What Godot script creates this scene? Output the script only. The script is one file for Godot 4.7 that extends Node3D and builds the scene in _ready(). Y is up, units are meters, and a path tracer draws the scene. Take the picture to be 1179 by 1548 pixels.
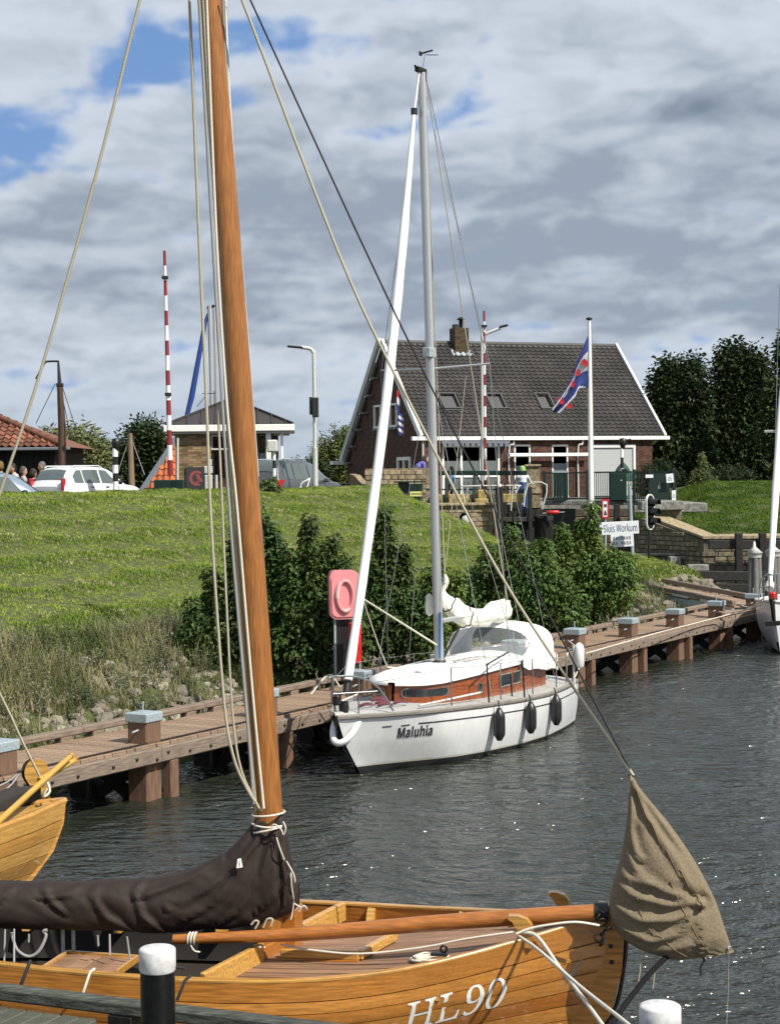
extends Node3D

var used := {}
var tex := {}
var mats := {}
var rng := RandomNumberGenerator.new()

func numbered(called: String) -> String:
	var n: int = used.get(called, 0)
	used[called] = n + 1
	return called if n == 0 else "%s_%03d" % [called, n]

func tag(o: Node, label: String, category: String, group := "", kind := ""):
	if label: o.set_meta("label", label)
	if category: o.set_meta("category", category)
	if group: o.set_meta("group", group)
	if kind: o.set_meta("kind", kind)
	return o

func thing(called: String, label: String, category: String, at := Vector3.ZERO, turn := 0.0, group := "") -> Node3D:
	var o := Node3D.new()
	o.name = numbered(called)
	add_child(o)
	o.position = at
	o.rotation.y = deg_to_rad(turn)
	tag(o, label, category, group)
	return o

func dup(src: Node3D, label: String, at: Vector3, turn := 0.0, group := "") -> Node3D:
	var c: Node3D = src.duplicate()
	c.name = numbered(String(src.name).get_slice("_0", 0))
	add_child(c)
	c.position = at
	c.rotation.y = deg_to_rad(turn)
	c.set_meta("label", label)
	if group: c.set_meta("group", group)
	return c

func put(called: String, m: Mesh, mt: Material, parent: Node = null, xf := Transform3D()) -> MeshInstance3D:
	var o := MeshInstance3D.new()
	o.mesh = m
	o.material_override = mt
	o.transform = xf
	if parent == null or parent == self:
		o.name = numbered(called)
		add_child(o)
	else:
		o.name = called
		parent.add_child(o, true)
	return o

func obj(called: String, st: SurfaceTool, mt: Material, parent: Node = null) -> MeshInstance3D:
	st.generate_normals()
	return put(called, st.commit(), mt, parent)

func solo(called: String, st: SurfaceTool, mt: Material, label: String, category: String, group := "") -> MeshInstance3D:
	var o := obj(called, st, mt, self)
	tag(o, label, category, group)
	return o

func struct(called: String, st: SurfaceTool, mt: Material) -> MeshInstance3D:
	var o := obj(called, st, mt, self)
	o.set_meta("kind", "structure")
	return o

# ---------------------------------------------------------------- mesh helpers
func new_st() -> SurfaceTool:
	var st := SurfaceTool.new()
	st.begin(Mesh.PRIMITIVE_TRIANGLES)
	return st

func v(st: SurfaceTool, p: Vector3, uv := Vector2.ZERO) -> void:
	st.set_uv(uv)
	st.add_vertex(p)

func tri(st: SurfaceTool, a: Vector3, b: Vector3, c: Vector3, smooth := -1) -> void:
	st.set_smooth_group(smooth)
	v(st, a); v(st, b); v(st, c)

func quad(st: SurfaceTool, a: Vector3, b: Vector3, c: Vector3, d: Vector3, smooth := -1) -> void:
	st.set_smooth_group(smooth)
	v(st, a, Vector2(0, 0)); v(st, b, Vector2(1, 0)); v(st, c, Vector2(1, 1))
	v(st, a, Vector2(0, 0)); v(st, c, Vector2(1, 1)); v(st, d, Vector2(0, 1))

# a box with chamfered edges; bv = 0 gives a plain one
func box(st: SurfaceTool, c: Vector3, s: Vector3, bv := 0.0, b := Basis()) -> void:
	var h := s * 0.5
	if bv <= 0.0:
		var p := []
		for i in 8:
			p.append(c + b * Vector3(h.x if i & 1 else -h.x, h.y if i & 2 else -h.y, h.z if i & 4 else -h.z))
		quad(st, p[4], p[6], p[7], p[5]); quad(st, p[1], p[3], p[2], p[0])
		quad(st, p[5], p[7], p[3], p[1]); quad(st, p[0], p[2], p[6], p[4])
		quad(st, p[6], p[2], p[3], p[7]); quad(st, p[0], p[4], p[5], p[1])
		return
	var q := {}
	for i in 8:
		var sg := Vector3(1 if i & 1 else -1, 1 if i & 2 else -1, 1 if i & 4 else -1)
		for a in 3:
			var e := h - Vector3(bv, bv, bv)
			e[a] = h[a]
			q[i * 3 + a] = c + b * (sg * e)
	for a in 3:
		var u := (a + 1) % 3
		var w := (a + 2) % 3
		for sgn in 2:
			var base := (1 << a) * sgn
			var k0: Vector3 = q[base * 3 + a]
			var k1: Vector3 = q[(base | (1 << u)) * 3 + a]
			var k2: Vector3 = q[(base | (1 << u) | (1 << w)) * 3 + a]
			var k3: Vector3 = q[(base | (1 << w)) * 3 + a]
			if sgn: quad(st, k0, k3, k2, k1)
			else: quad(st, k0, k1, k2, k3)
	for a in 3:
		var u := (a + 1) % 3
		var w := (a + 2) % 3
		for su in 2:
			for sw in 2:
				var i0 := (su << u) | (sw << w)
				var i1 := i0 | (1 << a)
				var e := [q[i0 * 3 + u], q[i0 * 3 + w], q[i1 * 3 + w], q[i1 * 3 + u]]
				if su == sw: quad(st, e[0], e[1], e[2], e[3])
				else: quad(st, e[3], e[2], e[1], e[0])
	for i in 8:
		var odd := (i & 1) ^ ((i >> 1) & 1) ^ ((i >> 2) & 1)
		if odd: tri(st, q[i * 3], q[i * 3 + 2], q[i * 3 + 1])
		else: tri(st, q[i * 3], q[i * 3 + 1], q[i * 3 + 2])

# a bar of rectangular section between two points
func bar(st: SurfaceTool, a: Vector3, b: Vector3, w: float, h: float, bv := 0.0, up := Vector3.UP) -> void:
	var x := (b - a).normalized()
	if absf(x.dot(up)) > 0.97: up = Vector3(0.3, 0.1, 1)
	var z := x.cross(up).normalized()
	var y := z.cross(x)
	box(st, (a + b) * 0.5, Vector3((b - a).length(), h, w), bv, Basis(x, y, z))

func tube(st: SurfaceTool, pts: Array, radii, n := 6, caps := true, sq := 1.0) -> void:
	var cnt := pts.size()
	var rings := []
	var nrm := Vector3.ZERO
	var run := 0.0
	for i in cnt:
		var t: Vector3 = (pts[mini(i + 1, cnt - 1)] - pts[maxi(i - 1, 0)]).normalized()
		if i == 0:
			nrm = t.cross(Vector3.UP if absf(t.y) < 0.9 else Vector3.RIGHT).normalized()
		else:
			nrm = (nrm - t * nrm.dot(t)).normalized()
			run += (pts[i] - pts[i - 1]).length()
		var bi := t.cross(nrm)
		var r: float = radii[i] if radii is Array else radii
		var ring := []
		for k in n + 1:
			var an := TAU * k / n
			ring.append(pts[i] + (nrm * cos(an) + bi * sin(an) * sq) * r)
		rings.append([ring, run])
	st.set_smooth_group(0)
	for i in cnt - 1:
		for k in n:
			var a: Vector3 = rings[i][0][k]
			var b: Vector3 = rings[i][0][(k + 1) % n]
			var c: Vector3 = rings[i + 1][0][(k + 1) % n]
			var d: Vector3 = rings[i + 1][0][k]
			var u0 := float(k) / n
			var u1 := float(k + 1) / n
			v(st, a, Vector2(u0, rings[i][1])); v(st, b, Vector2(u1, rings[i][1])); v(st, c, Vector2(u1, rings[i + 1][1]))
			v(st, a, Vector2(u0, rings[i][1])); v(st, c, Vector2(u1, rings[i + 1][1])); v(st, d, Vector2(u0, rings[i + 1][1]))
	if caps:
		st.set_smooth_group(-1)
		for k in n:
			var m := (k + 1) % n
			v(st, pts[0]); v(st, rings[0][0][m]); v(st, rings[0][0][k])
			v(st, pts[cnt - 1]); v(st, rings[cnt - 1][0][k]); v(st, rings[cnt - 1][0][m])

func rod(st: SurfaceTool, a: Vector3, b: Vector3, r: float, n := 6) -> void:
	tube(st, [a, b], r, n)

# a line with sag between two points
func sagline(a: Vector3, b: Vector3, sag: float, n := 10) -> Array:
	var out := []
	for i in n + 1:
		var t := float(i) / n
		out.append(a.lerp(b, t) - Vector3(0, sag * 4.0 * t * (1.0 - t), 0))
	return out

func smooth_path(p: Array, per := 5) -> Array:
	var out := []
	var n := p.size()
	for i in n - 1:
		for k in per:
			var t := float(k) / per
			out.append(p[i].cubic_interpolate(p[i + 1], p[maxi(i - 1, 0)], p[mini(i + 2, n - 1)], t))
	out.append(p[n - 1])
	return out

# rows of points -> surface
func grid(st: SurfaceTool, g: Array, smooth := 0, closed := false, uvs := Vector2.ONE) -> void:
	st.set_smooth_group(smooth)
	var nu := g.size()
	var nv: int = g[0].size()
	for i in nu - 1:
		for j in (nv if closed else nv - 1):
			var j2 := (j + 1) % nv
			var u0 := float(i) / (nu - 1) * uvs.x
			var u1 := float(i + 1) / (nu - 1) * uvs.x
			var v0 := float(j) / (nv - 1) * uvs.y
			var v1 := float(j + 1) / (nv - 1) * uvs.y
			v(st, g[i][j], Vector2(u0, v0)); v(st, g[i + 1][j], Vector2(u1, v0)); v(st, g[i + 1][j2], Vector2(u1, v1))
			v(st, g[i][j], Vector2(u0, v0)); v(st, g[i + 1][j2], Vector2(u1, v1)); v(st, g[i][j2], Vector2(u0, v1))

func lathe(st: SurfaceTool, prof: Array, o := Vector3.ZERO, n := 12, b := Basis(), flat := false) -> void:
	var g := []
	for p in prof:
		var ring := []
		for k in n:
			var a := TAU * k / n
			ring.append(o + b * Vector3(cos(a) * p.x, p.y, -sin(a) * p.x))
		g.append(ring)
	grid(st, g, -1 if flat else 0, true)

# a flat outline given thickness: poly in x,y ; from z0 to z1, placed by xf
func prism(st: SurfaceTool, poly: PackedVector2Array, z0: float, z1: float, xf := Transform3D(), smooth_side := -1) -> void:
	if not Geometry2D.is_polygon_clockwise(poly):
		poly.reverse()
	var ix := Geometry2D.triangulate_polygon(poly)
	st.set_smooth_group(-1)
	for i in range(0, ix.size(), 3):
		var a := poly[ix[i]]
		var b := poly[ix[i + 1]]
		var c := poly[ix[i + 2]]
		if (b - a).cross(c - a) > 0.0:
			var t := b
			b = c
			c = t
		v(st, xf * Vector3(a.x, a.y, z1), a); v(st, xf * Vector3(b.x, b.y, z1), b); v(st, xf * Vector3(c.x, c.y, z1), c)
		v(st, xf * Vector3(a.x, a.y, z0), a); v(st, xf * Vector3(c.x, c.y, z0), c); v(st, xf * Vector3(b.x, b.y, z0), b)
	st.set_smooth_group(smooth_side)
	for i in poly.size():
		var a := poly[i]
		var b := poly[(i + 1) % poly.size()]
		v(st, xf * Vector3(a.x, a.y, z0)); v(st, xf * Vector3(b.x, b.y, z0)); v(st, xf * Vector3(b.x, b.y, z1))
		v(st, xf * Vector3(a.x, a.y, z0)); v(st, xf * Vector3(b.x, b.y, z1)); v(st, xf * Vector3(a.x, a.y, z1))

func boxm(s: Vector3, bv := 0.0) -> Mesh:
	var st := new_st()
	box(st, Vector3.ZERO, s, bv)
	st.generate_normals()
	return st.commit()

func ring_poly(cx: float, cy: float, rx: float, ry: float, n := 16, a0 := 0.0, a1 := TAU) -> PackedVector2Array:
	var p := PackedVector2Array()
	for i in n:
		var a := lerpf(a0, a1, float(i) / (n if a1 - a0 > TAU - 0.01 else n - 1))
		p.append(Vector2(cx + cos(a) * rx, cy + sin(a) * ry))
	return p

func rrect(cx: float, cy: float, w: float, h: float, r: float, n := 4) -> PackedVector2Array:
	var p := PackedVector2Array()
	for k in 4:
		var ox := cx + (w * 0.5 - r) * (1 if k == 0 or k == 3 else -1)
		var oy := cy + (h * 0.5 - r) * (1 if k < 2 else -1)
		for i in n + 1:
			var a := PI * 0.5 * (k + float(i) / n)
			p.append(Vector2(ox + cos(a) * r, oy + sin(a) * r))
	return p

# a frame (ring) between two outlines with the same count
func ringframe(st: SurfaceTool, outer: PackedVector2Array, inner: PackedVector2Array, z0: float, z1: float, xf := Transform3D()) -> void:
	var n := outer.size()
	for i in n:
		var j := (i + 1) % n
		var o0 := outer[i]; var o1 := outer[j]; var i0 := inner[i]; var i1 := inner[j]
		quad(st, xf * Vector3(o0.x, o0.y, z1), xf * Vector3(i0.x, i0.y, z1), xf * Vector3(i1.x, i1.y, z1), xf * Vector3(o1.x, o1.y, z1))
		quad(st, xf * Vector3(o0.x, o0.y, z0), xf * Vector3(o0.x, o0.y, z1), xf * Vector3(o1.x, o1.y, z1), xf * Vector3(o1.x, o1.y, z0))
		quad(st, xf * Vector3(i0.x, i0.y, z1), xf * Vector3(i0.x, i0.y, z0), xf * Vector3(i1.x, i1.y, z0), xf * Vector3(i1.x, i1.y, z1))

func lettering(text: String, h: float, serif: bool, mt: Material, parent: Node, xf: Transform3D, called := "lettering", squeeze := 1.0, weight := 400) -> MeshInstance3D:
	var f := SystemFont.new()
	f.font_names = PackedStringArray(["Droid Serif" if serif else "Droid Sans"])
	f.font_weight = weight
	var t := TextMesh.new()
	t.font = f
	t.text = text
	t.font_size = 64
	t.pixel_size = h / 46.0
	t.depth = 0.004
	var o := put(called, t, mt, parent, xf * Transform3D(Basis.from_scale(Vector3(squeeze, 1, 1)), Vector3.ZERO))
	return o

func merged(list: Array) -> SurfaceTool:   # list of [mesh, transform]
	var st := new_st()
	for e in list: st.append_from(e[0], 0, e[1])
	return st

func multi(called: String, m: Mesh, xfs: Array, cols: Array, mt: Material, parent: Node = null) -> MultiMeshInstance3D:
	var mm := MultiMesh.new()
	mm.transform_format = MultiMesh.TRANSFORM_3D
	mm.use_colors = cols.size() > 0
	mm.mesh = m
	mm.instance_count = xfs.size()
	for i in xfs.size():
		mm.set_instance_transform(i, xfs[i])
		if cols.size(): mm.set_instance_color(i, cols[i])
	var o := MultiMeshInstance3D.new()
	o.multimesh = mm
	o.material_override = mt
	if parent == null:
		o.name = numbered(called)
		add_child(o)
	else:
		o.name = called
		parent.add_child(o, true)
	return o

# ---------------------------------------------------------------- materials
func noise_tex(key: String, seed_n: int, freq: float, oct: int, lo: float, hi: float, ridged := false, size := 512, mid := 0.5) -> NoiseTexture2D:
	var n := FastNoiseLite.new()
	n.seed = seed_n
	n.frequency = freq
	n.noise_type = FastNoiseLite.TYPE_SIMPLEX_SMOOTH
	n.fractal_type = FastNoiseLite.FRACTAL_RIDGED if ridged else FastNoiseLite.FRACTAL_FBM
	n.fractal_octaves = oct
	n.fractal_gain = 0.55
	var g := Gradient.new()
	g.offsets = PackedFloat32Array([0.0, mid, 1.0])
	g.colors = PackedColorArray([Color(lo, lo, lo), Color((lo + hi) * 0.5, (lo + hi) * 0.5, (lo + hi) * 0.5), Color(hi, hi, hi)])
	var t := NoiseTexture2D.new()
	t.width = size
	t.height = size
	t.seamless = true
	t.seamless_blend_skirt = 0.2
	t.noise = n
	t.color_ramp = g
	tex[key] = t
	return t

func textures() -> void:
	noise_tex("faint", 18, 0.012, 4, 0.93, 1.0)
	noise_tex("fine", 11, 0.03, 5, 0.74, 1.0)
	noise_tex("blotch", 12, 0.012, 5, 0.58, 1.0)
	noise_tex("strong", 13, 0.016, 6, 0.25, 1.0)
	noise_tex("wood", 14, 0.012, 6, 0.62, 1.0)
	noise_tex("woodfine", 15, 0.02, 4, 0.72, 1.0)
	noise_tex("bump", 16, 0.03, 5, 0.0, 1.0)
	noise_tex("ridge", 17, 0.014, 4, 0.45, 1.0, true)

# real-world linear base colour
func mk(key: String, r: float, g: float, b: float, rough := 0.7, o := {}) -> StandardMaterial3D:
	if mats.has(key): return mats[key]
	var m := StandardMaterial3D.new()
	m.resource_name = key
	m.albedo_color = Color(r, g, b).linear_to_srgb()
	m.roughness = rough
	m.metallic = o.get("metal", 0.0)
	m.metallic_specular = o.get("spec", 0.5)
	if o.has("tex") or o.has("bump"):
		m.uv1_triplanar = true
		m.uv1_world_triplanar = o.get("world", false)
		m.uv1_scale = o.get("scale", Vector3.ONE)
		if o.has("tex"): m.albedo_texture = tex[o.tex]
		if o.has("bump"):
			m.heightmap_enabled = true
			m.heightmap_texture = tex[o.bump]
			m.heightmap_scale = o.get("bs", 0.5)
	if o.has("coat"):
		m.clearcoat_enabled = true
		m.clearcoat = o.coat
		m.clearcoat_roughness = o.get("cr", 0.12)
	if o.has("rim"):
		m.rim_enabled = true
		m.rim = o.rim
	if o.get("vc", false): m.vertex_color_use_as_albedo = true
	if o.has("back"):
		m.backlight_enabled = true
		m.backlight = o.back
	if o.has("alpha"):
		m.transparency = BaseMaterial3D.TRANSPARENCY_ALPHA
		m.albedo_color.a = o.alpha
	mats[key] = m
	return m

func all_materials() -> void:
	textures()
	var along := Vector3(0.35, 5.0, 5.0)      # grain along local x
	var upright := Vector3(5.0, 0.35, 5.0)    # grain along local y
	mk("varnish", 0.62, 0.248, 0.041, 0.34, {"tex": "wood", "scale": Vector3(0.45, 7, 7), "coat": 0.55, "bump": "bump", "bs": 0.03})
	mk("varnish2", 0.70, 0.298, 0.055, 0.34, {"tex": "wood", "scale": Vector3(0.5, 6, 6), "coat": 0.55, "bump": "bump", "bs": 0.03})
	mk("varnish3", 0.54, 0.190, 0.028, 0.36, {"tex": "wood", "scale": Vector3(0.4, 8, 8), "coat": 0.55, "bump": "bump", "bs": 0.03})
	mk("mastwood", 0.44, 0.168, 0.032, 0.35, {"tex": "wood", "scale": Vector3(8, 0.55, 8), "coat": 0.5})
	mk("sparwood", 0.52, 0.185, 0.034, 0.38, {"tex": "wood", "scale": Vector3(0.7, 9, 9), "coat": 0.4})
	mk("honey", 0.74, 0.41, 0.10, 0.35, {"tex": "wood", "scale": along, "coat": 0.5})
	mk("honey2", 0.68, 0.35, 0.078, 0.35, {"tex": "wood", "scale": along, "coat": 0.5})
	mk("caulk", 0.02, 0.013, 0.008, 0.8)
	for i in 4:
		var s: float = [1.0, 0.86, 1.12, 0.94][i]
		mk("teak%d" % i, 0.38 * s, 0.215 * s, 0.125 * s, 0.62, {"tex": "wood", "scale": along})
		mk("deckboard%d" % i, 0.40 * s, 0.275 * s, 0.185 * s, 0.78, {"tex": "wood", "scale": Vector3(0.6, 6, 6), "bump": "bump", "bs": 0.2})
		mk("stone%d" % i, [0.66, 0.54, 0.72, 0.62][i], [0.62, 0.50, 0.67, 0.50][i], [0.49, 0.38, 0.51, 0.40][i], 0.92, {"tex": "blotch", "scale": Vector3(1.3, 1.3, 1.3), "bump": "bump", "bs": 1.0})
		mk("tan%d" % i, [0.50, 0.43, 0.55, 0.38][i], [0.41, 0.345, 0.46, 0.31][i], [0.265, 0.215, 0.31, 0.195][i], 0.92, {"tex": "blotch", "scale": Vector3(0.9, 0.9, 0.9), "bump": "bump", "bs": 1.0})
		mk("dun%d" % i, [0.31, 0.24, 0.35, 0.21][i], [0.27, 0.21, 0.31, 0.18][i], [0.18, 0.145, 0.21, 0.13][i], 0.92, {"tex": "blotch", "scale": Vector3(0.9, 0.9, 0.9), "bump": "bump", "bs": 1.0})
	mk("beam", 0.30, 0.232, 0.182, 0.8, {"tex": "wood", "scale": Vector3(0.5, 7, 7), "bump": "bump", "bs": 0.25})
	mk("pile", 0.235, 0.135, 0.085, 0.8, {"tex": "wood", "scale": Vector3(7, 0.5, 7), "bump": "bump", "bs": 0.25})
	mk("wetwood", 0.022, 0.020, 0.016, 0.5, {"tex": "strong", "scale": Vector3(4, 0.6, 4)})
	mk("galv", 0.43, 0.52, 0.565, 0.5, {"tex": "fine", "scale": Vector3(1.5, 1.5, 1.5), "metal": 0.15})
	mk("steel", 0.36, 0.37, 0.38, 0.28, {"metal": 0.85})
	mk("alu", 0.50, 0.51, 0.52, 0.34, {"metal": 0.5})
	mk("darkmetal", 0.03, 0.03, 0.032, 0.45, {"metal": 0.3})
	mk("iron", 0.045, 0.04, 0.037, 0.6, {"metal": 0.3, "tex": "strong", "scale": Vector3(5, 5, 5)})
	mk("white", 0.78, 0.79, 0.78, 0.45)
	mk("oldwhite", 0.68, 0.69, 0.67, 0.6, {"tex": "fine", "scale": Vector3(1.2, 1.2, 1.2)})
	mk("gelcoat", 0.70, 0.72, 0.74, 0.25, {"coat": 0.3, "tex": "faint", "scale": Vector3(1.6, 0.3, 1.6)})
	mk("roofpaint", 0.80, 0.80, 0.77, 0.5)
	mk("sailcloth", 0.70, 0.69, 0.62, 0.85, {"rim": 0.1, "back": Color(0.15, 0.15, 0.13)})
	mk("hoodcloth", 0.70, 0.71, 0.71, 0.85)
	mk("genoa", 0.82, 0.83, 0.82, 0.75)
	mk("black", 0.012, 0.012, 0.013, 0.4)
	mk("rubber", 0.014, 0.014, 0.016, 0.35, {"spec": 0.5})
	mk("blackpaint", 0.010, 0.010, 0.011, 0.3, {"tex": "strong", "scale": Vector3(2, 2, 2), "bump": "bump", "bs": 0.1})
	mk("whitepaint", 0.80, 0.81, 0.82, 0.5, {"tex": "fine", "scale": Vector3(1, 1, 1), "bump": "bump", "bs": 0.04})
	mk("antifoul", 0.02, 0.022, 0.024, 0.6)
	mk("mahogany", 0.40, 0.100, 0.022, 0.25, {"tex": "wood", "scale": Vector3(0.5, 6, 6), "coat": 0.8, "cr": 0.08})
	mk("teakgrey", 0.36, 0.335, 0.30, 0.8, {"tex": "wood", "scale": Vector3(0.5, 7, 7)})
	mk("deckgrey", 0.50, 0.50, 0.49, 0.7, {"tex": "fine", "scale": Vector3(2, 2, 2)})
	mk("greyhatch", 0.14, 0.16, 0.19, 0.5)
	mk("darkglass", 0.02, 0.026, 0.03, 0.06, {"spec": 0.7})
	mk("houseglass", 0.12, 0.135, 0.135, 0.05, {"spec": 0.8})
	mk("skylight", 0.42, 0.48, 0.52, 0.04, {"spec": 1.0, "metal": 0.55})
	mk("vinyl", 0.62, 0.68, 0.70, 0.12, {"alpha": 0.16, "spec": 0.6})
	mk("carpane", 0.085, 0.11, 0.11, 0.06, {"spec": 0.8})
	mk("boardred", 0.25, 0.06, 0.06, 0.6)
	mk("hose", 0.012, 0.012, 0.013, 0.85, {"spec": 0.2})
	mk("scum", 0.50, 0.50, 0.44, 0.6)
	mk("frosted", 0.38, 0.46, 0.44, 0.3)
	mk("cockpit_shade", 0.006, 0.0045, 0.004, 0.8)  # near-black: shade under the sail cover painted into the cockpit lining
	mk("carglass", 0.05, 0.065, 0.07, 0.04, {"alpha": 0.55, "spec": 0.7})
	mk("brownsail", 0.024, 0.0125, 0.0092, 0.75, {"tex": "fine", "scale": Vector3(1.3, 1.3, 1.3), "bump": "bump", "bs": 0.03})
	mk("khaki", 0.228, 0.182, 0.116, 0.88, {"tex": "fine", "scale": Vector3(2.5, 2.5, 2.5), "rim": 0.15, "bump": "bump", "bs": 0.25})
	mk("khakiseam", 0.20, 0.14, 0.075, 0.9)
	mk("blackcover", 0.020, 0.017, 0.017, 0.85, {"rim": 0.25, "bump": "bump", "bs": 0.3, "scale": Vector3(2, 2, 2)})
	mk("rope", 0.62, 0.60, 0.52, 0.9, {"bump": "bump", "bs": 0.3, "scale": Vector3(9, 9, 9)})
	mk("oldrope", 0.40, 0.37, 0.28, 0.9, {"bump": "bump", "bs": 0.3, "scale": Vector3(9, 9, 9)})
	mk("greyrope", 0.27, 0.27, 0.27, 0.9)
	mk("darkrope", 0.018, 0.018, 0.02, 0.9)
	mk("wire", 0.30, 0.31, 0.32, 0.4, {"metal": 0.6})
	mk("purplerope", 0.13, 0.035, 0.055, 0.9)
	mk("bluerope", 0.03, 0.12, 0.30, 0.9)
	mk("pier", 0.135, 0.145, 0.115, 0.9, {"tex": "wood", "scale": Vector3(0.5, 7, 7), "bump": "bump", "bs": 0.6})
	mk("pierbeam", 0.15, 0.17, 0.14, 0.88, {"tex": "strong", "scale": Vector3(0.5, 4, 4), "bump": "bump", "bs": 0.4})
	mk("oar", 0.66, 0.40, 0.085, 0.4, {"tex": "woodfine", "scale": along})
	mk("pink", 0.66, 0.24, 0.26, 0.4)
	mk("pinklight", 0.72, 0.42, 0.42, 0.4)
	mk("red", 0.52, 0.018, 0.014, 0.4)
	mk("barrierred", 0.22, 0.018, 0.022, 0.5)
	mk("barrierwhite", 0.74, 0.74, 0.75, 0.5)
	mk("green", 0.004, 0.026, 0.019, 0.4, {"tex": "fine"})
	mk("railgreen", 0.005, 0.020, 0.016, 0.45)
	mk("yellow", 0.55, 0.42, 0.15, 0.6, {"tex": "blotch", "scale": Vector3(0.6, 0.6, 0.6)})
	mk("concrete", 0.34, 0.345, 0.32, 0.9, {"tex": "blotch", "scale": Vector3(0.7, 0.7, 0.7), "bump": "bump", "bs": 0.5})
	mk("coping", 0.50, 0.41, 0.25, 0.9, {"tex": "blotch", "scale": Vector3(1.0, 1.0, 1.0), "bump": "bump", "bs": 0.5})
	mk("darktimber", 0.028, 0.028, 0.026, 0.75, {"tex": "strong", "scale": Vector3(3, 0.7, 3), "bump": "bump", "bs": 0.5})
	mk("darktimberx", 0.05, 0.05, 0.047, 0.75, {"tex": "strong", "scale": Vector3(0.7, 3, 3), "bump": "bump", "bs": 0.5})
	mk("greytimber", 0.26, 0.26, 0.25, 0.85, {"tex": "wood", "scale": Vector3(5, 0.5, 5), "bump": "bump", "bs": 0.5})
	mk("asphalt", 0.075, 0.075, 0.074, 0.9, {"tex": "fine", "world": true, "scale": Vector3(1, 1, 1)})
	mk("fascia", 0.76, 0.77, 0.76, 0.5)
	mk("tile", 0.041, 0.039, 0.039, 0.6, {"vc": true})
	mk("tilered", 0.155, 0.066, 0.040, 0.8, {"vc": true})
	mk("tileorange", 0.38, 0.095, 0.025, 0.7, {"vc": true})
	mk("ridge", 0.07, 0.07, 0.072, 0.7)
	mk("zinc", 0.055, 0.048, 0.045, 0.5, {"tex": "fine"})
	mk("shedwood", 0.012, 0.012, 0.014, 0.8, {"tex": "strong", "scale": Vector3(6, 0.3, 6)})
	mk("bark", 0.10, 0.08, 0.06, 0.95, {"tex": "strong", "scale": Vector3(6, 1.5, 6), "bump": "bump", "bs": 1.0})
	mk("mastbrown", 0.10, 0.05, 0.030, 0.6, {"tex": "wood", "scale": upright})
	mk("palewood", 0.30, 0.21, 0.13, 0.7, {"tex": "wood", "scale": upright})
	mk("leaf", 1, 1, 1, 0.55, {"vc": true, "back": Color(0.42, 0.42, 0.42), "spec": 0.35})
	mk("grass", 1, 1, 1, 0.7, {"vc": true, "back": Color(0.35, 0.35, 0.35), "spec": 0.25})
	mk("skin", 1, 1, 1, 0.7, {"vc": true})
	mk("carwhite", 0.72, 0.74, 0.76, 0.25, {"coat": 1.0, "cr": 0.03})
	mk("cargrey", 0.085, 0.092, 0.10, 0.3, {"metal": 0.4, "coat": 1.0, "cr": 0.03})
	mk("carblue", 0.22, 0.28, 0.36, 0.3, {"metal": 0.3, "coat": 1.0, "cr": 0.03})
	mk("chrome", 0.6, 0.6, 0.61, 0.12, {"metal": 1.0})
	mk("lampred", 0.40, 0.010, 0.012, 0.15, {"coat": 1.0})
	mk("shutter", 0.40, 0.43, 0.43, 0.6)
	mk("signwhite", 0.72, 0.75, 0.80, 0.4)
	mk("signblue", 0.03, 0.07, 0.20, 0.5)
	mk("ink", 0.03, 0.03, 0.035, 0.6)
	mk("inkgrey", 0.25, 0.26, 0.28, 0.6)
	mk("signyellow", 0.62, 0.60, 0.20, 0.5)
	mk("fbl", 0.018, 0.035, 0.19, 0.8, {"back": Color(0.3, 0.3, 0.3)})
	mk("fwh", 0.66, 0.66, 0.72, 0.8, {"back": Color(0.3, 0.3, 0.3)})
	mk("frd", 0.40, 0.012, 0.020, 0.8, {"back": Color(0.3, 0.3, 0.3)})
	mk("bluesail", 0.012, 0.045, 0.22, 0.8)
	mk("umbgreen", 0.012, 0.06, 0.045, 0.8)

func _ready() -> void:
	rng.seed = 7
	var cam := Camera3D.new()
	cam.name = "camera"
	cam.position = Vector3(0, 3.9, 0)
	cam.rotation_degrees = Vector3(-1.083, 0, -0.65)
	cam.fov = 31.44
	cam.near = 0.1
	cam.far = 3000.0
	add_child(cam)
	cam.current = true
	var env := Environment.new()
	env.background_mode = Environment.BG_SKY
	env.sky = Sky.new()
	var pm := PanoramaSkyMaterial.new()
	pm.panorama = sky_picture()
	env.sky.sky_material = pm
	env.tonemap_mode = Environment.TONE_MAPPER_LINEAR
	env.tonemap_exposure = 1.32
	env.sdfgi_enabled = true
	env.ssao_enabled = true
	env.ssil_enabled = true
	var we := WorldEnvironment.new()
	we.name = "world_environment"
	we.environment = env
	add_child(we)
	var sun := DirectionalLight3D.new()
	sun.name = "sun"
	sun.light_energy = 1.55
	sun.light_color = Color(1.0, 0.97, 0.91)
	sun.light_angular_distance = 0.5
	sun.shadow_enabled = true
	add_child(sun)
	var az := deg_to_rad(50.0)
	var el := deg_to_rad(47.0)
	sun.look_at_from_position(Vector3(sin(az) * cos(el), sin(el), cos(az) * cos(el)) * 50.0, Vector3.ZERO)
	all_materials()
	brick_material()
	ground_and_water()
	road()
	house()
	lookout()
	background_buildings()
	lock_walls()
	bridge_and_gates()
	terrace()
	jetty()
	background_trees()
	barriers_and_lamps()
	cars()
	people()
	flags_and_signs()
	orange_boat()
	white_boat()
	left_boat()
	right_boat()
	front_pier()
	lifebuoy_post()
	bushes()
	bank_plants()
	lawn()

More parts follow.
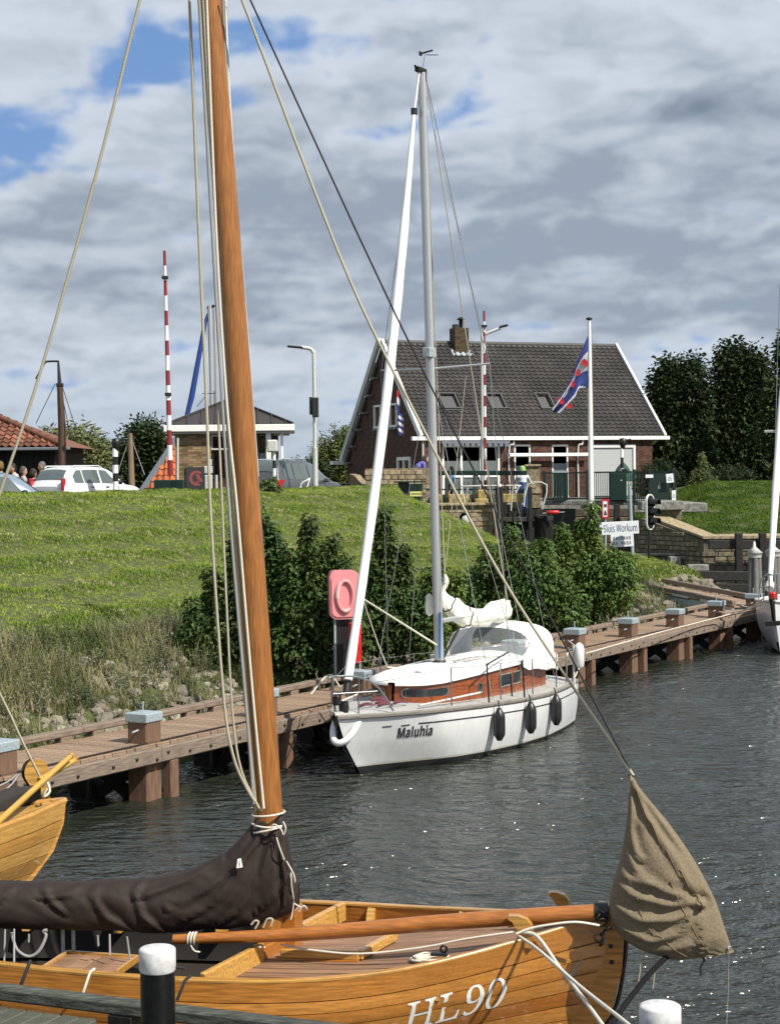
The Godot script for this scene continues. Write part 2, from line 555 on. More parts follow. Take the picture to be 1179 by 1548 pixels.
# ---------------------------------------------------------------- sky
func sky_picture() -> ImageTexture:
	var w := 4096
	var h := 2048
	var a := FastNoiseLite.new()
	a.seed = 5
	a.frequency = 1.0
	a.fractal_octaves = 6
	a.fractal_gain = 0.52
	a.noise_type = FastNoiseLite.TYPE_SIMPLEX_SMOOTH
	var b := FastNoiseLite.new()
	b.seed = 21
	b.frequency = 0.42
	b.fractal_octaves = 5
	b.noise_type = FastNoiseLite.TYPE_SIMPLEX_SMOOTH
	var img := Image.create(w, h, false, Image.FORMAT_RGBF)
	img.fill_rect(Rect2i(0, h / 2, w, h / 2), Color(0.15, 0.16, 0.16))
	var fine := int(w * 36.0 / 360.0) / 8 * 8
	var y0 := int(h / 2 - h * 22.0 / 180.0) / 8 * 8
	for y in range(0, h / 2, 8):
		for x in range(0, w, 8):
			if (x < fine or x >= w - fine) and y >= y0:
				for j in 8:
					for i in 8:
						img.set_pixel(x + i, y + j, sky_colour(x + i + 0.5, y + j + 0.5, w, h, a, b))
			else:
				for j in 2:
					for i in 2: img.fill_rect(Rect2i(x + i * 4, y + j * 4, 4, 4), sky_colour(x + i * 4 + 2.0, y + j * 4 + 2.0, w, h, a, b))
	return ImageTexture.create_from_image(img)

func sky_colour(px: float, py: float, w: int, h: int, a: FastNoiseLite, b: FastNoiseLite) -> Color:
	var az := wrapf(px / w * TAU, -PI, PI)
	var el := (0.5 - py / h) * PI
	var d := Vector3(sin(az) * cos(el), sin(el), -cos(az) * cos(el))
	var e := rad_to_deg(el)
	var g := rad_to_deg(az)
	var p := Vector2(d.x, d.z) / (d.y + 0.22)
	var clear := Color(0.27, 0.39, 0.56).lerp(Color(0.085, 0.20, 0.46), clampf(pow(maxf(e, 0.0) / 26.0, 0.5), 0, 1))
	var wx := b.get_noise_2d(p.x * 9.0 + 40.0, p.y * 9.0)
	var wy := b.get_noise_2d(p.x * 9.0, p.y * 9.0 + 90.0)
	var q := p + Vector2(wx, wy) * 0.05
	var big := b.get_noise_2d(q.x * 6.0 + 11.0, q.y * 6.0)            # where the deck is thick
	var det := a.get_noise_2d(q.x * 5.5, q.y * 5.5)
	var up := a.get_noise_2d(q.x * 5.5 - 0.10, q.y * 5.5 + 0.12)       # the same cloud a little nearer the sun
	var puff := a.get_noise_2d(q.x * 15.0 + 70.0, q.y * 15.0)
	var lump := 1.0 - 2.0 * absf(b.get_noise_2d(q.x * 34.0, q.y * 34.0 + 20.0))
	# the cloud deck: dense everywhere, broken higher up on the left
	var dens := 0.80 + big * 0.62 + det * 0.50 + puff * 0.16
	dens -= 0.20 * smoothstep(8.0, 13.0, e) * smoothstep(10.0, -4.0, g)
	dens -= 0.42 * (exp(-pow((g + 7.4) / 2.6, 2.0) - pow((e - 12.4) / 0.7, 2.0)) + exp(-pow((g + 4.6) / 1.3, 2.0) - pow((e - 11.6) / 0.6, 2.0)) + exp(-pow((g + 12.0) / 2.8, 2.0) - pow((e - 10.0) / 0.9, 2.0)) + 0.8 * exp(-pow((g - 2.0) / 3.5, 2.0) - pow((e - 13.6) / 0.7, 2.0)) + 0.7 * exp(-pow((g + 9.5) / 1.4, 2.0) - pow((e - 3.2) / 0.5, 2.0)))
	var cover := smoothstep(0.06, 0.50, dens)
	# thick parts are grey beneath, thin rims and sunward tops are bright
	var bank := exp(-pow((e - 7.4) / 3.2, 2.0)) * (0.70 + 0.30 * smoothstep(-12.0, 3.0, g)) + 0.6 * exp(-pow((g - 11.0) / 3.5, 2.0) - pow((e - 11.6) / 1.5, 2.0))
	bank += 0.35 * exp(-pow((e - 4.8) / 0.8, 2.0)) * smoothstep(-3.0, 5.0, g)
	var thick := 0.17 + big * 0.55 + bank * 0.58 + det * 0.34 + (up - det) * 0.50 + puff * 0.11 - lump * 0.05
	if e > 20.0: thick = lerpf(thick, 0.45 + big * 0.8, smoothstep(20.0, 30.0, e))
	thick = clampf(thick * 0.86, 0.0, 1.0)
	var c := Color(0.48, 0.53, 0.60).lerp(Color(0.140, 0.184, 0.245), smoothstep(0.0, 1.0, thick) * 0.6 + thick * 0.4)
	c = c.lerp(Color(0.30, 0.375, 0.45), smoothstep(4.5, 0.5, e) * 0.5)
	var out := clear.lerp(c, cover)
	return Color(out.r, out.g, out.b)

# ---------------------------------------------------------------- the lie of the land
func back_of_jetty(x: float, d: float) -> float:
	return (0.56 * d - 15.14 - x) / 1.146

func ramp(t: float, k: Array) -> float:
	if t <= k[0]: return k[1]
	for i in range(2, k.size(), 2):
		if t <= k[i]:
			var u: float = (t - k[i - 2]) / (k[i] - k[i - 2])
			return lerpf(k[i - 1], k[i + 1], u)
	return k[k.size() - 1]

func land(x: float, d: float) -> float:
	var w := back_of_jetty(x, d)
	var hh := ramp(w, [0.9, -1.6, 1.3, -0.25, 1.6, 0.05, 2.9, 0.72, 4.6, 1.36, 13.2, 3.57, 14.0, 3.62, 14.6, 3.57, 16.6, 2.82, 90.0, 2.7])
	var edge := 57.5 + 1.2 * sin(x * 0.8)
	if d < 67.0 and x > 0.0 and w > 0.9:
		var cap := ramp(x, [0.0, 3.8, 0.3, 3.35, 1.0, 3.05, 2.3, 2.40, 3.2, 1.95, 4.2, 1.64, 7.2, 1.5, 8.2, 1.25, 9.4, 0.2, 10.2, -1.5])
		hh = minf(hh, cap)
	if x > 0.3 and d >= 66.0: hh = minf(hh, lerpf(hh, 2.78, smoothstep(0.3, 2.0, x)))
	# the lock mouth and its chamber
	if x > 3.45 and d > edge - 1.2 and d < 69.0 and x < 8.9:
		hh = lerpf(hh, -1.5, smoothstep(edge - 1.2, edge + 1.0, d))
	# right bank behind its wall
	if x > 8.0 and d > 55.0:
		var wall := 60.2 - (x - 8.2) * 1.9 if x < 9.8 else 57.15
		if d > wall + 0.25:
			hh = maxf(hh, minf(ramp(d, [57.0, 1.80, 59.0, 2.05, 75.0, 3.50, 78.0, 3.55, 90.0, 2.9, 120.0, 2.7]), 3.6))
			if d > 66.0: hh = minf(hh, lerpf(2.78, 3.6, smoothstep(11.2, 14.0, x)))
		elif x > 9.0: hh = -1.5
	return hh

func lawn_noise() -> FastNoiseLite:
	var n := FastNoiseLite.new()
	n.seed = 33
	n.frequency = 0.35
	n.fractal_octaves = 4
	return n

func ground_and_water() -> void:
	var xs := []
	var x := -24.0
	for e in [-900.0, -300.0, -120.0, -60.0, -40.0, -30.0]: xs.append(e)
	while x <= 26.0:
		xs.append(x)
		x += 0.4
	for e in [28.0, 32.0, 40.0, 60.0, 120.0, 300.0, 900.0]: xs.append(e)
	var ds := []
	for e in [-120.0, -60.0, -20.0, 0.0, 10.0, 14.0]: ds.append(e)
	x = 16.0
	while x <= 84.0:
		ds.append(x)
		x += 0.4
	for e in [86.0, 90.0, 96.0, 110.0, 130.0, 180.0, 300.0, 600.0, 1500.0]: ds.append(e)
	var n := lawn_noise()
	var g := []
	for xx in xs:
		var row := []
		for dd in ds:
			var hh := land(xx, dd)
			var ww := back_of_jetty(xx, dd)
			if hh > 0.5 and ww < 14.0: hh += n.get_noise_2d(xx * 2.0, dd * 2.0) * 0.06 + 0.025 * sin(ww * 4.6 + n.get_noise_2d(xx * 0.6, dd * 0.6) * 3.0)
			row.append(Vector3(xx, hh, -dd))
		g.append(row)
	var st := new_st()
	grid(st, g, 0)
	noise_tex("soil", 31, 0.02, 6, 0.45, 1.0)
	var m := mk("ground", 0.125, 0.150, 0.042, 0.95, {"tex": "soil", "world": true, "scale": Vector3(0.45, 0.45, 0.45), "bump": "bump", "bs": 2.0})
	struct("ground", st, m)
	# water: rippled sheet
	var wn := FastNoiseLite.new()
	wn.seed = 3
	wn.frequency = 0.55
	wn.fractal_octaves = 3
	xs = [-400.0, -120.0, -40.0]
	x = -9.0
	while x <= 15.0:
		xs.append(x)
		x += 0.12
	for e in [20.0, 40.0, 120.0, 400.0]: xs.append(e)
	ds = [-200.0, -40.0, 0.0, 8.0]
	x = 11.0
	while x <= 66.0:
		ds.append(x)
		x += 0.09 + (x - 11.0) * 0.004
	ds.append(90.0)
	g = []
	var gu := []
	st = new_st()
	st.set_smooth_group(0)
	for xx in xs:
		var row := []
		var ru := []
		for dd in ds:
			var y := (wn.get_noise_2d(xx * 1.5, dd * 2.3) * 0.024 + wn.get_noise_2d(xx * 4.0 + 50.0, dd * 5.6) * 0.008)
			row.append(Vector3(xx, y, -dd))
			ru.append(Vector2(xx * 0.115 + wn.get_noise_2d(xx * 0.25, dd * 0.25 + 7.0) * 0.10, dd * 0.185 + wn.get_noise_2d(xx * 0.25 + 31.0, dd * 0.25) * 0.10))
		g.append(row)
		gu.append(ru)
	for i in xs.size() - 1:
		for j in ds.size() - 1:
			v(st, g[i][j], gu[i][j]); v(st, g[i][j + 1], gu[i][j + 1]); v(st, g[i + 1][j + 1], gu[i + 1][j + 1])
			v(st, g[i][j], gu[i][j]); v(st, g[i + 1][j + 1], gu[i + 1][j + 1]); v(st, g[i + 1][j], gu[i + 1][j])
	noise_tex("ripple", 41, 0.017, 4, 0.0, 1.0, false, 1024)
	var wm := StandardMaterial3D.new()
	wm.resource_name = "water"
	wm.albedo_color = Color(0.020, 0.024, 0.018).linear_to_srgb()
	wm.roughness = 0.17
	wm.metallic_specular = 0.72
	wm.heightmap_enabled = true
	wm.heightmap_texture = tex.ripple
	wm.heightmap_scale = 12.5
	struct("water", st, wm)

func road() -> void:
	var st := new_st()
	var g := []
	for i in 61:
		var s := -28.0 + i * 1.6
		var row := []
		for k in 4:
			var w: float = 15.9 + k * 1.9
			# along the dike, w metres behind the jetty's edge
			var p := jetty_point(s, -w, 0.0)
			row.append(Vector3(p.x, 2.86 + (0.02 if k == 1 or k == 2 else 0.0), p.z))
		g.append(row)
	grid(st, g, 0)
	struct("road", st, mats.asphalt)

func jetty_point(s: float, w: float, h: float) -> Vector3:
	return Vector3(-2.94 + 0.4886 * s + 0.8725 * w, h, -(21.78 + 0.8725 * s - 0.4886 * w))

func brick_material() -> void:
	var im := Image.create(256, 256, false, Image.FORMAT_RGB8)
	im.fill(Color(0.62, 0.60, 0.56))
	var r := RandomNumberGenerator.new()
	r.seed = 5
	for row in 8:
		for k in 5:
			var t := r.randf_range(0.62, 1.0)
			var c := Color(t, t * r.randf_range(0.88, 1.0), t * r.randf_range(0.84, 1.0))
			var x0 := k * 64 + (32 if row % 2 else 0)
			im.fill_rect(Rect2i(x0 - 64 + 2, row * 32 + 3, 60, 27), c)
			if k == 4: im.fill_rect(Rect2i(x0 - 320 + 2, row * 32 + 3, 60, 27), c)
	tex["brick"] = ImageTexture.create_from_image(im)
	var sc := Vector3(1.1, 2.0, 1.1)
	mk("brickred", 0.118, 0.060, 0.043, 0.9, {"tex": "brick", "scale": sc})
	mk("brickdark", 0.115, 0.060, 0.042, 0.9, {"tex": "brick", "scale": sc})
	mk("brickyellow", 0.30, 0.235, 0.13, 0.9, {"tex": "brick", "scale": Vector3(0.8, 1.6, 0.8)})
	mk("brickbrown", 0.085, 0.066, 0.035, 0.9, {"tex": "brick", "scale": sc})

# boxes of wall left over around rectangular openings [x0, y0, x1, y1]
func pierced(st: SurfaceTool, x0: float, x1: float, y0: float, y1: float, z0: float, z1: float, holes: Array) -> void:
	var cuts := [x0, x1]
	for h in holes:
		cuts.append(h[0])
		cuts.append(h[2])
	cuts.sort()
	for i in cuts.size() - 1:
		var a: float = cuts[i]
		var b: float = cuts[i + 1]
		if b - a < 0.001: continue
		var spans := [[y0, y1]]
		for h in holes:
			if h[0] <= a + 0.001 and h[2] >= b - 0.001:
				var left := []
				for s in spans:
					if h[1] > s[0]: left.append([s[0], minf(h[1], s[1])])
					if h[3] < s[1]: left.append([maxf(h[3], s[0]), s[1]])
				spans = left
		for s in spans:
			if s[1] - s[0] > 0.001: box(st, Vector3((a + b) / 2, (s[0] + s[1]) / 2, (z0 + z1) / 2), Vector3(b - a, s[1] - s[0], z1 - z0))

# a framed window of cols x rows panes in the local plane of xf (x right, y up, z out)
func window(parent: Node, xf: Transform3D, w: float, h: float, cols: int, rows: Array, fm: Material, gm: Material, fw := 0.07, called := "window") -> MeshInstance3D:
	var st := new_st()
	box(st, xf * Vector3(0, h / 2 - fw / 2, 0), Vector3(w, fw, 0.09), 0.0, xf.basis)
	box(st, xf * Vector3(0, -h / 2 + fw / 2, 0.01), Vector3(w, fw, 0.11), 0.0, xf.basis)
	for s in [-1, 1]: box(st, xf * Vector3(s * (w / 2 - fw / 2), 0, 0), Vector3(fw, h - 2 * fw, 0.09), 0.0, xf.basis)
	for c in range(1, cols): box(st, xf * Vector3(-w / 2 + w * c / cols, 0, 0), Vector3(fw * 0.9, h - 2 * fw, 0.08), 0.0, xf.basis)
	var ys := [-h / 2]
	for r in rows: ys.append(-h / 2 + h * r)
	for k in range(1, rows.size()):
		for c in cols:
			box(st, xf * Vector3(-w / 2 + w * (c + 0.5) / cols, ys[k], 0), Vector3(w / cols - fw, fw * 0.9, 0.075), 0.0, xf.basis)
	var o := obj(called, st, fm, parent)
	for k in rows.size():
		for c in cols:
			var p := new_st()
			var y1: float = ys[k + 1] if k + 1 < ys.size() else h / 2
			box(p, xf * Vector3(-w / 2 + w * (c + 0.5) / cols, (ys[k] + y1) / 2, -0.02), Vector3(w / cols - fw * 0.8, y1 - ys[k] - fw * 0.8, 0.012), 0.0, xf.basis)
			obj("pane", p, gm, o)
	return o

func pan_tile(w: float, l: float) -> Mesh:
	var st := new_st()
	var g := []
	for i in 2:
		var row := []
		for j in 9:
			var t := j / 8.0
			var y := 0.040 * cos(t * TAU * 0.92) + (0.05 if i == 0 else 0.0)
			row.append(Vector3((t - 0.5) * w * 1.05, y, (0.54 if i == 0 else -0.54) * l))
		g.append(row)
	var lip := []
	for p in g[0]: lip.append(p + Vector3(0, -0.035, 0))
	grid(st, [lip, g[0]], -1)
	grid(st, g, 0)
	st.generate_normals()
	return st.commit()

# tiles laid on a slope: xf has x along the eave, y out of the roof, z down the slope
func tiles(parent: Node, xf: Transform3D, poly: PackedVector2Array, w: float, l: float, mt: Material, spread: float, seed_n: int, tint := Color(1, 1, 1), skip := []) -> void:
	var r := RandomNumberGenerator.new()
	r.seed = seed_n
	var moss := lawn_noise()
	var lo := poly[0]
	var hi := poly[0]
	for p in poly:
		lo = lo.min(p)
		hi = hi.max(p)
	var xfs := []
	var cols := []
	var z := lo.y + l * 0.5
	while z < hi.y:
		var x := lo.x + w * 0.5
		while x < hi.x:
			var ok := Geometry2D.is_point_in_polygon(Vector2(x, z), poly)
			for s in skip:
				if s.has_point(Vector2(x, z)): ok = false
			if ok:
				xfs.append(xf * Transform3D(Basis(Vector3.UP, r.randf_range(-0.012, 0.012)), Vector3(x, 0.02 + r.randf_range(-0.004, 0.004), z)))
				var k := (1.0 + r.randf_range(-spread, spread)) * (1.0 + 0.5 * moss.get_noise_2d(x, z))
				cols.append(Color(k * tint.r, k * (1.0 + r.randf_range(-0.06, 0.06) * spread) * tint.g, k * tint.b))
			x += w
		z += l
	var m := multi("roof_tiles", pan_tile(w, l), xfs, cols, mt, parent)
	m.set_meta("kind", "stuff")

func house() -> void:
	var t := thing("brick_house", "large brick lock keeper's house with steep dark tiled roof and white verges", "house", Vector3(1.5, 0, -84.9), 21.1)
	var st := new_st()
	var holes := [[1.04, 2.85, 4.04, 5.42], [4.76, 2.85, 5.65, 5.41], [6.75, 2.85, 7.65, 5.40], [8.67, 2.85, 11.26, 5.39]]
	pierced(st, 0.0, 12.2, 2.4, 5.62, -0.25, 0.0, holes)
	for i in 1: pass
	box(st, Vector3(12.075, 4.0, -5.1), Vector3(0.25, 3.2, 9.7))
	obj("wall", st, mats.brickred, t)
	st = new_st()
	var zy := Transform3D(Basis(Vector3(0, 0, -1), Vector3(0, 1, 0), Vector3(1, 0, 0)), Vector3.ZERO)
	prism(st, PackedVector2Array([Vector2(0.26, 2.4), Vector2(0.26, 5.7), Vector2(4.95, 10.2), Vector2(10.2, 4.9), Vector2(10.2, 2.4)]), 0.0, 0.25, zy)
	obj("gable", st, mats.brickdark, t)
	st = new_st()
	prism(st, PackedVector2Array([Vector2(0.26, 5.6), Vector2(4.95, 10.2), Vector2(10.2, 4.9), Vector2(10.2, 2.4), Vector2(0.26, 2.4)]), 11.95, 12.19, zy)
	box(st, Vector3(6.1, 3.6, -10.2), Vector3(11.6, 2.4, 0.2))
	obj("rear_wall", st, mats.brickred, t)
	# roof: two slabs
	var f := Vector3(0, 4.75, -4.95).normalized()
	var fn := Vector3(0, 4.95, 4.75).normalized()
	var xf := Transform3D(Basis(Vector3.RIGHT, fn, -f), Vector3(0, 10.55, -4.95))
	var ln := sqrt(4.75 * 4.75 + 4.95 * 4.95)
	st = new_st()
	box(st, xf * Vector3(6.42, -0.12, ln / 2 + 0.07), Vector3(12.9, 0.16, ln + 0.1), 0.0, xf.basis)
	var roof := obj("roof", st, mats.ridge, t)
	var lights := [Rect2(1.72, 2.85 + 1.0, 0.9, 1.15), Rect2(4.2, 2.85 + 1.0, 0.85, 1.15), Rect2(6.85, 2.85 + 0.95, 0.8, 1.2)]
	tiles(t, xf, PackedVector2Array([Vector2(0, 0), Vector2(12.85, 0), Vector2(12.85, ln + 0.1), Vector2(0, ln + 0.1)]), 0.30, 0.262, mats.tile, 0.16, 3, Color(1.15, 1.12, 1.08), lights)
	var bb := Vector3(0, -5.75, -5.75).normalized()
	var bn := Vector3(0, 5.75, -5.75).normalized()
	var xb := Transform3D(Basis(Vector3.LEFT, bn, bb), Vector3(12.85, 10.55, -4.95))
	st = new_st()
	box(st, xb * Vector3(6.42, -0.12, 4.06), Vector3(12.9, 0.16, 8.2), 0.0, xb.basis)
	obj("roof", st, mats.ridge, t)
	st = new_st()
	for i in 34:
		tube(st, [Vector3(0.02 + i * 0.379, 10.56, -4.95), Vector3(0.40 + i * 0.379, 10.58, -4.95)], [0.12, 0.105], 8)
	obj("ridge_tiles", st, mats.ridge, t)
	# verges, gutter
	st = new_st()
	var a := Vector3(-0.03, 5.78, 0.04)
	var c := Vector3(-0.03, 10.62, -4.95)
	bar(st, a, c, 0.14, 0.28, 0.0)
	obj("verge_board", st, mats.fascia, t)
	st = new_st()
	bar(st, Vector3(-0.16, 10.66, -4.95), Vector3(-0.16, 4.75, -10.75), 0.16, 0.34)
	obj("verge_board", st, mats.oldwhite, t)
	st = new_st()
	bar(st, Vector3(12.9, 5.80, 0.06), Vector3(12.9, 10.64, -4.95), 0.11, 0.20)
	obj("verge_board", st, mats.fascia, t)
	st = new_st()
	box(st, Vector3(6.25, 5.70, 0.16), Vector3(13.6, 0.18, 0.20), 0.01)
	box(st, Vector3(6.25, 5.64, 0.03), Vector3(13.4, 0.06, 0.30))
	obj("gutter", st, mats.fascia, t)
	st = new_st()
	box(st, Vector3(-0.35, 4.70, -10.45), Vector3(0.9, 0.2, 0.5))
	obj("gutter", st, mats.fascia, t)
	for i in 6:
		st = new_st()
		var k := i / 5.0
		var p := Vector3(-0.12, lerpf(9.1, 4.95, k), lerpf(-5.9, -9.95, k))
		box(st, p + Vector3(0.0, 0.1, -0.02), Vector3(0.20, 0.9, 0.26), 0.05, Basis(Vector3.RIGHT, 0.72))
		box(st, p + Vector3(-0.02, -0.28, 0.24), Vector3(0.28, 0.10, 0.34), 0.02)
		obj("corbel", st, mats.greytimber, t)
	# chimney
	st = new_st()
	box(st, Vector3(4.02, 10.5, -4.75), Vector3(0.76, 1.6, 0.7), 0.02)
	var ch := obj("chimney", st, mats.brickbrown, roof)
	st = new_st()
	lathe(st, [Vector2(0.10, 0), Vector2(0.10, 0.42), Vector2(0.2, 0.42), Vector2(0.2, 0.47), Vector2(0.05, 0.56), Vector2(0.0, 0.56)], Vector3(4.12, 11.3, -4.75), 10)
	box(st, Vector3(3.8, 11.38, -4.7), Vector3(0.24, 0.2, 0.24))
	st.generate_normals()
	put("chimney_pot", st.commit(), mats.iron, t)
	st = new_st()
	box(st, xf * Vector3(4.02, 0.03, 0.75), Vector3(1.1, 0.05, 0.45), 0.0, xf.basis)
	obj("lead_flashing", st, mats.galv, t)
	# skylights
	for i in 3:
		var r: Rect2 = lights[i]
		var wx := xf * Transform3D(Basis(Vector3.RIGHT, Vector3.FORWARD, Vector3.UP), Vector3(r.get_center().x, 0.075, r.get_center().y))
		window(t, wx, r.size.x, r.size.y, 1, [0.0], mats.ridge, mats.skylight if i == 0 else mats.houseglass, 0.07, "skylight")
	# openings
	var bw := window(t, Transform3D(Basis(), Vector3(2.54, 4.13, -0.09)), 3.0, 2.56, 3, [0.0, 0.42, 0.72], mats.fascia, mats.houseglass, 0.12)
	for i in 3: bw.get_child(i).material_override = mats.frosted
	st = new_st()
	box(st, Vector3(2.6, 5.52, 0.2), Vector3(3.5, 0.12, 0.42))
	for i in 12: box(st, Vector3(1.0 + i * 0.29, 5.38, 0.40), Vector3(0.2, 0.16, 0.03), 0.02)
	obj("awning_valance", st, mats.greyhatch, t)
	window(t, Transform3D(Basis(), Vector3(5.205, 4.13, -0.09)), 0.89, 2.56, 1, [0.0, 0.62], mats.fascia, mats.houseglass, 0.09)
	window(t, Transform3D(Basis(), Vector3(7.2, 4.12, -0.09)), 0.90, 2.55, 1, [0.0, 0.66], mats.fascia, mats.houseglass, 0.09, "door")
	st = new_st()
	for i in 22: box(st, Vector3(9.965, 2.95 + i * 0.108, -0.06), Vector3(2.42, 0.106, 0.03), 0.004)
	obj("roller_shutter", st, mats.shutter, t)
	st = new_st()
	ringframe(st, PackedVector2Array([Vector2(8.67, 2.85), Vector2(11.26, 2.85), Vector2(11.26, 5.39), Vector2(8.67, 5.39)]), PackedVector2Array([Vector2(8.78, 2.86), Vector2(11.15, 2.86), Vector2(11.15, 5.24), Vector2(8.78, 5.24)]), -0.1, 0.03)
	obj("shutter_frame", st, mats.fascia, t)
	st = new_st()
	box(st, Vector3(6.48, 4.90, 0.35), Vector3(4.3, 0.17, 0.17), 0.03)
	for x in [4.7, 8.2]: box(st, Vector3(x, 4.9, 0.13), Vector3(0.08, 0.08, 0.28))
	obj("awning_box", st, mats.fascia, t)
	for x in [4.45, 8.1]:
		st = new_st()
		tube(st, smooth_path([Vector3(x + 0.25, 5.6, 0.12), Vector3(x + 0.2, 5.4, 0.12), Vector3(x, 5.15, 0.07), Vector3(x, 2.8, 0.07)], 4), 0.05, 8)
		obj("downpipe", st, mats.oldwhite, t)
	st = new_st()
	rod(st, Vector3(0.03, 5.6, 0.09), Vector3(0.03, 2.8, 0.09), 0.05)
	obj("downpipe", st, mats.oldwhite, t)
	var left := Basis(Vector3(0, 0, 1), Vector3.UP, Vector3(-1, 0, 0))
	window(t, Transform3D(left, Vector3(-0.04, 6.92, -3.45)), 0.95, 1.15, 1, [0.0], mats.fascia, mats.houseglass, 0.1)
	window(t, Transform3D(left, Vector3(-0.04, 6.92, -5.6)), 0.95, 1.15, 1, [0.0], mats.fascia, mats.houseglass, 0.1)
	for z in [-3.45, -5.6]:
		st = new_st()
		box(st, Vector3(-0.06, 6.27, z), Vector3(0.16, 0.1, 1.1))
		obj("sill", st, mats.greytimber, t)
	window(t, Transform3D(left, Vector3(-0.04, 4.3, -2.15)), 1.7, 1.15, 2, [0.0], mats.fascia, mats.houseglass, 0.16)

func lookout() -> void:
	# small brick lookout with a hipped metal roof on the dike
	var t := thing("lookout_building", "small brick lookout building with hipped metal roof and broad white fascia", "building", Vector3(-5.45, 0, -63.0), 3.0)
	var st := new_st()
	box(st, Vector3(-1.22, 4.1, 1.75), Vector3(1.2, 2.7, 0.22))
	box(st, Vector3(-1.71, 4.1, -0.1), Vector3(0.22, 2.7, 3.4))
	box(st, Vector3(0, 4.1, -1.75), Vector3(3.2, 2.7, 0.22))
	obj("wall", st, mats.brickyellow, t)
	st = new_st()
	box(st, Vector3(0.2, 4.0, 1.1), Vector3(1.6, 2.5, 0.15))
	obj("inner_wall", st, mats.brickdark, t)
	st = new_st()
	box(st, Vector3(0, 5.62, 0), Vector3(4.36, 0.22, 4.36), 0.015)
	var fa := obj("fascia", st, mats.fascia, t)
	st = new_st()
	box(st, Vector3(0, 5.47, 0), Vector3(4.0, 0.06, 4.0))
	obj("soffit", st, mats.oldwhite, fa)
	st = new_st()
	var ap := Vector3(0, 6.68, 0)
	var e := 2.12
	var cs := [Vector3(-e, 5.74, e), Vector3(e, 5.74, e), Vector3(e, 5.74, -e), Vector3(-e, 5.74, -e)]
	for i in 4: tri(st, cs[i], ap, cs[(i + 1) % 4])
	var rf := obj("roof", st, mats.zinc, t)
	for i in 4:
		for k in 9:
			var s := new_st()
			var f := (k + 0.5) / 9.0
			var p: Vector3 = cs[i].lerp(cs[(i + 1) % 4], f)
			var q := ap.lerp(p, 2.0 * absf(f - 0.5))
			var mid: Vector3 = (cs[i] + cs[(i + 1) % 4]) * 0.5
			q = p + (ap - mid) * (1.0 - 2.0 * absf(f - 0.5))
			bar(s, p + Vector3(0, 0.03, 0), q + Vector3(0, 0.03, 0), 0.035, 0.06)
			obj("seam", s, mats.zinc, rf)
	st = new_st()
	for i in 4: bar(st, cs[i] + Vector3(0, 0.03, 0), ap + Vector3(0, 0.03, 0), 0.08, 0.06)
	obj("hip_cap", st, mats.zinc, rf)
	# glazed corner
	window(t, Transform3D(Basis(), Vector3(-0.15, 5.15, 1.78)), 0.95, 0.5, 1, [0.0], mats.oldwhite, mats.houseglass, 0.05)
	window(t, Transform3D(Basis(), Vector3(0.95, 4.15, 1.5)), 1.0, 2.6, 2, [0.0, 0.75], mats.railgreen, mats.houseglass, 0.06)
	for x in [1.30, 1.75]:
		st = new_st()
		box(st, Vector3(x, 4.1, 1.78), Vector3(0.17 if x < 1.5 else 0.09, 2.7, 0.14), 0.01)
		obj("post", st, mats.fascia, t)
	st = new_st()
	box(st, Vector3(-0.62, 4.0, 1.72), Vector3(0.16, 2.6, 0.1))
	obj("door_frame", st, mats.black, t)
	st = new_st()
	rod(st, Vector3(-0.55, 6.3, 0.6), Vector3(-0.55, 6.95, 0.6), 0.018)
	rod(st, Vector3(-0.95, 6.85, 0.6), Vector3(-0.5, 6.85, 0.6), 0.014)
	rod(st, Vector3(-1.15, 6.4, 0.6), Vector3(-0.85, 6.75, 0.6), 0.012)
	obj("antenna", st, mats.darkmetal, t)
	# poster board on the brick wall and its low garden wall
	st = new_st()
	box(st, Vector3(-1.12, 3.95, 1.9), Vector3(0.72, 0.76, 0.05), 0.01)
	var bd := obj("notice_board", st, mats.ink, t)
	st = new_st()
	var arc := ring_poly(-1.12, 3.95, 0.25, 0.26, 12, 0.8, 5.2)
	var back := ring_poly(-1.10, 3.95, 0.16, 0.18, 12, 0.8, 5.2)
	back.reverse()
	arc.append_array(back)
	prism(st, arc, 1.925, 1.935)
	for q in [[-1.06, 4.0, 0.12, 0.2], [-0.98, 3.88, 0.1, 0.12], [-1.1, 3.82, 0.14, 0.06]]: box(st, Vector3(q[0], q[1], 1.93), Vector3(q[2], q[3], 0.008), 0.0, Basis(Vector3.BACK, q[2] * 4.0))
	obj("poster_mark", st, mats.boardred, bd)
	var gw := thing("garden_wall", "low yellow stone wall in front of the lookout building", "wall", Vector3(-6.4, 0, -60.7), 3.0)
	masonry(gw, Transform3D(), 1.45, [0.0, 0.55, 0.9, 0.72, 1.45, 0.95], 2.8, 0.3, "tan", 0.13, 0.25)
	var mc := thing("ticket_machine", "white payment post with a small box on top beside the lookout door", "machine", Vector3(-5.86, 0, -59.0))
	st = new_st()
	box(st, Vector3(0, 3.45, 0), Vector3(0.24, 1.2, 0.2), 0.02)
	obj("body", st, mats.oldwhite, mc)
	st = new_st()
	box(st, Vector3(0, 4.22, 0.02), Vector3(0.26, 0.24, 0.2), 0.02)
	box(st, Vector3(0.05, 4.46, 0), Vector3(0.12, 0.2, 0.1), 0.01)
	obj("head", st, mats.oldwhite, mc)
	st = new_st()
	rod(st, Vector3(0.25, 2.8, 0), Vector3(0.25, 4.05, 0), 0.045, 8)
	solo("white_post", st, mats.oldwhite, "slim white post right of the white payment post", "post").position = Vector3(-5.86, 0, -59.0)
	st = new_st()
	rod(st, Vector3(-6.749, 3.703, -58), Vector3(-6.728, 5.241, -58), 0.035, 8)
	solo("white_post", st, mats.oldwhite, "tall slim white post in front of the lookout's brick wall", "post")

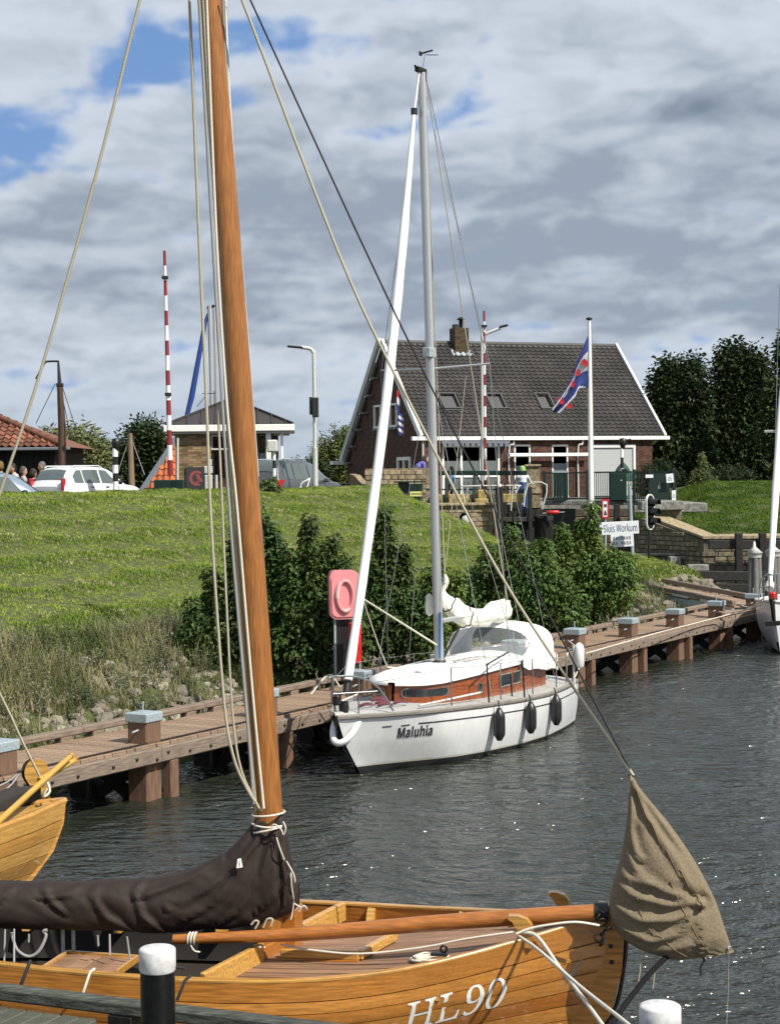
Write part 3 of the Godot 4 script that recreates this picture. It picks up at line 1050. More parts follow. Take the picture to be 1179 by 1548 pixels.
# coursed stonework: blocks as parts on a backing; tops is [x, y, x, y...] above base
func masonry(t: Node3D, xf: Transform3D, w: float, tops: Array, base: float, depth: float, pre: String, course := 0.16, maxh := 0.45, under := []) -> void:
	var r := RandomNumberGenerator.new()
	r.seed = int(w * 1000.0) + tops.size()
	var st := new_st()
	var poly := PackedVector2Array([Vector2(0, base - 0.3), Vector2(w, base - 0.3)])
	if under.size(): poly = PackedVector2Array([Vector2(0, ramp(0.0, under)), Vector2(w, ramp(w, under))])
	for i in range(tops.size() - 2, -1, -2): poly.append(Vector2(tops[i], base + tops[i + 1]))
	prism(st, poly, -depth, -0.03, xf)
	obj("core", st, mats[pre + "3"], t)
	var lens := [0.26, 0.38, 0.5, 0.64]
	var meshes := []
	for l in lens: meshes.append(boxm(Vector3(l - 0.018, course - 0.016, 0.12), 0.014))
	var y := base
	var hi := 0.0
	for i in range(1, tops.size(), 2): hi = maxf(hi, tops[i])
	if under.size():
		y = base
		for i in range(1, under.size(), 2): y = minf(y, under[i])
	while y < base + hi - 0.02:
		var x := -r.randf() * 0.2
		while x < w:
			var k := r.randi() % lens.size()
			var l: float = lens[k]
			var cx: float = x + l / 2
			if cx - l / 2 > -0.05 and cx + l / 2 < w + 0.05:
				var top := minf(ramp(cx - l / 2, tops), ramp(cx + l / 2, tops)) + base
				var low := -99.0
				if under.size(): low = ramp(cx, under)
				if y + course < top + 0.05 and y + course > low:
					put("stone", meshes[k], mats[pre + str(r.randi() % 4)], t, xf * Transform3D(Basis(), Vector3(cx, y + course / 2, -0.05 + r.randf_range(-0.012, 0.014))))
			x += l
		y += course

func background_buildings() -> void:
	# orange roofed house behind the lookout
	var t := thing("orange_roofed_house", "house with steep bright orange tiled roof behind the lookout", "house", Vector3(-7.4, 0, -74.0), 0.0)
	var st := new_st()
	box(st, Vector3(0.2, 3.0, -2.5), Vector3(5.6, 1.2, 4.6))
	obj("wall", st, mats.brickdark, t)
	var bl := Vector3(-2.85, 3.1, 0); var br := Vector3(3.35, 3.1, 0); var tl := Vector3(-1.05, 6.2, -2.5); var tr := Vector3(1.35, 6.2, -2.5)
	st = new_st()
	quad(st, bl, tl, tr, br)
	quad(st, br + Vector3(0, 0, -5), tr, tl, bl + Vector3(0, 0, -5))
	tri(st, bl, bl + Vector3(0, 0, -5), tl); tri(st, br, tr, br + Vector3(0, 0, -5))
	obj("roof", st, mats.tilered, t)
	var dz := (bl - Vector3(bl.x, 6.2, -2.5)).normalized()
	var xf := Transform3D(Basis(Vector3.RIGHT, dz.cross(Vector3.RIGHT), dz), Vector3(0, 6.2, -2.5))
	var sl := sqrt(3.1 * 3.1 + 2.5 * 2.5)
	tiles(t, xf, PackedVector2Array([Vector2(-1.05, 0), Vector2(1.35, 0), Vector2(3.35, sl), Vector2(-2.85, sl)]), 0.26, 0.34, mats.tileorange, 0.16, 8)
	st = new_st()
	bar(st, bl + Vector3(-0.05, 0.05, 0.03), tl + Vector3(-0.05, 0.08, 0), 0.2, 0.14)
	obj("verge_board", st, mats.greyhatch, t)
	st = new_st()
	bar(st, br + Vector3(0.1, 0.05, 0.05), tr + Vector3(0.1, 0.1, 0.05), 0.2, 0.4)
	obj("verge_board", st, mats.fascia, t)
	# black shed with a red tiled hip roof, left edge
	t = thing("black_shed", "black boarded shed with hipped red tiled roof at the left edge", "shed", Vector3(-16.0, 0, -60.5), 0.0)
	for i in 26:
		st = new_st()
		box(st, Vector3(-1.2 + i * 0.24, 3.95, 0), Vector3(0.228, 2.5, 0.04), 0.006)
		obj("board", st, mats.shedwood, t)
	st = new_st()
	box(st, Vector3(1.75, 3.95, -3.0), Vector3(6.2, 2.5, 5.8))
	obj("wall", st, mats.shedwood, t)
	st = new_st()
	var eave := 5.05
	var b0 := Vector3(-2.0, eave, 0.5); var b1 := Vector3(5.25, eave, 0.5); var b2 := Vector3(5.25, eave, -6.4); var b3 := Vector3(-2.0, eave, -6.4)
	var r0 := Vector3(-2.0, 6.8, -2.95); var r1 := Vector3(0.9, 6.8, -2.95)
	quad(st, b0, r0, r1, b1); tri(st, b1, r1, b2); quad(st, b2, r1, r0, b3)
	obj("roof", st, mats.tilered, t)
	dz = (Vector3(0, eave, 0.5) - Vector3(0, 6.8, -2.95)).normalized()
	xf = Transform3D(Basis(Vector3.RIGHT, dz.cross(Vector3.RIGHT), dz), Vector3(0, 6.8, -2.95))
	sl = sqrt(1.75 * 1.75 + 3.45 * 3.45)
	tiles(t, xf, PackedVector2Array([Vector2(-2, 0), Vector2(0.9, 0), Vector2(5.2, sl), Vector2(-2, sl)]), 0.25, 0.3, mats.tilered, 0.4, 9, Color(1.1, 1.0, 0.95))
	st = new_st()
	for i in 14:
		var p := r1.lerp(b1, i / 14.0)
		var q := r1.lerp(b1, (i + 1) / 14.0 + 0.01)
		tube(st, [p + Vector3(0, 0.04, 0), q + Vector3(0, 0.07, 0)], [0.10, 0.12], 8)
	obj("hip_tiles", st, mats.tilered, t)
	st = new_st()
	box(st, Vector3(1.7, 4.98, 0.56), Vector3(7.6, 0.1, 0.14), 0.02)
	obj("gutter", st, mats.greyhatch, t)
	st = new_st()
	box(st, Vector3(4.78, 3.95, -0.1), Vector3(0.2, 2.3, 0.2))
	obj("corner_post", st, mats.greytimber, t)
	# small slate house far left
	t = thing("slate_house", "distant dark slate roof with a grey chimney between trees", "house", Vector3(-14.716, 3.618, -95))
	t.position.y = 2.7
	st = new_st()
	box(st, Vector3(0, 0.6, 0), Vector3(1.8, 1.3, 3.0))
	obj("wall", st, mats.brickdark, t)
	st = new_st()
	prism(st, PackedVector2Array([Vector2(-1.7, 1.1), Vector2(1.6, 1.1), Vector2(1.2, 2.5), Vector2(-0.7, 2.5)]), -1.5, 1.5)
	var rf := obj("roof", st, mats.ridge, t)
	st = new_st()
	box(st, Vector3(-0.55, 2.3, 1.3), Vector3(0.5, 1.1, 0.5), 0.03)
	obj("chimney", st, mats.concrete, rf)
	# far right houses
	for k in 2:
		var p: Vector3 = [Vector3(27.685, 3.439, -135), Vector3(27.739, 3.446, -128)][k]
		t = thing("far_house", ["pale far house with grey gable roof seen through the right trees", "second far grey house at the right edge behind the mast"][k], "house", Vector3(p.x, 2.7, p.z), 25.0)
		st = new_st()
		box(st, Vector3(0, 1.3, 0), Vector3(3.2, 2.6, 5.0))
		obj("wall", st, mats.greytimber, t)
		st = new_st()
		prism(st, PackedVector2Array([Vector2(-1.9, 2.4), Vector2(1.9, 2.4), Vector2(0.0, 4.4)]), -2.7, 2.7)
		obj("roof", st, mats.zinc, t)
		window(t, Transform3D(Basis(), Vector3(0, 1.4, 2.55)), 1.0, 1.1, 2, [0.0], mats.fascia, mats.houseglass, 0.1)

func wallframe(a: Vector3, b: Vector3) -> Transform3D:
	var x := Vector3(b.x - a.x, 0, b.z - a.z).normalized()
	return Transform3D(Basis(x, Vector3.UP, x.cross(Vector3.UP)), Vector3(a.x, 0, a.z))

func seg(called: String, pts: Array, r, mt: Material, parent: Node, n := 6) -> MeshInstance3D:
	var st := new_st()
	tube(st, pts, r, n)
	return obj(called, st, mt, parent)

func lock_walls() -> void:
	var t := thing("stone_wall", "sunlit tan stone wall below the bridge at the top of the mown slope", "wall")
	masonry(t, Transform3D(Basis(), Vector3(1.28, 0, -60.5)), 2.16, [0.0, 2.05, 2.16, 2.05], 0.9, 0.8, "tan", 0.15)
	var st := new_st()
	box(st, Vector3(2.36, 2.985, -60.75), Vector3(2.24, 0.09, 0.7), 0.015)
	obj("coping", st, mats.coping, t)
	st = new_st()
	box(st, Vector3(3.50, 1.2, -63.0), Vector3(0.1, 3.6, 5.0))
	obj("side", st, mats.dun1, t)
	st = new_st()
	lathe(st, [Vector2(0.0, 0.0), Vector2(0.16, 0.0), Vector2(0.20, 0.04), Vector2(0.20, 0.14)], Vector3(2.492, 2.509, -60.42), 16, Basis(Vector3.RIGHT, PI / 2))
	var cap := obj("drain_cover", st, mats.black, t)
	st = new_st()
	lathe(st, [Vector2(0.0, 0.02), Vector2(0.13, 0.02), Vector2(0.15, -0.02)], Vector3(2.507, 2.469, -60.28), 14, Basis(Vector3.RIGHT, PI / 2))
	obj("drain_flap", st, mats.oldwhite, cap)
	# parapet behind the green cabinet, left of the bridge
	t = thing("parapet_wall", "tan stone parapet with flat top left of the bridge, behind the green cabinet", "wall")
	var a := Vector3(-0.839, 3.607, -64)
	var b := Vector3(1.581, 3.58, -64)
	masonry(t, wallframe(a, b), 2.42, [0.0, 1.42, 2.42, 1.42], 2.8, 0.4, "tan", 0.17)
	t = thing("sloping_wall", "low stone wall with sloping top between the grey car and the parapet", "wall")
	a = Vector3(-1.478, 3.607, -65.5)
	b = Vector3(-0.093, 3.603, -63)
	masonry(t, wallframe(a, b), 1.6, [0.0, 1.25, 0.35, 1.2, 1.6, 0.55], 2.8, 0.3, "tan", 0.15)
	t = thing("stone_pier", "square tan stone pier at the right end of the bridge railing", "pillar")
	a = Vector3(4.789, 3.194, -64)
	masonry(t, Transform3D(Basis(), Vector3(a.x, 0, a.z)), 0.5, [0.0, 1.16, 0.5, 1.16], 3.08, 0.45, "tan", 0.19)
	st = new_st()
	box(st, Vector3(a.x + 0.25, 4.27, a.z - 0.22), Vector3(0.56, 0.07, 0.52), 0.015)
	obj("cap", st, mats.coping, t)
	# wing wall on the right bank
	t = thing("wing_wall", "sloping stone wing wall with pale coping on the right side of the lock", "wall")
	a = Vector3(8.117, 2.089, -60.6)
	b = Vector3(9.823, 1.854, -57.2)
	var c := Vector3(13.919, 1.81, -57.1)
	var w1 := Vector2(b.x - a.x, b.z - a.z).length()
	masonry(t, wallframe(a, b), w1, [0.0, 2.35, 0.35, 2.35, w1, 1.72], 0.1, 0.5, "dun", 0.15)
	masonry(t, wallframe(b, c), c.x - b.x, [0.0, 1.72, 4.5, 1.72], 0.1, 0.5, "dun", 0.15)
	st = new_st()
	var i0 := Vector3(0.1, 0, -0.75)
	grid(st, [[Vector3(a.x + 0.35, 2.48, a.z + 0.1), Vector3(b.x, 1.86, b.z + 0.06), Vector3(c.x, 1.86, c.z + 0.06)], [Vector3(a.x + 0.35, 2.56, a.z + 0.1), Vector3(b.x, 1.94, b.z + 0.06), Vector3(c.x, 1.94, c.z + 0.06)],
		[Vector3(a.x + 0.95, 2.60, a.z - 0.3), Vector3(b.x + 0.5, 1.98, b.z - 0.95), Vector3(c.x, 1.98, c.z - 0.9)], [Vector3(a.x + 0.95, 2.2, a.z - 0.3), Vector3(b.x + 0.5, 1.6, b.z - 0.95), Vector3(c.x, 1.6, c.z - 0.9)]], -1)
	obj("coping", st, mats.coping, t)
	st = new_st()
	var l0 := Vector3(7.516, 1.249, -60.8)
	var l1 := Vector3(9.244, 1.335, -58.3)
	bar(st, l0, l1, 0.4, 0.06)
	obj("ledge", st, mats.concrete, t)
	st = new_st()
	bar(st, l0 + Vector3(0, -0.55, -0.05), l1 + Vector3(0, -0.55, -0.05), 0.3, 1.0)
	obj("footing", st, mats.dun3, t)
	st = new_st()
	box(st, Vector3(9.077, 1.002, -58.2), Vector3(0.36, 0.55, 0.5), 0.02)
	box(st, Vector3(8.978, 0.548, -58), Vector3(0.3, 0.35, 0.5), 0.02)
	obj("block", st, mats.concrete, t)
	t = thing("concrete_slab", "grey concrete beam end sticking out below the green railing", "slab")
	st = new_st()
	box(st, Vector3(9.02, 2.871, -60.7), Vector3(1.42, 0.29, 0.9), 0.02)
	obj("slab", st, mats.concrete, t)
	st = new_st()
	box(st, Vector3(9.158, 2.578, -60.9), Vector3(1.1, 0.35, 0.6))
	obj("bearing", st, mats.dun0, t)
	# timber fendering in front of the right wall
	t = thing("timber_fender", "black timber fendering of posts and rails along the right quay wall", "fender")
	st = new_st()
	bar(st, Vector3(9.9, 1.704, -56.7), Vector3(13.771, 1.668, -56.5), 0.25, 0.28, 0.02)
	obj("rail", st, mats.darktimberx, t)
	for q in [[1040, 872, 1150, 0.30], [1060, 889, 1145, 0.24], [1150, 872, 1250, 0.30]]:
		st = new_st()
		var y: float = q[1]
		if q[0] == 1040: bar(st, Vector3(9.126, 0.791, -55.8), Vector3(11.279, 0.757, -55.6), 0.25, 0.30, 0.02)
		elif q[0] == 1060: bar(st, Vector3(9.472, 0.427, -55.7), Vector3(11.256, 0.399, -55.5), 0.25, 0.26, 0.02)
		else: bar(st, Vector3(11.279, 0.757, -55.6), Vector3(13.295, 0.725, -55.4), 0.25, 0.30, 0.02)
		obj("rail", st, mats.darktimberx, t)
	for p in [Vector3(10.808, 1.352, -56.5), Vector3(11.549, 1.343, -56.5), Vector3(12.433, 1.333, -56.5)]:
		st = new_st()
		box(st, Vector3(p.x, 0.6, p.z), Vector3(0.22, 2.9, 0.22), 0.02)
		obj("post", st, mats.darktimber, t)
	st = new_st()
	box(st, Vector3(9.497, 1.006, -56.3), Vector3(0.65, 0.2, 0.3), 0.02)
	obj("block", st, mats.concrete, t)
	# dolphins with white cones
	for k in 2:
		var p: Vector3 = [Vector3(10.396, 0.792, -52), Vector3(11.052, 0.75, -52.6)][k]
		var d := thing("mooring_dolphin", ["weathered pile cluster with white conical cap left of the moored boat's forestay", "weathered pile cluster with white cap behind the moored boat's forestay"][k], "dolphin", Vector3(p.x, 0, p.z), 0.0, "white capped pile clusters")
		for j in 5:
			var an := TAU * j / 5.0 + 0.3
			st = new_st()
			tube(st, [Vector3(cos(an) * 0.17, -1.0, sin(an) * 0.17), Vector3(cos(an) * 0.105, 1.62, sin(an) * 0.105)], [0.10, 0.085], 8)
			obj("pile", st, mats.greytimber, d)
		st = new_st()
		lathe(st, [Vector2(0.20, 1.5), Vector2(0.215, 1.62), Vector2(0.245, 1.63), Vector2(0.05, 1.80), Vector2(0.03, 1.95), Vector2(0.0, 1.96)], Vector3.ZERO, 14)
		obj("cap", st, mats.oldwhite, d)

func bridge_and_gates() -> void:
	var t := thing("lift_bridge", "small lift bridge with yellow girder, green top rail and black struts", "bridge")
	var st := new_st()
	bar(st, Vector3(1.482, 3.162, -62), Vector3(4.571, 3.149, -62), 0.3, 0.30, 0.02)
	obj("girder", st, mats.yellow, t)
	st = new_st()
	box(st, Vector3(3.136, 3.166, -64) + Vector3(-0.25, -0.02, -0.2), Vector3(3.0, 0.12, 3.4))
	obj("deck", st, mats.asphalt, t)
	st = new_st()
	bar(st, Vector3(1.514, 4.041, -62), Vector3(4.669, 4.005, -62), 0.18, 0.16, 0.02)
	obj("top_rail", st, mats.green, t)
	st = new_st()
	bar(st, Vector3(1.508, 3.477, -62), Vector3(4.574, 3.442, -62), 0.05, 0.05)
	obj("rail", st, mats.railgreen, t)
	for i in 20:
		st = new_st()
		var p := (Vector3(1.599, 3.476, -62.05)).lerp(Vector3(4.532, 3.443, -62.05), i / 19.0)
		box(st, p, Vector3(0.025, 0.55, 0.025))
		obj("baluster", st, mats.railgreen, t)
	for p in [Vector3(1.927, 3.519, -61.7), Vector3(2.869, 3.509, -61.7)]:
		st = new_st()
		bar(st, p + Vector3(0.02, 0.42, -0.3), p + Vector3(0, -0.42, 0), 0.11, 0.11, 0.01)
		box(st, p + Vector3(0, -0.38, 0.02), Vector3(0.16, 0.2, 0.14), 0.02)
		obj("strut", st, mats.railgreen, t)
	st = new_st()
	var h := [Vector3(2.555, 2.89, -61.3), Vector3(2.427, 3.516, -61.3), Vector3(2.495, 3.582, -61.3), Vector3(4.256, 3.584, -61.3), Vector3(4.345, 3.539, -61.3), Vector3(4.208, 3.295, -61.3)]
	tube(st, smooth_path(h, 3), 0.028, 6)
	rod(st, Vector3(4.144, 3.563, -61.3), Vector3(4.069, 2.739, -61.3), 0.022)
	rod(st, Vector3(2.628, 3.536, -61.3), Vector3(2.602, 3.202, -61.3), 0.02)
	solo("handrail", st, mats.oldwhite, "white tubular handrail in front of the yellow bridge girder", "handrail")
	st = new_st()
	tube(st, smooth_path([Vector3(4.494, 2.873, -61), Vector3(4.612, 3.604, -61), Vector3(5.256, 3.597, -61), Vector3(5.092, 2.778, -61)], 3), 0.028, 6)
	rod(st, Vector3(4.612, 3.559, -61), Vector3(4.519, 3.183, -61), 0.022)
	solo("handrail", st, mats.oldwhite, "white tubular handrail on top of the dark lock gate", "handrail")
	# tall black gate posts
	for k in 2:
		var p: Vector3 = [Vector3(3.625, 2.918, -60.2), Vector3(4.646, 2.683, -60.4)][k]
		var g := thing("gate_post", ["thick black gate post with white knob in front of the yellow girder", "slim black gate post between the two white handrails"][k], "post", Vector3(p.x, 0, p.z))
		st = new_st()
		box(st, Vector3(0, 1.6 + 0.9, 0), Vector3(0.23 if k == 0 else 0.13, 2.1, 0.2), 0.02)
		obj("shaft", st, mats.darktimber, g)
		if k == 0:
			st = new_st()
			lathe(st, [Vector2(0.0, 0.12), Vector2(0.05, 0.09), Vector2(0.06, 0.03), Vector2(0.05, 0.0)], Vector3(0, 3.55, 0), 8)
			obj("knob", st, mats.white, g)
	# timber lock gate
	t = thing("lock_gate", "dark weathered timber lock gate of upright planks", "gate")
	for i in 12:
		st = new_st()
		var p := (Vector3(3.734, 2.116, -61.4)).lerp(Vector3(5.48, 2.073, -62.2), i / 11.0)
		var top := 2.95 if i < 5 else 2.72
		box(st, Vector3(p.x, (top - 0.5) / 2 + 0.0 + sin(i * 2.3) * 0.05, p.z + (i % 2) * 0.03), Vector3(0.142, top + 0.6, 0.09), 0.012)
		obj("plank", st, mats.darktimber, t)
	st = new_st()
	bar(st, Vector3(3.703, 2.434, -61.2), Vector3(5.533, 2.439, -62), 0.16, 0.16, 0.02)
	obj("gate_rail", st, mats.darktimberx, t)
	st = new_st()
	lathe(st, [Vector2(0.21, -0.5), Vector2(0.21, 2.45), Vector2(0.24, 2.47), Vector2(0.24, 2.56), Vector2(0.17, 2.62), Vector2(0.0, 2.62)], Vector3(Vector3(5.008, 2.124, -60.6).x, 0, -60.6), 12)
	obj("heel_post", st, mats.darktimber, t)
	t = thing("red_float", "red cylindrical float on a bar above the dark lock gate", "float")
	st = new_st()
	var f0 := Vector3(5.186, 2.679, -60.3)
	var f1 := Vector3(5.603, 2.696, -60.3)
	tube(st, [f0, f0.lerp(f1, 0.05), f0.lerp(f1, 0.95), f1], [0.03, 0.065, 0.065, 0.03], 10)
	obj("body", st, mats.red, t)
	seg("rod", [Vector3(5.054, 2.659, -60.3), Vector3(5.779, 2.694, -60.3)], 0.018, mats.galv, t)
	st = new_st()
	tube(st, sagline(Vector3(5.181, 2.592, -60.25), Vector3(5.751, 2.652, -60.25), 0.5, 12), 0.02, 5)
	tag(obj("chain", st, mats.darkmetal, self), "slack dark chain hanging below the red float", "chain")
	# far chamber walls
	t = thing("chamber_wall", "grey brown timber planked lock chamber wall under the terrace", "wall")
	for i in 9:
		st = new_st()
		var y := 0.2 + i * 0.30
		bar(st, Vector3(5.62, y, -64.0), Vector3(8.35, y, -63.2), 0.12, 0.275, 0.015)
		obj("plank", st, mats["dun%d" % [3, 1, 3, 0, 1, 3, 1, 0, 3][i]], t)
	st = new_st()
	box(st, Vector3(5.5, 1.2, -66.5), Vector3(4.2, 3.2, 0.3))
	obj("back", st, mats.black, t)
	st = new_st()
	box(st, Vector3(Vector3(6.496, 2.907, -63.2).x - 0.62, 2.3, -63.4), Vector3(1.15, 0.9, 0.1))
	obj("recess_shade", st, mats.black, t)  # flat black panel, painted shade for the dark chamber opening
	st = new_st()
	box(st, Vector3(Vector3(7.206, 2.604, -63).x, 2.35, -63.1), Vector3(0.42, 1.2, 0.4), 0.02)
	obj("pier", st, mats.concrete, t)
	for p in [Vector3(8.161, 2.06, -61.6), Vector3(7.718, 2.054, -62)]:
		st = new_st()
		box(st, Vector3(p.x, 1.6, p.z), Vector3(0.2, 2.6, 0.16), 0.02)
		obj("upright", st, mats.darktimber, t)

func terrace() -> void:
	var t := thing("terrace", "concrete terrace slab between the lock and the brick house", "terrace")
	var st := new_st()
	box(st, Vector3(7.0, 2.72, -74.5), Vector3(8.4, 0.32, 20.5), 0.02)
	obj("slab", st, mats.concrete, t)
	st = new_st()
	bar(st, Vector3(5.364, 2.963, -63.4), Vector3(9.259, 2.938, -62), 0.3, 0.16, 0.02)
	obj("edge_beam", st, mats.concrete, t)
	t = thing("green_railing", "dark green metal railing with upright bars along the terrace edge", "railing")
	var a := Vector3(5.374, 4, -63.4)
	var b := Vector3(9.611, 3.948, -61.6)
	var yt := a.y
	var yb := 3.02
	for y in [yt, yb + 0.08]:
		st = new_st()
		bar(st, Vector3(a.x, y, a.z), Vector3(b.x, y, b.z), 0.05, 0.05)
		obj("rail", st, mats.railgreen, t)
	for i in 62:
		var p := a.lerp(b, i / 61.0)
		st = new_st()
		box(st, Vector3(p.x, (yt + yb) / 2, p.z), Vector3(0.022, yt - yb, 0.022))
		obj("bar", st, mats.railgreen, t)
	for f in [0.0, 0.345, 0.70, 0.82, 1.0]:
		var p := a.lerp(b, f)
		st = new_st()
		box(st, Vector3(p.x, (yt + yb) / 2 + 0.03, p.z), Vector3(0.10, yt - yb + 0.12, 0.08), 0.01)
		obj("post", st, mats.railgreen, t)
	t = thing("railing_gate", "green planked gate at the left end of the terrace railing", "gate")
	var p0 := Vector3(5.907, 3.421, -63)
	for i in 5:
		st = new_st()
		box(st, Vector3(p0.x - 0.21 + i * 0.105, (yt + yb) / 2, p0.z), Vector3(0.098, yt - yb, 0.03), 0.006)
		obj("board", st, mats.green, t)
	st = new_st()
	box(st, Vector3(p0.x, yt + 0.03, p0.z), Vector3(0.6, 0.05, 0.06))
	obj("top", st, mats.galv, t)
	t = thing("green_cabinet", "dark green cabinet behind the railing below the striped signal post", "cabinet")
	var p1 := Vector3(7.798, 3.519, -62)
	st = new_st()
	box(st, Vector3(p1.x, 3.5, p1.z - 0.35), Vector3(0.55, 0.95, 0.45), 0.02)
	obj("body", st, mats.green, t)
	st = new_st()
	box(st, Vector3(p1.x + 0.1, 3.72, p1.z - 0.12), Vector3(0.05, 0.05, 0.02))
	obj("latch", st, mats.galv, t)
	t = thing("mesh_panel", "green wire mesh panel with pale drop shape at the right end of the railing", "panel")
	var p2 := Vector3(9.084, 3.44, -61.4)
	st = new_st()
	box(st, Vector3(p2.x, 3.5, p2.z), Vector3(0.72, 0.9, 0.02))
	obj("panel", st, mats.railgreen, t)
	st = new_st()
	prism(st, PackedVector2Array([Vector2(0, 0.16), Vector2(0.05, -0.06), Vector2(0, -0.1), Vector2(-0.05, -0.06)]), 0, 0.01, Transform3D(Basis(), Vector3(p2.x, 3.5, p2.z + 0.012)))
	obj("drop", st, mats.inkgrey, t)
	for k in 3:
		var q: Vector3 = [Vector3(9.414, 3.771, -61.2), Vector3(9.542, 3.191, -61.2), Vector3(8.739, 3.846, -61.3)][k]
		var sz: Vector3 = [Vector3(0.25, 0.30, 0.015), Vector3(0.14, 0.34, 0.015), Vector3(0.26, 0.11, 0.015)][k]
		var s := thing("notice_sign", ["square white notice tilted on the top right of the green railing", "narrow white notice low on the last railing post", "small pale plate on the railing's top rail above the traffic light"][k], "sign", q)
		st = new_st()
		box(st, Vector3.ZERO, sz, 0.004, Basis(Vector3.BACK, 0.1 if k == 0 else 0.0))
		obj("plate", st, mats.signwhite, s)
		if k < 2:
			st = new_st()
			for j in 3: box(st, Vector3(0, 0.04 - j * 0.05, 0.012), Vector3(sz.x * (0.3 if j == 0 else 0.6), 0.018, 0.004))
			obj("print", st, mats.inkgrey, s)
	# striped bell signals
	striped_signal("black and white striped signal post with dark bell in front of the roller shutter", Vector3(8.067, 3.855, -63.2), 3.0, Vector3(8.079, 5.186, -63.2).y, 0.052, 5)
	striped_signal("black and white striped signal post beside the white car", Vector3(-7.824, 4.027, -52), 2.7, Vector3(-7.808, 5.122, -52).y, 0.055, 9)
	striped_signal("black and white striped signal post with white lamp box in front of the grey car", Vector3(-3.35, 3.977, -53), 2.8, Vector3(-3.338, 4.978, -53).y, 0.05, 8)
	t = thing("garden_parasol", "closed green parasol top behind the terrace railing", "parasol", Vector3(8.962, 3.951, -70))
	st = new_st()
	lathe(st, [Vector2(0.46, -0.3), Vector2(0.42, -0.1), Vector2(0.2, 0.26), Vector2(0.04, 0.44), Vector2(0.0, 0.46)], Vector3(0, 0, 0), 8, Basis(), true)
	obj("canopy", st, mats.umbgreen, t)
	seg("pole", [Vector3(0, -1.2, 0), Vector3(0, 0.6, 0)], 0.03, mats.white, t)

func striped_signal(label: String, at: Vector3, y0: float, y1: float, r: float, n: int) -> void:
	var t := thing("striped_signal_post", label, "signal post", Vector3(at.x, 0, at.z))
	var top := y1 - 0.3
	for i in n:
		var a := lerpf(y0, top, float(i) / n)
		var b := lerpf(y0, top, float(i + 1) / n)
		seg("band", [Vector3(0, a, 0), Vector3(0, b, 0)], r * (1.5 if n == 9 else 1.0), mats.white if (n - i) % 2 else mats.black, t, 10)
	var st := new_st()
	if n == 8:
		box(st, Vector3(-0.05, y1 - 0.12, 0), Vector3(0.32, 0.36, 0.28), 0.04)
		obj("lamp_box", st, mats.oldwhite, t)
	else:
		lathe(st, [Vector2(r, -0.08), Vector2(0.09, 0.0), Vector2(0.135, 0.14), Vector2(0.12, 0.27), Vector2(0.0, 0.30)], Vector3(0.03, y1 - 0.3, 0), 12)
		bar(st, Vector3(0.1, y1 - 0.08, 0), Vector3(0.32, y1 - 0.05, 0), 0.05, 0.05)
		obj("bell", st, mats.black, t)
		if n == 5:
			st = new_st()
			box(st, Vector3(0.08, lerpf(y0, top, 0.55), 0.05), Vector3(0.2, 0.16, 0.14), 0.03)
			obj("sensor", st, mats.black, t)

func striped_pole(t: Node3D, a: Vector3, b: Vector3, n: int, r0: float, r1: float) -> void:
	for i in n:
		var p := a.lerp(b, float(i) / n)
		var q := a.lerp(b, float(i + 1) / n)
		seg("band", [p, q], [lerpf(r0, r1, float(i) / n), lerpf(r0, r1, float(i + 1) / n)], mats.barrierred if i % 2 == 0 else mats.barrierwhite, t, 10)

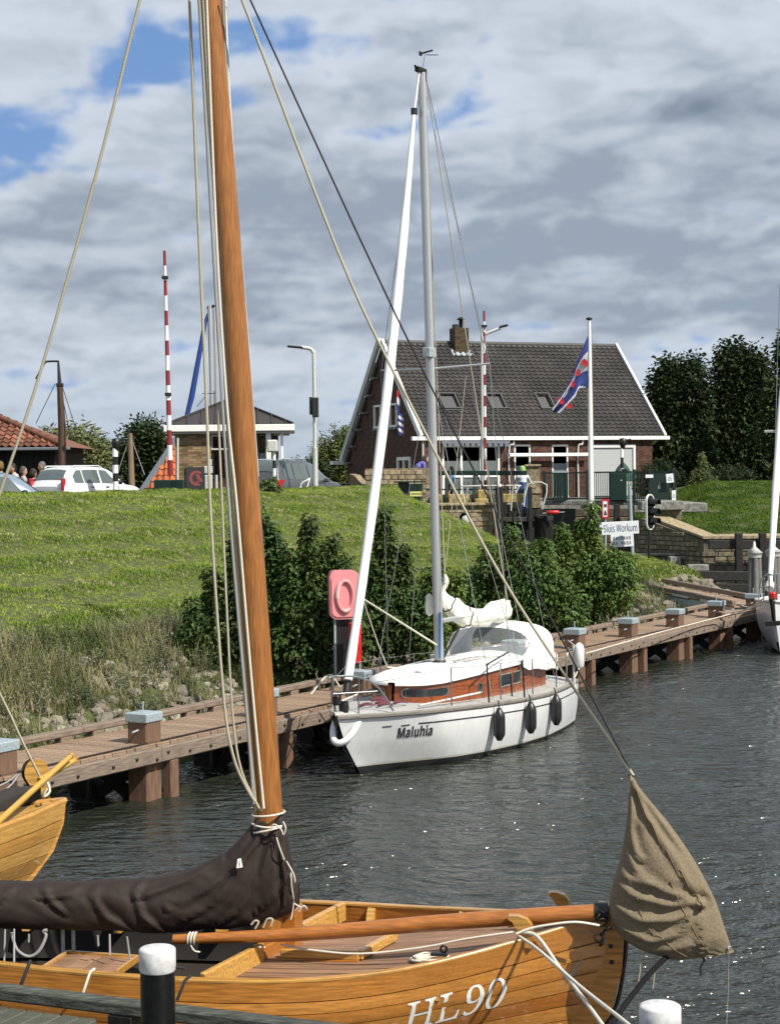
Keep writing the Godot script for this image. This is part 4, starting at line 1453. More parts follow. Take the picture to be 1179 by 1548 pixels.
func barriers_and_lamps() -> void:
	var t := thing("road_barrier", "tall raised red and white road barrier left of the lookout", "barrier")
	var a := Vector3(-6.495, 4.052, -54)
	var b := Vector3(-6.581, 10.692, -54)
	striped_pole(t, a, b, 15, 0.085, 0.042)
	var st := new_st()
	for k in [0.36, 0.88]:
		box(st, a.lerp(b, k) + Vector3(0, 0, 0.05), Vector3(0.19, 0.10, 0.14), 0.02)
	obj("lamp", st, mats.darkmetal, t)
	for k in 2:
		st = new_st()
		var p: Vector3 = [Vector3(-6.708, 3.859, -53.8), Vector3(-6.328, 3.853, -54.4)][k]
		box(st, Vector3(p.x, 3.42, p.z), Vector3([0.46, 0.36][k], 0.98, 0.5), 0.02)
		obj("housing", st, mats.green, t)
	t = thing("road_barrier", "raised red and white road barrier in front of the house roof", "barrier")
	a = Vector3(3.183, 3.409, -62.6)
	b = Vector3(3.304, 9.587, -62.6)
	striped_pole(t, a + Vector3(0.1, 0, 0), b, 17, 0.06, 0.036)
	st = new_st()
	box(st, Vector3(3.129, 3.278, -62) + Vector3(0, 0, 0.1), Vector3(0.34, 0.36, 0.3), 0.05)
	box(st, Vector3(3.089, 3.08, -61.7) + Vector3(0, 0, 0.1), Vector3(0.46, 0.16, 0.3), 0.03)
	obj("counterweight", st, mats.yellow, t)
	st = new_st()
	box(st, Vector3(3.282, 9.058, -62.5), Vector3(0.22, 0.09, 0.12), 0.02)
	obj("lamp", st, mats.darkmetal, t)
	# street lamps
	t = thing("street_lamp", "white street lamp with short bent arm and a signal box half way up", "street lamp")
	var p0 := Vector3(-2.322, 3.698, -57)
	var p1 := Vector3(-2.324, 7.59, -57)
	seg("pole", [Vector3(p0.x, 2.8, p0.z), p0, p0.lerp(p1, 0.3)], 0.085, mats.oldwhite, t, 10)
	seg("mast", smooth_path([p0.lerp(p1, 0.3), p1, Vector3(-2.354, 7.859, -57), Vector3(-2.456, 7.963, -57), Vector3(-2.725, 8.007, -57)], 4), 0.058, mats.oldwhite, t, 8)
	st = new_st()
	box(st, Vector3(-2.911, 8.02, -57), Vector3(0.5, 0.07, 0.18), 0.03, Basis(Vector3.BACK, -0.1))
	obj("lamp_head", st, mats.darkmetal, t)
	st = new_st()
	box(st, Vector3(-2.288, 6.117, -56.9) + Vector3(0, 0, 0.09), Vector3(0.20, 0.62, 0.12), 0.02)
	box(st, Vector3(-2.417, 6.122, -57) + Vector3(-0.02, 0.05, 0), Vector3(0.08, 0.55, 0.3), 0.01)
	obj("signal_box", st, mats.darkmetal, t)
	t = thing("street_lamp", "slender white street lamp with long raised arm beside the right barrier", "street lamp")
	p0 = Vector3(3.244, 3.448, -63.5)
	p1 = Vector3(3.271, 8.52, -63.5)
	seg("pole", [Vector3(p0.x, 2.8, p0.z), p0.lerp(p1, 0.35)], 0.085, mats.oldwhite, t, 10)
	seg("mast", smooth_path([p0.lerp(p1, 0.35), p1, Vector3(3.308, 8.795, -63.5), Vector3(3.494, 8.908, -63.5), Vector3(3.91, 9.065, -63.5)], 4), 0.055, mats.oldwhite, t, 8)
	st = new_st()
	box(st, Vector3(4.026, 9.132, -63.5), Vector3(0.32, 0.08, 0.2), 0.03, Basis(Vector3.BACK, 0.22))
	obj("lamp_head", st, mats.darkmetal, t)
	# old ship's mast behind the shed and other spars
	t = thing("ship_mast", "brown mast of a traditional ship with bent vane above the black shed", "mast")
	seg("pole", [Vector3(-10.239, 3.705, -57), Vector3(-10.23, 5.714, -57), Vector3(-10.276, 6.853, -57)], [0.13, 0.12, 0.09], mats.mastbrown, t, 10)
	seg("topmast", [Vector3(-10.276, 6.853, -57), Vector3(-10.315, 7.68, -57)], [0.07, 0.03], mats.darkmetal, t, 8)
	seg("vane", smooth_path([Vector3(-10.315, 7.659, -57), Vector3(-10.657, 7.653, -57), Vector3(-10.741, 7.602, -57), Vector3(-10.868, 7.376, -57), Vector3(-11.017, 7.109, -57)], 4), 0.035, mats.darkmetal, t)
	st = new_st()
	box(st, Vector3(-10.275, 6.915, -57), Vector3(0.22, 0.12, 0.16), 0.02)
	obj("masthead_fitting", st, mats.darkmetal, t)
	for q in [[Vector3(-10.419, 6.958, -57), Vector3(-11.038, 5.723, -57)], [Vector3(-10.213, 6.914, -57), Vector3(-9.778, 5.502, -57)], [Vector3(-10.236, 6.749, -57), Vector3(-9.948, 5.194, -57)]]:
		seg("stay", q, 0.012, mats.darkrope, t, 4)
	t = thing("wooden_pole", "bare pale wooden mast with slack stays between the dark trees", "pole")
	seg("pole", [Vector3(-7.922, 3.685, -56), Vector3(-7.959, 5.354, -56)], [0.10, 0.075], mats.palewood, t, 8)
	seg("pin", [Vector3(-7.989, 5.415, -56), Vector3(-7.982, 5.171, -56)], 0.04, mats.darkmetal, t)
	for q in [[Vector3(-7.982, 5.212, -56), Vector3(-8.406, 3.995, -56)], [Vector3(-7.94, 5.252, -56), Vector3(-7.53, 4.067, -56)]]:
		seg("stay", q, 0.012, mats.greyrope, t, 4)
	t = thing("yacht_mast", "grey aluminium yacht mast with blue furled headsail behind the lookout", "mast")
	seg("pole", [Vector3(-7.248, 6.217, -75), Vector3(-7.32, 11.059, -75)], 0.10, mats.alu, t, 8)
	seg("second_pole", [Vector3(-7.245, 6.276, -77), Vector3(-7.32, 11.248, -77)], 0.07, mats.alu, t, 8)
	seg("furled_sail", [Vector3(-8.335, 6.447, -75), Vector3(-8.105, 7.315, -75), Vector3(-7.521, 10.301, -75), Vector3(-7.406, 10.734, -75)], [0.09, 0.12, 0.09, 0.03], mats.bluesail, t, 8)
	seg("cap", [Vector3(-7.431, 10.952, -75), Vector3(-7.103, 11.057, -75)], 0.06, mats.darkmetal, t)
	t = thing("bicycle_stand", "white tubular bicycle stand in front of the grey car", "stand")
	seg("hoop", smooth_path([Vector3(-2.58, 3.548, -52.5), Vector3(-2.539, 3.757, -52.5), Vector3(-2.347, 3.869, -52.5), Vector3(-2.308, 3.888, -52.5), Vector3(-2.408, 3.546, -52.5)], 3), 0.025, mats.white, t)
	t = thing("green_box", "dark green utility cabinet with yellow plate on the slope beside the parapet", "cabinet")
	var g := Vector3(0.663, 2.896, -59.6)
	st = new_st()
	box(st, Vector3(g.x - 0.21, 3.27, g.z - 0.15), Vector3(0.36, 0.92, 0.55), 0.015)
	obj("body", st, mats.green, t)
	st = new_st()
	box(st, Vector3(g.x + 0.19, 3.2, g.z), Vector3(0.44, 0.98, 0.55), 0.015)
	obj("door", st, mats.green, t)
	st = new_st()
	box(st, Vector3(g.x, 3.755, g.z - 0.08), Vector3(1.0, 0.05, 0.75), 0.01)
	obj("lid", st, mats.railgreen, t)
	st = new_st()
	box(st, Vector3(g.x + 0.19, 3.36, g.z + 0.285), Vector3(0.40, 0.16, 0.012))
	var pl := obj("plate", st, mats.signyellow, t)
	st = new_st()
	for j in 6: box(st, Vector3(g.x + 0.05 + j * 0.055, 3.36, g.z + 0.294), Vector3(0.03, 0.055, 0.004))
	obj("print", st, mats.ink, pl)
	t = thing("green_container", "low dark green container between the grey car and the stone wall", "container")
	st = new_st()
	box(st, Vector3(Vector3(-1.606, 3.77, -68).x - 0.1, 3.2, -68), Vector3(0.85, 0.95, 0.6), 0.03)
	obj("body", st, mats.green, t)
	st = new_st()
	box(st, Vector3(Vector3(-1.606, 3.77, -68).x - 0.1, 3.69, -68), Vector3(0.9, 0.05, 0.65), 0.01)
	obj("lid", st, mats.railgreen, t)

# ---------------------------------------------------------------- jetty
func jetty() -> void:
	var t := thing("wooden_jetty", "long brown plank jetty with square mooring posts running along the bank", "jetty")
	var x := Vector3(0.4886, 0, -0.8725)      # along
	var o := Vector3(0.8725, 0, 0.4886)       # towards the water
	var bs := Basis(x, Vector3.UP, o)
	var pm := []
	for k in 3: pm.append(boxm(Vector3(0.134, 0.045, 1.13 + 0.012 * k), 0.006))
	var i := 0
	var s := -3.4
	while s < 24.2:
		var at := jetty_point(s, -0.655 + rng.randf_range(-0.008, 0.008), 0.675 + rng.randf_range(-0.004, 0.004))
		put("plank", pm[i % 3], mats["deckboard%d" % (rng.randi() % 4)], t, Transform3D(bs.rotated(Vector3.UP, rng.randf_range(-0.006, 0.006)), at))
		s += 0.145
		i += 1
	var beam := boxm(Vector3(2.62, 0.185, 0.11), 0.014)
	var rail := boxm(Vector3(2.62, 0.085, 0.14), 0.014)
	var block := boxm(Vector3(0.22, 0.09, 0.12), 0.01)
	var post := boxm(Vector3(0.30, 1.9, 0.30), 0.02)
	var cap := boxm(Vector3(0.335, 0.115, 0.335), 0.012)
	var pile := boxm(Vector3(0.17, 1.25, 0.13), 0.015)
	var st := new_st()
	lathe(st, [Vector2(0.0, 0.012), Vector2(0.02, 0.012), Vector2(0.024, -0.01)], Vector3.ZERO, 8, Basis(Vector3.RIGHT, PI / 2))
	st.generate_normals()
	var bolt := st.commit()
	for k in range(-2, 10):
		var s0 := 2.63 * k + 0.3
		if k < 9 and k > -2:
			var m := s0 + 1.315
			put("beam", beam, mats.beam, t, Transform3D(bs, jetty_point(m, -0.055, 0.565)))
			put("curb_rail", rail, mats.beam, t, Transform3D(bs, jetty_point(m, -1.27, 0.80 + rng.randf_range(-0.006, 0.006))))
			for f in [-1.0, 0.0, 1.0]: put("block", block, mats.beam, t, Transform3D(bs, jetty_point(m + f, -1.27, 0.715)))
			for f in [-1.2, -0.75, -0.3, 0.35, 0.8, 1.2]: put("bolt", bolt, mats.black, t, Transform3D(bs, jetty_point(m + f, 0.004, 0.555 + 0.03 * sin(f * 9.0))))
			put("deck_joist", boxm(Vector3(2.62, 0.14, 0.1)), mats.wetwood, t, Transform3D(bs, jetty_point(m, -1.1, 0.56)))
		if k < -1: continue
		var p := put("mooring_post", post, mats.pile, t, Transform3D(bs, jetty_point(s0, -0.27, 0.05)))
		put("steel_cap", cap, mats.galv, p, Transform3D(Basis(), Vector3(0, 0.965, 0)))
		st = new_st()
		rod(st, Vector3(-0.02, 1.02, 0), Vector3(-0.02, 1.13, 0), 0.012)
		rod(st, Vector3(-0.02, 1.13, 0), Vector3(-0.02, 1.15, 0), 0.018)
		obj("pin", st, mats.galv, p)
		seg("cross_pin", [Vector3(-0.14, 0.82, 0.02), Vector3(-0.27, 0.80, 0.02)], 0.014, mats.galv, p)
		put("pile", pile, mats.pile, t, Transform3D(bs, jetty_point(s0 + 0.265, -0.07, -0.15)))
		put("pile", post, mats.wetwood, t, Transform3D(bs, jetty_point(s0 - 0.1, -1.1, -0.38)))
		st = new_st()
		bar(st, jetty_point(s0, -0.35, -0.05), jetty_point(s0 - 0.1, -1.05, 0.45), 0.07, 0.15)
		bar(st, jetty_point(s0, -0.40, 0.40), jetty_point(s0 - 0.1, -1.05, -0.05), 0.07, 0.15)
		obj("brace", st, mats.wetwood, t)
	seg("edge_line", [jetty_point(-3.2, -0.13, 0.715), jetty_point(24, -0.13, 0.715)], 0.012, mats.darkmetal, t, 5)  # thin dark tube drawn along the outer ends of the deck planks
	# gangway to the bank
	t = thing("gangway", "short sloping plank gangway from the jetty's far end up to the bank", "gangway")
	var a := Vector3(8.116, 0.754, -42.8)
	var b := Vector3(6.038, 1.031, -47.5)
	var gx := (b - a).normalized()
	var gz := Vector3(gx.z, 0, -gx.x).normalized()
	if gz.z < 0.0: gz = -gz
	var n := 26
	for j in n:
		var p := a.lerp(b, (j + 0.5) / n)
		put("plank", boxm(Vector3((b - a).length() / n - 0.012, 0.04, 1.1), 0.006), mats["deckboard%d" % (j % 4)], t, Transform3D(Basis(gx, gz.cross(gx), gz), p - gz * 0.5))
	for q in [[0.06, 0.10, "beam", 0.1], [-1.1, 0.10, "beam", 0.1]]:
		st = new_st()
		bar(st, a + gz * q[0] + Vector3(0, q[1], 0), b + gz * q[0] + Vector3(0, q[1], 0), 0.1, 0.12, 0.012)
		obj("curb_rail", st, mats.beam, t)
	st = new_st()
	bar(st, a + gz * 0.08 + Vector3(0, -0.13, 0), b + gz * 0.08 + Vector3(0, -0.13, 0), 0.06, 0.2)
	obj("steel_girder", st, mats.galv, t)
	for j in 4:
		st = new_st()
		var c := a.lerp(b, 0.12 + j * 0.24)
		bar(st, c + gz * 0.12 + Vector3(0, 0.03, 0), c + gx * 0.7 + gz * 0.12 + Vector3(0, 0.03, 0), 0.02, 0.05)
		obj("pale_strip", st, mats.oldwhite, t)

# ---------------------------------------------------------------- cars
func car(called: String, label: String, at: Vector3, turn: float, paint: Material, mpv: bool) -> Node3D:
	var t := thing(called, label, "car", at, turn)
	# stations from the rear (x = 0) to the nose: x, half width, belt height, top height, half width of the top
	var K := [[0.0, 0.72, 0.86, 0.88, 0.70], [0.10, 0.80, 0.95, 1.02, 0.66], [0.45, 0.84, 0.97, 1.46, 0.56], [1.0, 0.855, 0.96, 1.53, 0.59], [1.8, 0.86, 0.95, 1.54, 0.60], [2.4, 0.86, 0.93, 1.46, 0.57], [2.75, 0.86, 0.92, 1.25, 0.62], [3.1, 0.855, 0.91, 0.98, 0.72], [3.5, 0.84, 0.86, 0.90, 0.74], [3.85, 0.78, 0.74, 0.76, 0.70], [4.02, 0.62, 0.55, 0.57, 0.55]]
	if mpv:
		K = [[0.0, 0.74, 0.92, 0.95, 0.72], [0.08, 0.83, 1.0, 1.12, 0.68], [0.38, 0.86, 1.02, 1.60, 0.60], [1.0, 0.87, 1.01, 1.66, 0.63], [1.9, 0.875, 0.99, 1.66, 0.63], [2.5, 0.875, 0.97, 1.54, 0.60], [3.0, 0.87, 0.96, 1.26, 0.64], [3.45, 0.865, 0.94, 1.0, 0.72], [3.8, 0.84, 0.88, 0.92, 0.74], [4.15, 0.78, 0.74, 0.77, 0.68], [4.3, 0.62, 0.56, 0.58, 0.55]]
	var g := []
	var sub := []
	for i in K.size() - 1:
		for k in 3:
			var f := k / 3.0
			var row := []
			for c in 5: row.append(cubic_interpolate(K[i][c], K[i + 1][c], K[maxi(i - 1, 0)][c], K[mini(i + 2, K.size() - 1)][c], f))
			sub.append(row)
	sub.append(K[K.size() - 1])
	for q in sub:
		var w: float = q[1]
		var top: float = maxf(q[3], q[2] + 0.015)
		var tw: float = q[4]
		var half := [Vector2(w * 0.85, 0.22), Vector2(w * 0.97, 0.32), Vector2(w, 0.58), Vector2(w * 0.985, q[2] - 0.05), Vector2(w * 0.955, q[2]), Vector2(lerpf(w * 0.955, tw, 0.5), lerpf(q[2], top - 0.05, 0.5)), Vector2(tw + 0.02, top - 0.055), Vector2(tw * 0.86, top - 0.012), Vector2(tw * 0.45, top + 0.008)]
		var row := []
		for p in half: row.append(Vector3(q[0], p.y, p.x))
		for j in range(half.size() - 1, -1, -1): row.append(Vector3(q[0], half[j].y, -half[j].x))
		g.append(row)
	var st := new_st()
	grid(st, g, 0)
	for e in [0, g.size() - 1]:
		var c := Vector3.ZERO
		for p in g[e]: c += p / g[e].size()
		for j in g[e].size(): tri(st, c, g[e][j], g[e][(j + 1) % g[e].size()])
	obj("body", st, paint, t)
	var H := 1.66 if mpv else 1.53
	# glazing sits just proud of the body shell
	var surf := func(x: float, f: float, side: float) -> Vector3:
		var j := 0
		while j < sub.size() - 2 and sub[j + 1][0] < x: j += 1
		var u: float = clampf((x - sub[j][0]) / (sub[j + 1][0] - sub[j][0]), 0, 1)
		var w: float = lerpf(sub[j][1], sub[j + 1][1], u) * 0.955
		var b: float = lerpf(sub[j][2], sub[j + 1][2], u)
		var tp: float = lerpf(sub[j][3], sub[j + 1][3], u) - 0.055
		var tw: float = lerpf(sub[j][4], sub[j + 1][4], u) + 0.02
		return Vector3(x, lerpf(b, tp, f), (lerpf(w, tw, f) + 0.006) * side)
	var cuts := [[0.52, 0.95, 0.30], [1.0, 1.75, 0.0], [1.83, 2.62, -0.35]] if not mpv else [[0.45, 0.95, 0.25], [1.02, 1.85, 0.0], [1.93, 2.85, -0.45]]
	for side in [1.0, -1.0]:
		for c in cuts:
			st = new_st()
			var rows := []
			for i in 7:
				var x := lerpf(c[0], c[1], i / 6.0)
				var hi := 0.90
				if c[2] > 0.0: hi = lerpf(0.55, 0.90, minf(1.0, i / 3.0))
				if c[2] < 0.0: hi = 0.90 if i < 3 else lerpf(0.90, 0.14, (i - 3) / 3.0)
				rows.append([surf.call(x, 0.06, side), surf.call(x, lerpf(0.06, hi, 0.5), side), surf.call(x, hi, side)])
			grid(st, rows, 0)
			obj("side_window", st, mats.carpane, t)
		st = new_st()
		box(st, Vector3(2.55 if not mpv else 2.75, 1.0, side * 0.95), Vector3(0.14, 0.14, 0.2), 0.04)
		obj("mirror", st, paint if mpv else mats.black, t)
		for x in [1.55, 2.3]:
			st = new_st()
			box(st, Vector3(x - 0.25, 0.86, side * 0.872), Vector3(0.18, 0.03, 0.03), 0.01)
			obj("door_handle", st, mats.darkmetal, t)
		st = new_st()
		tube(st, [Vector3(0.55, H - 0.04, side * 0.56), Vector3(0.7, H + 0.03, side * 0.58), Vector3(1.9, H + 0.035, side * 0.58), Vector3(2.1, H - 0.03, side * 0.56)], 0.018, 6)
		obj("roof_rail", st, mats.galv if mpv else paint, t)
		st = new_st()
		if mpv:
			prism(st, PackedVector2Array([Vector2(-0.02, 0.72), Vector2(0.34, 1.03), Vector2(0.10, 1.04), Vector2(-0.04, 0.98), Vector2(-0.05, 0.74)]), -0.06, 0.06, Transform3D(Basis(), Vector3(0.03, 0, side * 0.80)))
		else:
			box(st, Vector3(0.06, 0.95, side * 0.70), Vector3(0.16, 0.42, 0.12), 0.03)
		obj("tail_light", st, mats.lampred, t)
		st = new_st()
		box(st, Vector3(3.72 if not mpv else 4.0, 0.70, side * 0.68), Vector3(0.34, 0.14, 0.22), 0.05)
		obj("headlight", st, mats.chrome, t)
		for x in [0.72, 3.18 if not mpv else 3.4]:
			st = new_st()
			lathe(st, [Vector2(0.2, -0.09), Vector2(0.30, -0.09), Vector2(0.315, -0.05), Vector2(0.315, 0.05), Vector2(0.30, 0.09), Vector2(0.2, 0.09)], Vector3(x, 0.315, side * 0.79), 20, Basis(Vector3.RIGHT, PI / 2 * side))
			var wh := obj("wheel", st, mats.rubber, t)
			st = new_st()
			lathe(st, [Vector2(0.0, 0.06), Vector2(0.06, 0.07), Vector2(0.19, 0.05), Vector2(0.205, 0.085)], Vector3(x, 0.315, side * 0.79), 12, Basis(Vector3.RIGHT, PI / 2 * side))
			obj("rim", st, mats.galv, wh)
	# rear and front screens follow the shell
	for e in [[0.16, 0.42, "rear_window"], [2.48 if not mpv else 2.6, 3.02 if not mpv else 3.38, "windscreen"]]:
		st = new_st()
		var rows := []
		for i in 5:
			var x := lerpf(e[0], e[1], i / 4.0)
			var j := 0
			while j < sub.size() - 2 and sub[j + 1][0] < x: j += 1
			var u: float = (x - sub[j][0]) / (sub[j + 1][0] - sub[j][0])
			var tp: float = lerpf(sub[j][3], sub[j + 1][3], u)
			var tw: float = lerpf(sub[j][4], sub[j + 1][4], u)
			var off := Vector3(-0.015 if e[0] < 1.0 else 0.015, 0.012, 0)
			rows.append([Vector3(x, tp - 0.03, tw * 0.95) + off, Vector3(x, tp + 0.003, tw * 0.5) + off, Vector3(x, tp + 0.010, 0) + off, Vector3(x, tp + 0.003, -tw * 0.5) + off, Vector3(x, tp - 0.03, -tw * 0.95) + off])
		grid(st, rows, 0)
		obj(e[2], st, mats.carpane, t)
	st = new_st()
	bar(st, Vector3(0.12, 1.02, 0.15), Vector3(0.33, 1.25, -0.35), 0.03, 0.03)
	obj("wiper", st, mats.black, t)
	return t

func cars() -> void:
	var c := car("parked_car", "white hatchback parked on the dike road at the left, seen from behind", Vector3(-9.85, 2.97, -52.2), 58.0, mats.carwhite, false)
	c.scale = Vector3(0.88, 0.88, 0.88)
	car("parked_car", "dark grey people carrier with roof rails parked between lookout and house", Vector3(-4.22, 2.84, -57.6), 61.0, mats.cargrey, true)
	var p := Vector3(-11.992, 3.819, -46)
	car("parked_car", "pale blue car cut off by the left edge of the picture", Vector3(p.x, 2.62, p.z), 28.0, mats.carblue, false)
	p = Vector3(24.5, 3.622, -118)
	car("parked_car", "tiny white car far off between the right trees", Vector3(p.x - 1.5, 3.0, p.z), 15.0, mats.carwhite, false)

# ---------------------------------------------------------------- people
# bones: [a, b, ra, rb, colour index]; field by summed exponentials, meshed as surface nets
func body_mesh(bones: Array, cols: Array, cell := 0.028) -> SurfaceTool:
	var k := 0.018
	var lo := Vector3(9, 9, 9)
	var hi := -lo
	for b in bones:
		var r := maxf(b[2], b[3]) + 0.08
		lo = lo.min(b[0] - Vector3(r, r, r)).min(b[1] - Vector3(r, r, r))
		hi = hi.max(b[0] + Vector3(r, r, r)).max(b[1] + Vector3(r, r, r))
	var n := Vector3i(((hi - lo) / cell).ceil()) + Vector3i.ONE
	var f := PackedFloat32Array()
	f.resize(n.x * n.y * n.z)
	var own := PackedInt32Array()
	own.resize(f.size())
	var best := PackedFloat32Array()
	best.resize(f.size())
	best.fill(9.0)
	for b in bones:
		var r := maxf(b[2], b[3]) + 0.07
		var p0: Vector3i = Vector3i(((b[0].min(b[1]) - lo - Vector3(r, r, r)) / cell).floor()).clamp(Vector3i.ZERO, n - Vector3i.ONE)
		var p1: Vector3i = Vector3i(((b[0].max(b[1]) - lo + Vector3(r, r, r)) / cell).ceil()).clamp(Vector3i.ZERO, n - Vector3i.ONE)
		var ab: Vector3 = b[1] - b[0]
		var l2 := maxf(ab.length_squared(), 1e-6)
		for z in range(p0.z, p1.z + 1):
			for y in range(p0.y, p1.y + 1):
				for x in range(p0.x, p1.x + 1):
					var p := lo + Vector3(x, y, z) * cell
					var h := clampf((p - b[0]).dot(ab) / l2, 0, 1)
					var d: float = (p - b[0] - ab * h).length() - lerpf(b[2], b[3], h)
					if d > 0.07: continue
					var id := x + n.x * (y + n.y * z)
					f[id] += exp(-d / k)
					if d < best[id]:
						best[id] = d
						own[id] = b[4]
	for i in f.size(): f[i] = -k * log(f[i]) if f[i] > 1e-9 else 0.3
	var st := new_st()
	st.set_smooth_group(0)
	var vert := {}
	var corner := [0, 1, n.x, n.x + 1, n.x * n.y, n.x * n.y + 1, n.x * n.y + n.x, n.x * n.y + n.x + 1]
	var off := [Vector3(0, 0, 0), Vector3(1, 0, 0), Vector3(0, 1, 0), Vector3(1, 1, 0), Vector3(0, 0, 1), Vector3(1, 0, 1), Vector3(0, 1, 1), Vector3(1, 1, 1)]
	var edges := [[0, 1], [2, 3], [4, 5], [6, 7], [0, 2], [1, 3], [4, 6], [5, 7], [0, 4], [1, 5], [2, 6], [3, 7]]
	for z in n.z - 1:
		for y in n.y - 1:
			for x in n.x - 1:
				var id := x + n.x * (y + n.y * z)
				var ins := 0
				for c in 8: ins += 1 if f[id + corner[c]] < 0.0 else 0
				if ins == 0 or ins == 8: continue
				var s := Vector3.ZERO
				var m := 0
				for e in edges:
					var a := f[id + corner[e[0]]]
					var b := f[id + corner[e[1]]]
					if (a < 0.0) != (b < 0.0):
						s += off[e[0]].lerp(off[e[1]], a / (a - b))
						m += 1
				var near := id
				for c in 8:
					if best[id + corner[c]] < best[near]: near = id + corner[c]
				vert[id] = [lo + (Vector3(x, y, z) + s / m) * cell, own[near]]
	var step := [1, n.x, n.x * n.y]
	for id in vert:
		var x: int = id % n.x
		var y: int = (id / n.x) % n.y
		var z: int = id / (n.x * n.y)
		var pos := [x, y, z]
		for a in 3:
			var u := (a + 1) % 3
			var w := (a + 2) % 3
			if pos[u] == 0 or pos[w] == 0: continue
			var f0 := f[id]
			var f1 := f[id + step[a]]
			if (f0 < 0.0) == (f1 < 0.0): continue
			var q := [id, id - step[u], id - step[u] - step[w], id - step[w]]
			var ok := true
			for e in q: ok = ok and vert.has(e)
			if not ok: continue
			if f0 < 0.0: q.reverse()
			for e in [0, 1, 2, 0, 2, 3]:
				st.set_color(cols[vert[q[e]][1]])
				v(st, vert[q[e]][0])
	return st

func limb(bones: Array, pts: Array, rs: Array, c) -> void:
	for i in pts.size() - 1: bones.append([pts[i], pts[i + 1], rs[i], rs[i + 1], c[i] if c is Array else c])

func person(label: String, at: Vector3, turn: float, pose: String, shirt: Color, legs: Color, hair: Color, skin := Color(0.45, 0.27, 0.19), group := "") -> void:
	var b := []
	var hip := Vector3(0, 0.92, 0)
	var neck := Vector3(0, 1.43, 0)
	if pose == "bend": neck = Vector3(0.36, 1.18, 0)
	elif pose == "lean": neck = Vector3(0.10, 1.40, 0)
	var up := (neck - hip).normalized()
	var head := neck + (up * 0.6 + Vector3(0.35 if pose != "stand" else 0.08, 0.75, 0)).normalized() * 0.19
	var sh := neck - up * 0.05
	for s in [-1.0, 1.0]:
		var k := Vector3(0, 0, s)
		limb(b, [hip + k * 0.09, Vector3(0.02, 0.48, s * 0.10), Vector3(-0.02, 0.09, s * 0.11)], [0.085, 0.062, 0.042], 1)
		limb(b, [Vector3(-0.03, 0.045, s * 0.11), Vector3(0.14, 0.035, s * 0.13)], [0.042, 0.035], 4)
		var so := sh + k * 0.175
		var el := so + Vector3(0.0, -0.29, s * 0.05)
		var wr := el + Vector3(0.08, -0.24, 0)
		if pose == "bend":
			el = so + Vector3(0.06, -0.28, s * 0.03)
			wr = el + Vector3(0.16, -0.18, 0)
		elif pose == "lean":
			el = so + Vector3(0.12, -0.24, s * 0.12)
			wr = head + Vector3(0.10, -0.10, s * 0.06) if s > 0 else el + Vector3(0.2, -0.05, -0.05)
		limb(b, [so, el, wr], [0.056, 0.044, 0.032], [0, 2])
		var hd := (wr - el).normalized()
		limb(b, [wr, wr + hd * 0.075], [0.030, 0.036], 2)
	limb(b, [hip, hip.lerp(neck, 0.45), sh - up * 0.06], [0.13, 0.12, 0.13], [1, 0])
	limb(b, [sh + Vector3(0, 0, -0.13), sh + Vector3(0, 0, 0.13)], [0.075, 0.075], 0)
	limb(b, [neck, head - Vector3(0, 0.04, 0)], [0.052, 0.05], 2)
	limb(b, [head + Vector3(0.01, -0.05, 0), head + Vector3(0.0, 0.035, 0)], [0.075, 0.092], 2)
	limb(b, [head + Vector3(0.088, -0.02, 0), head + Vector3(0.10, -0.035, 0)], [0.012, 0.016], 2)
	limb(b, [head + Vector3(-0.022, 0.07, 0), head + Vector3(-0.055, -0.02, 0)], [0.098, 0.088], 3)
	for s in [-1.0, 1.0]: limb(b, [head + Vector3(0, -0.01, s * 0.09), head + Vector3(0, -0.04, s * 0.088)], [0.018, 0.014], 2)
	var st := body_mesh(b, [shirt, legs, skin, hair, Color(0.03, 0.03, 0.03)])
	# fingers
	for e in b:
		if e[4] == 2 and absf(e[2] - 0.030) < 0.001 and absf(e[3] - 0.036) < 0.001:
			var dr: Vector3 = (e[1] - e[0]).normalized()
			var sd := dr.cross(Vector3(1, 0, 0.01)).normalized()
			st.set_color(skin)
			for i in 4:
				var p0: Vector3 = e[1] + sd * (i - 1.5) * 0.019
				tube(st, [p0, p0 + dr * 0.05, p0 + dr * [0.075, 0.085, 0.08, 0.062][i] + Vector3(0.015, 0, 0)], [0.010, 0.009, 0.007], 6)
			tube(st, [e[0] + dr * 0.02, e[0] + dr * 0.05 + Vector3(0.04, 0, 0), e[0] + dr * 0.085 + Vector3(0.045, 0, 0)], [0.012, 0.011, 0.008], 6)
	var o := solo("person", st, mats.skin, label, "person", group)
	o.position = at
	o.rotation.y = deg_to_rad(turn)

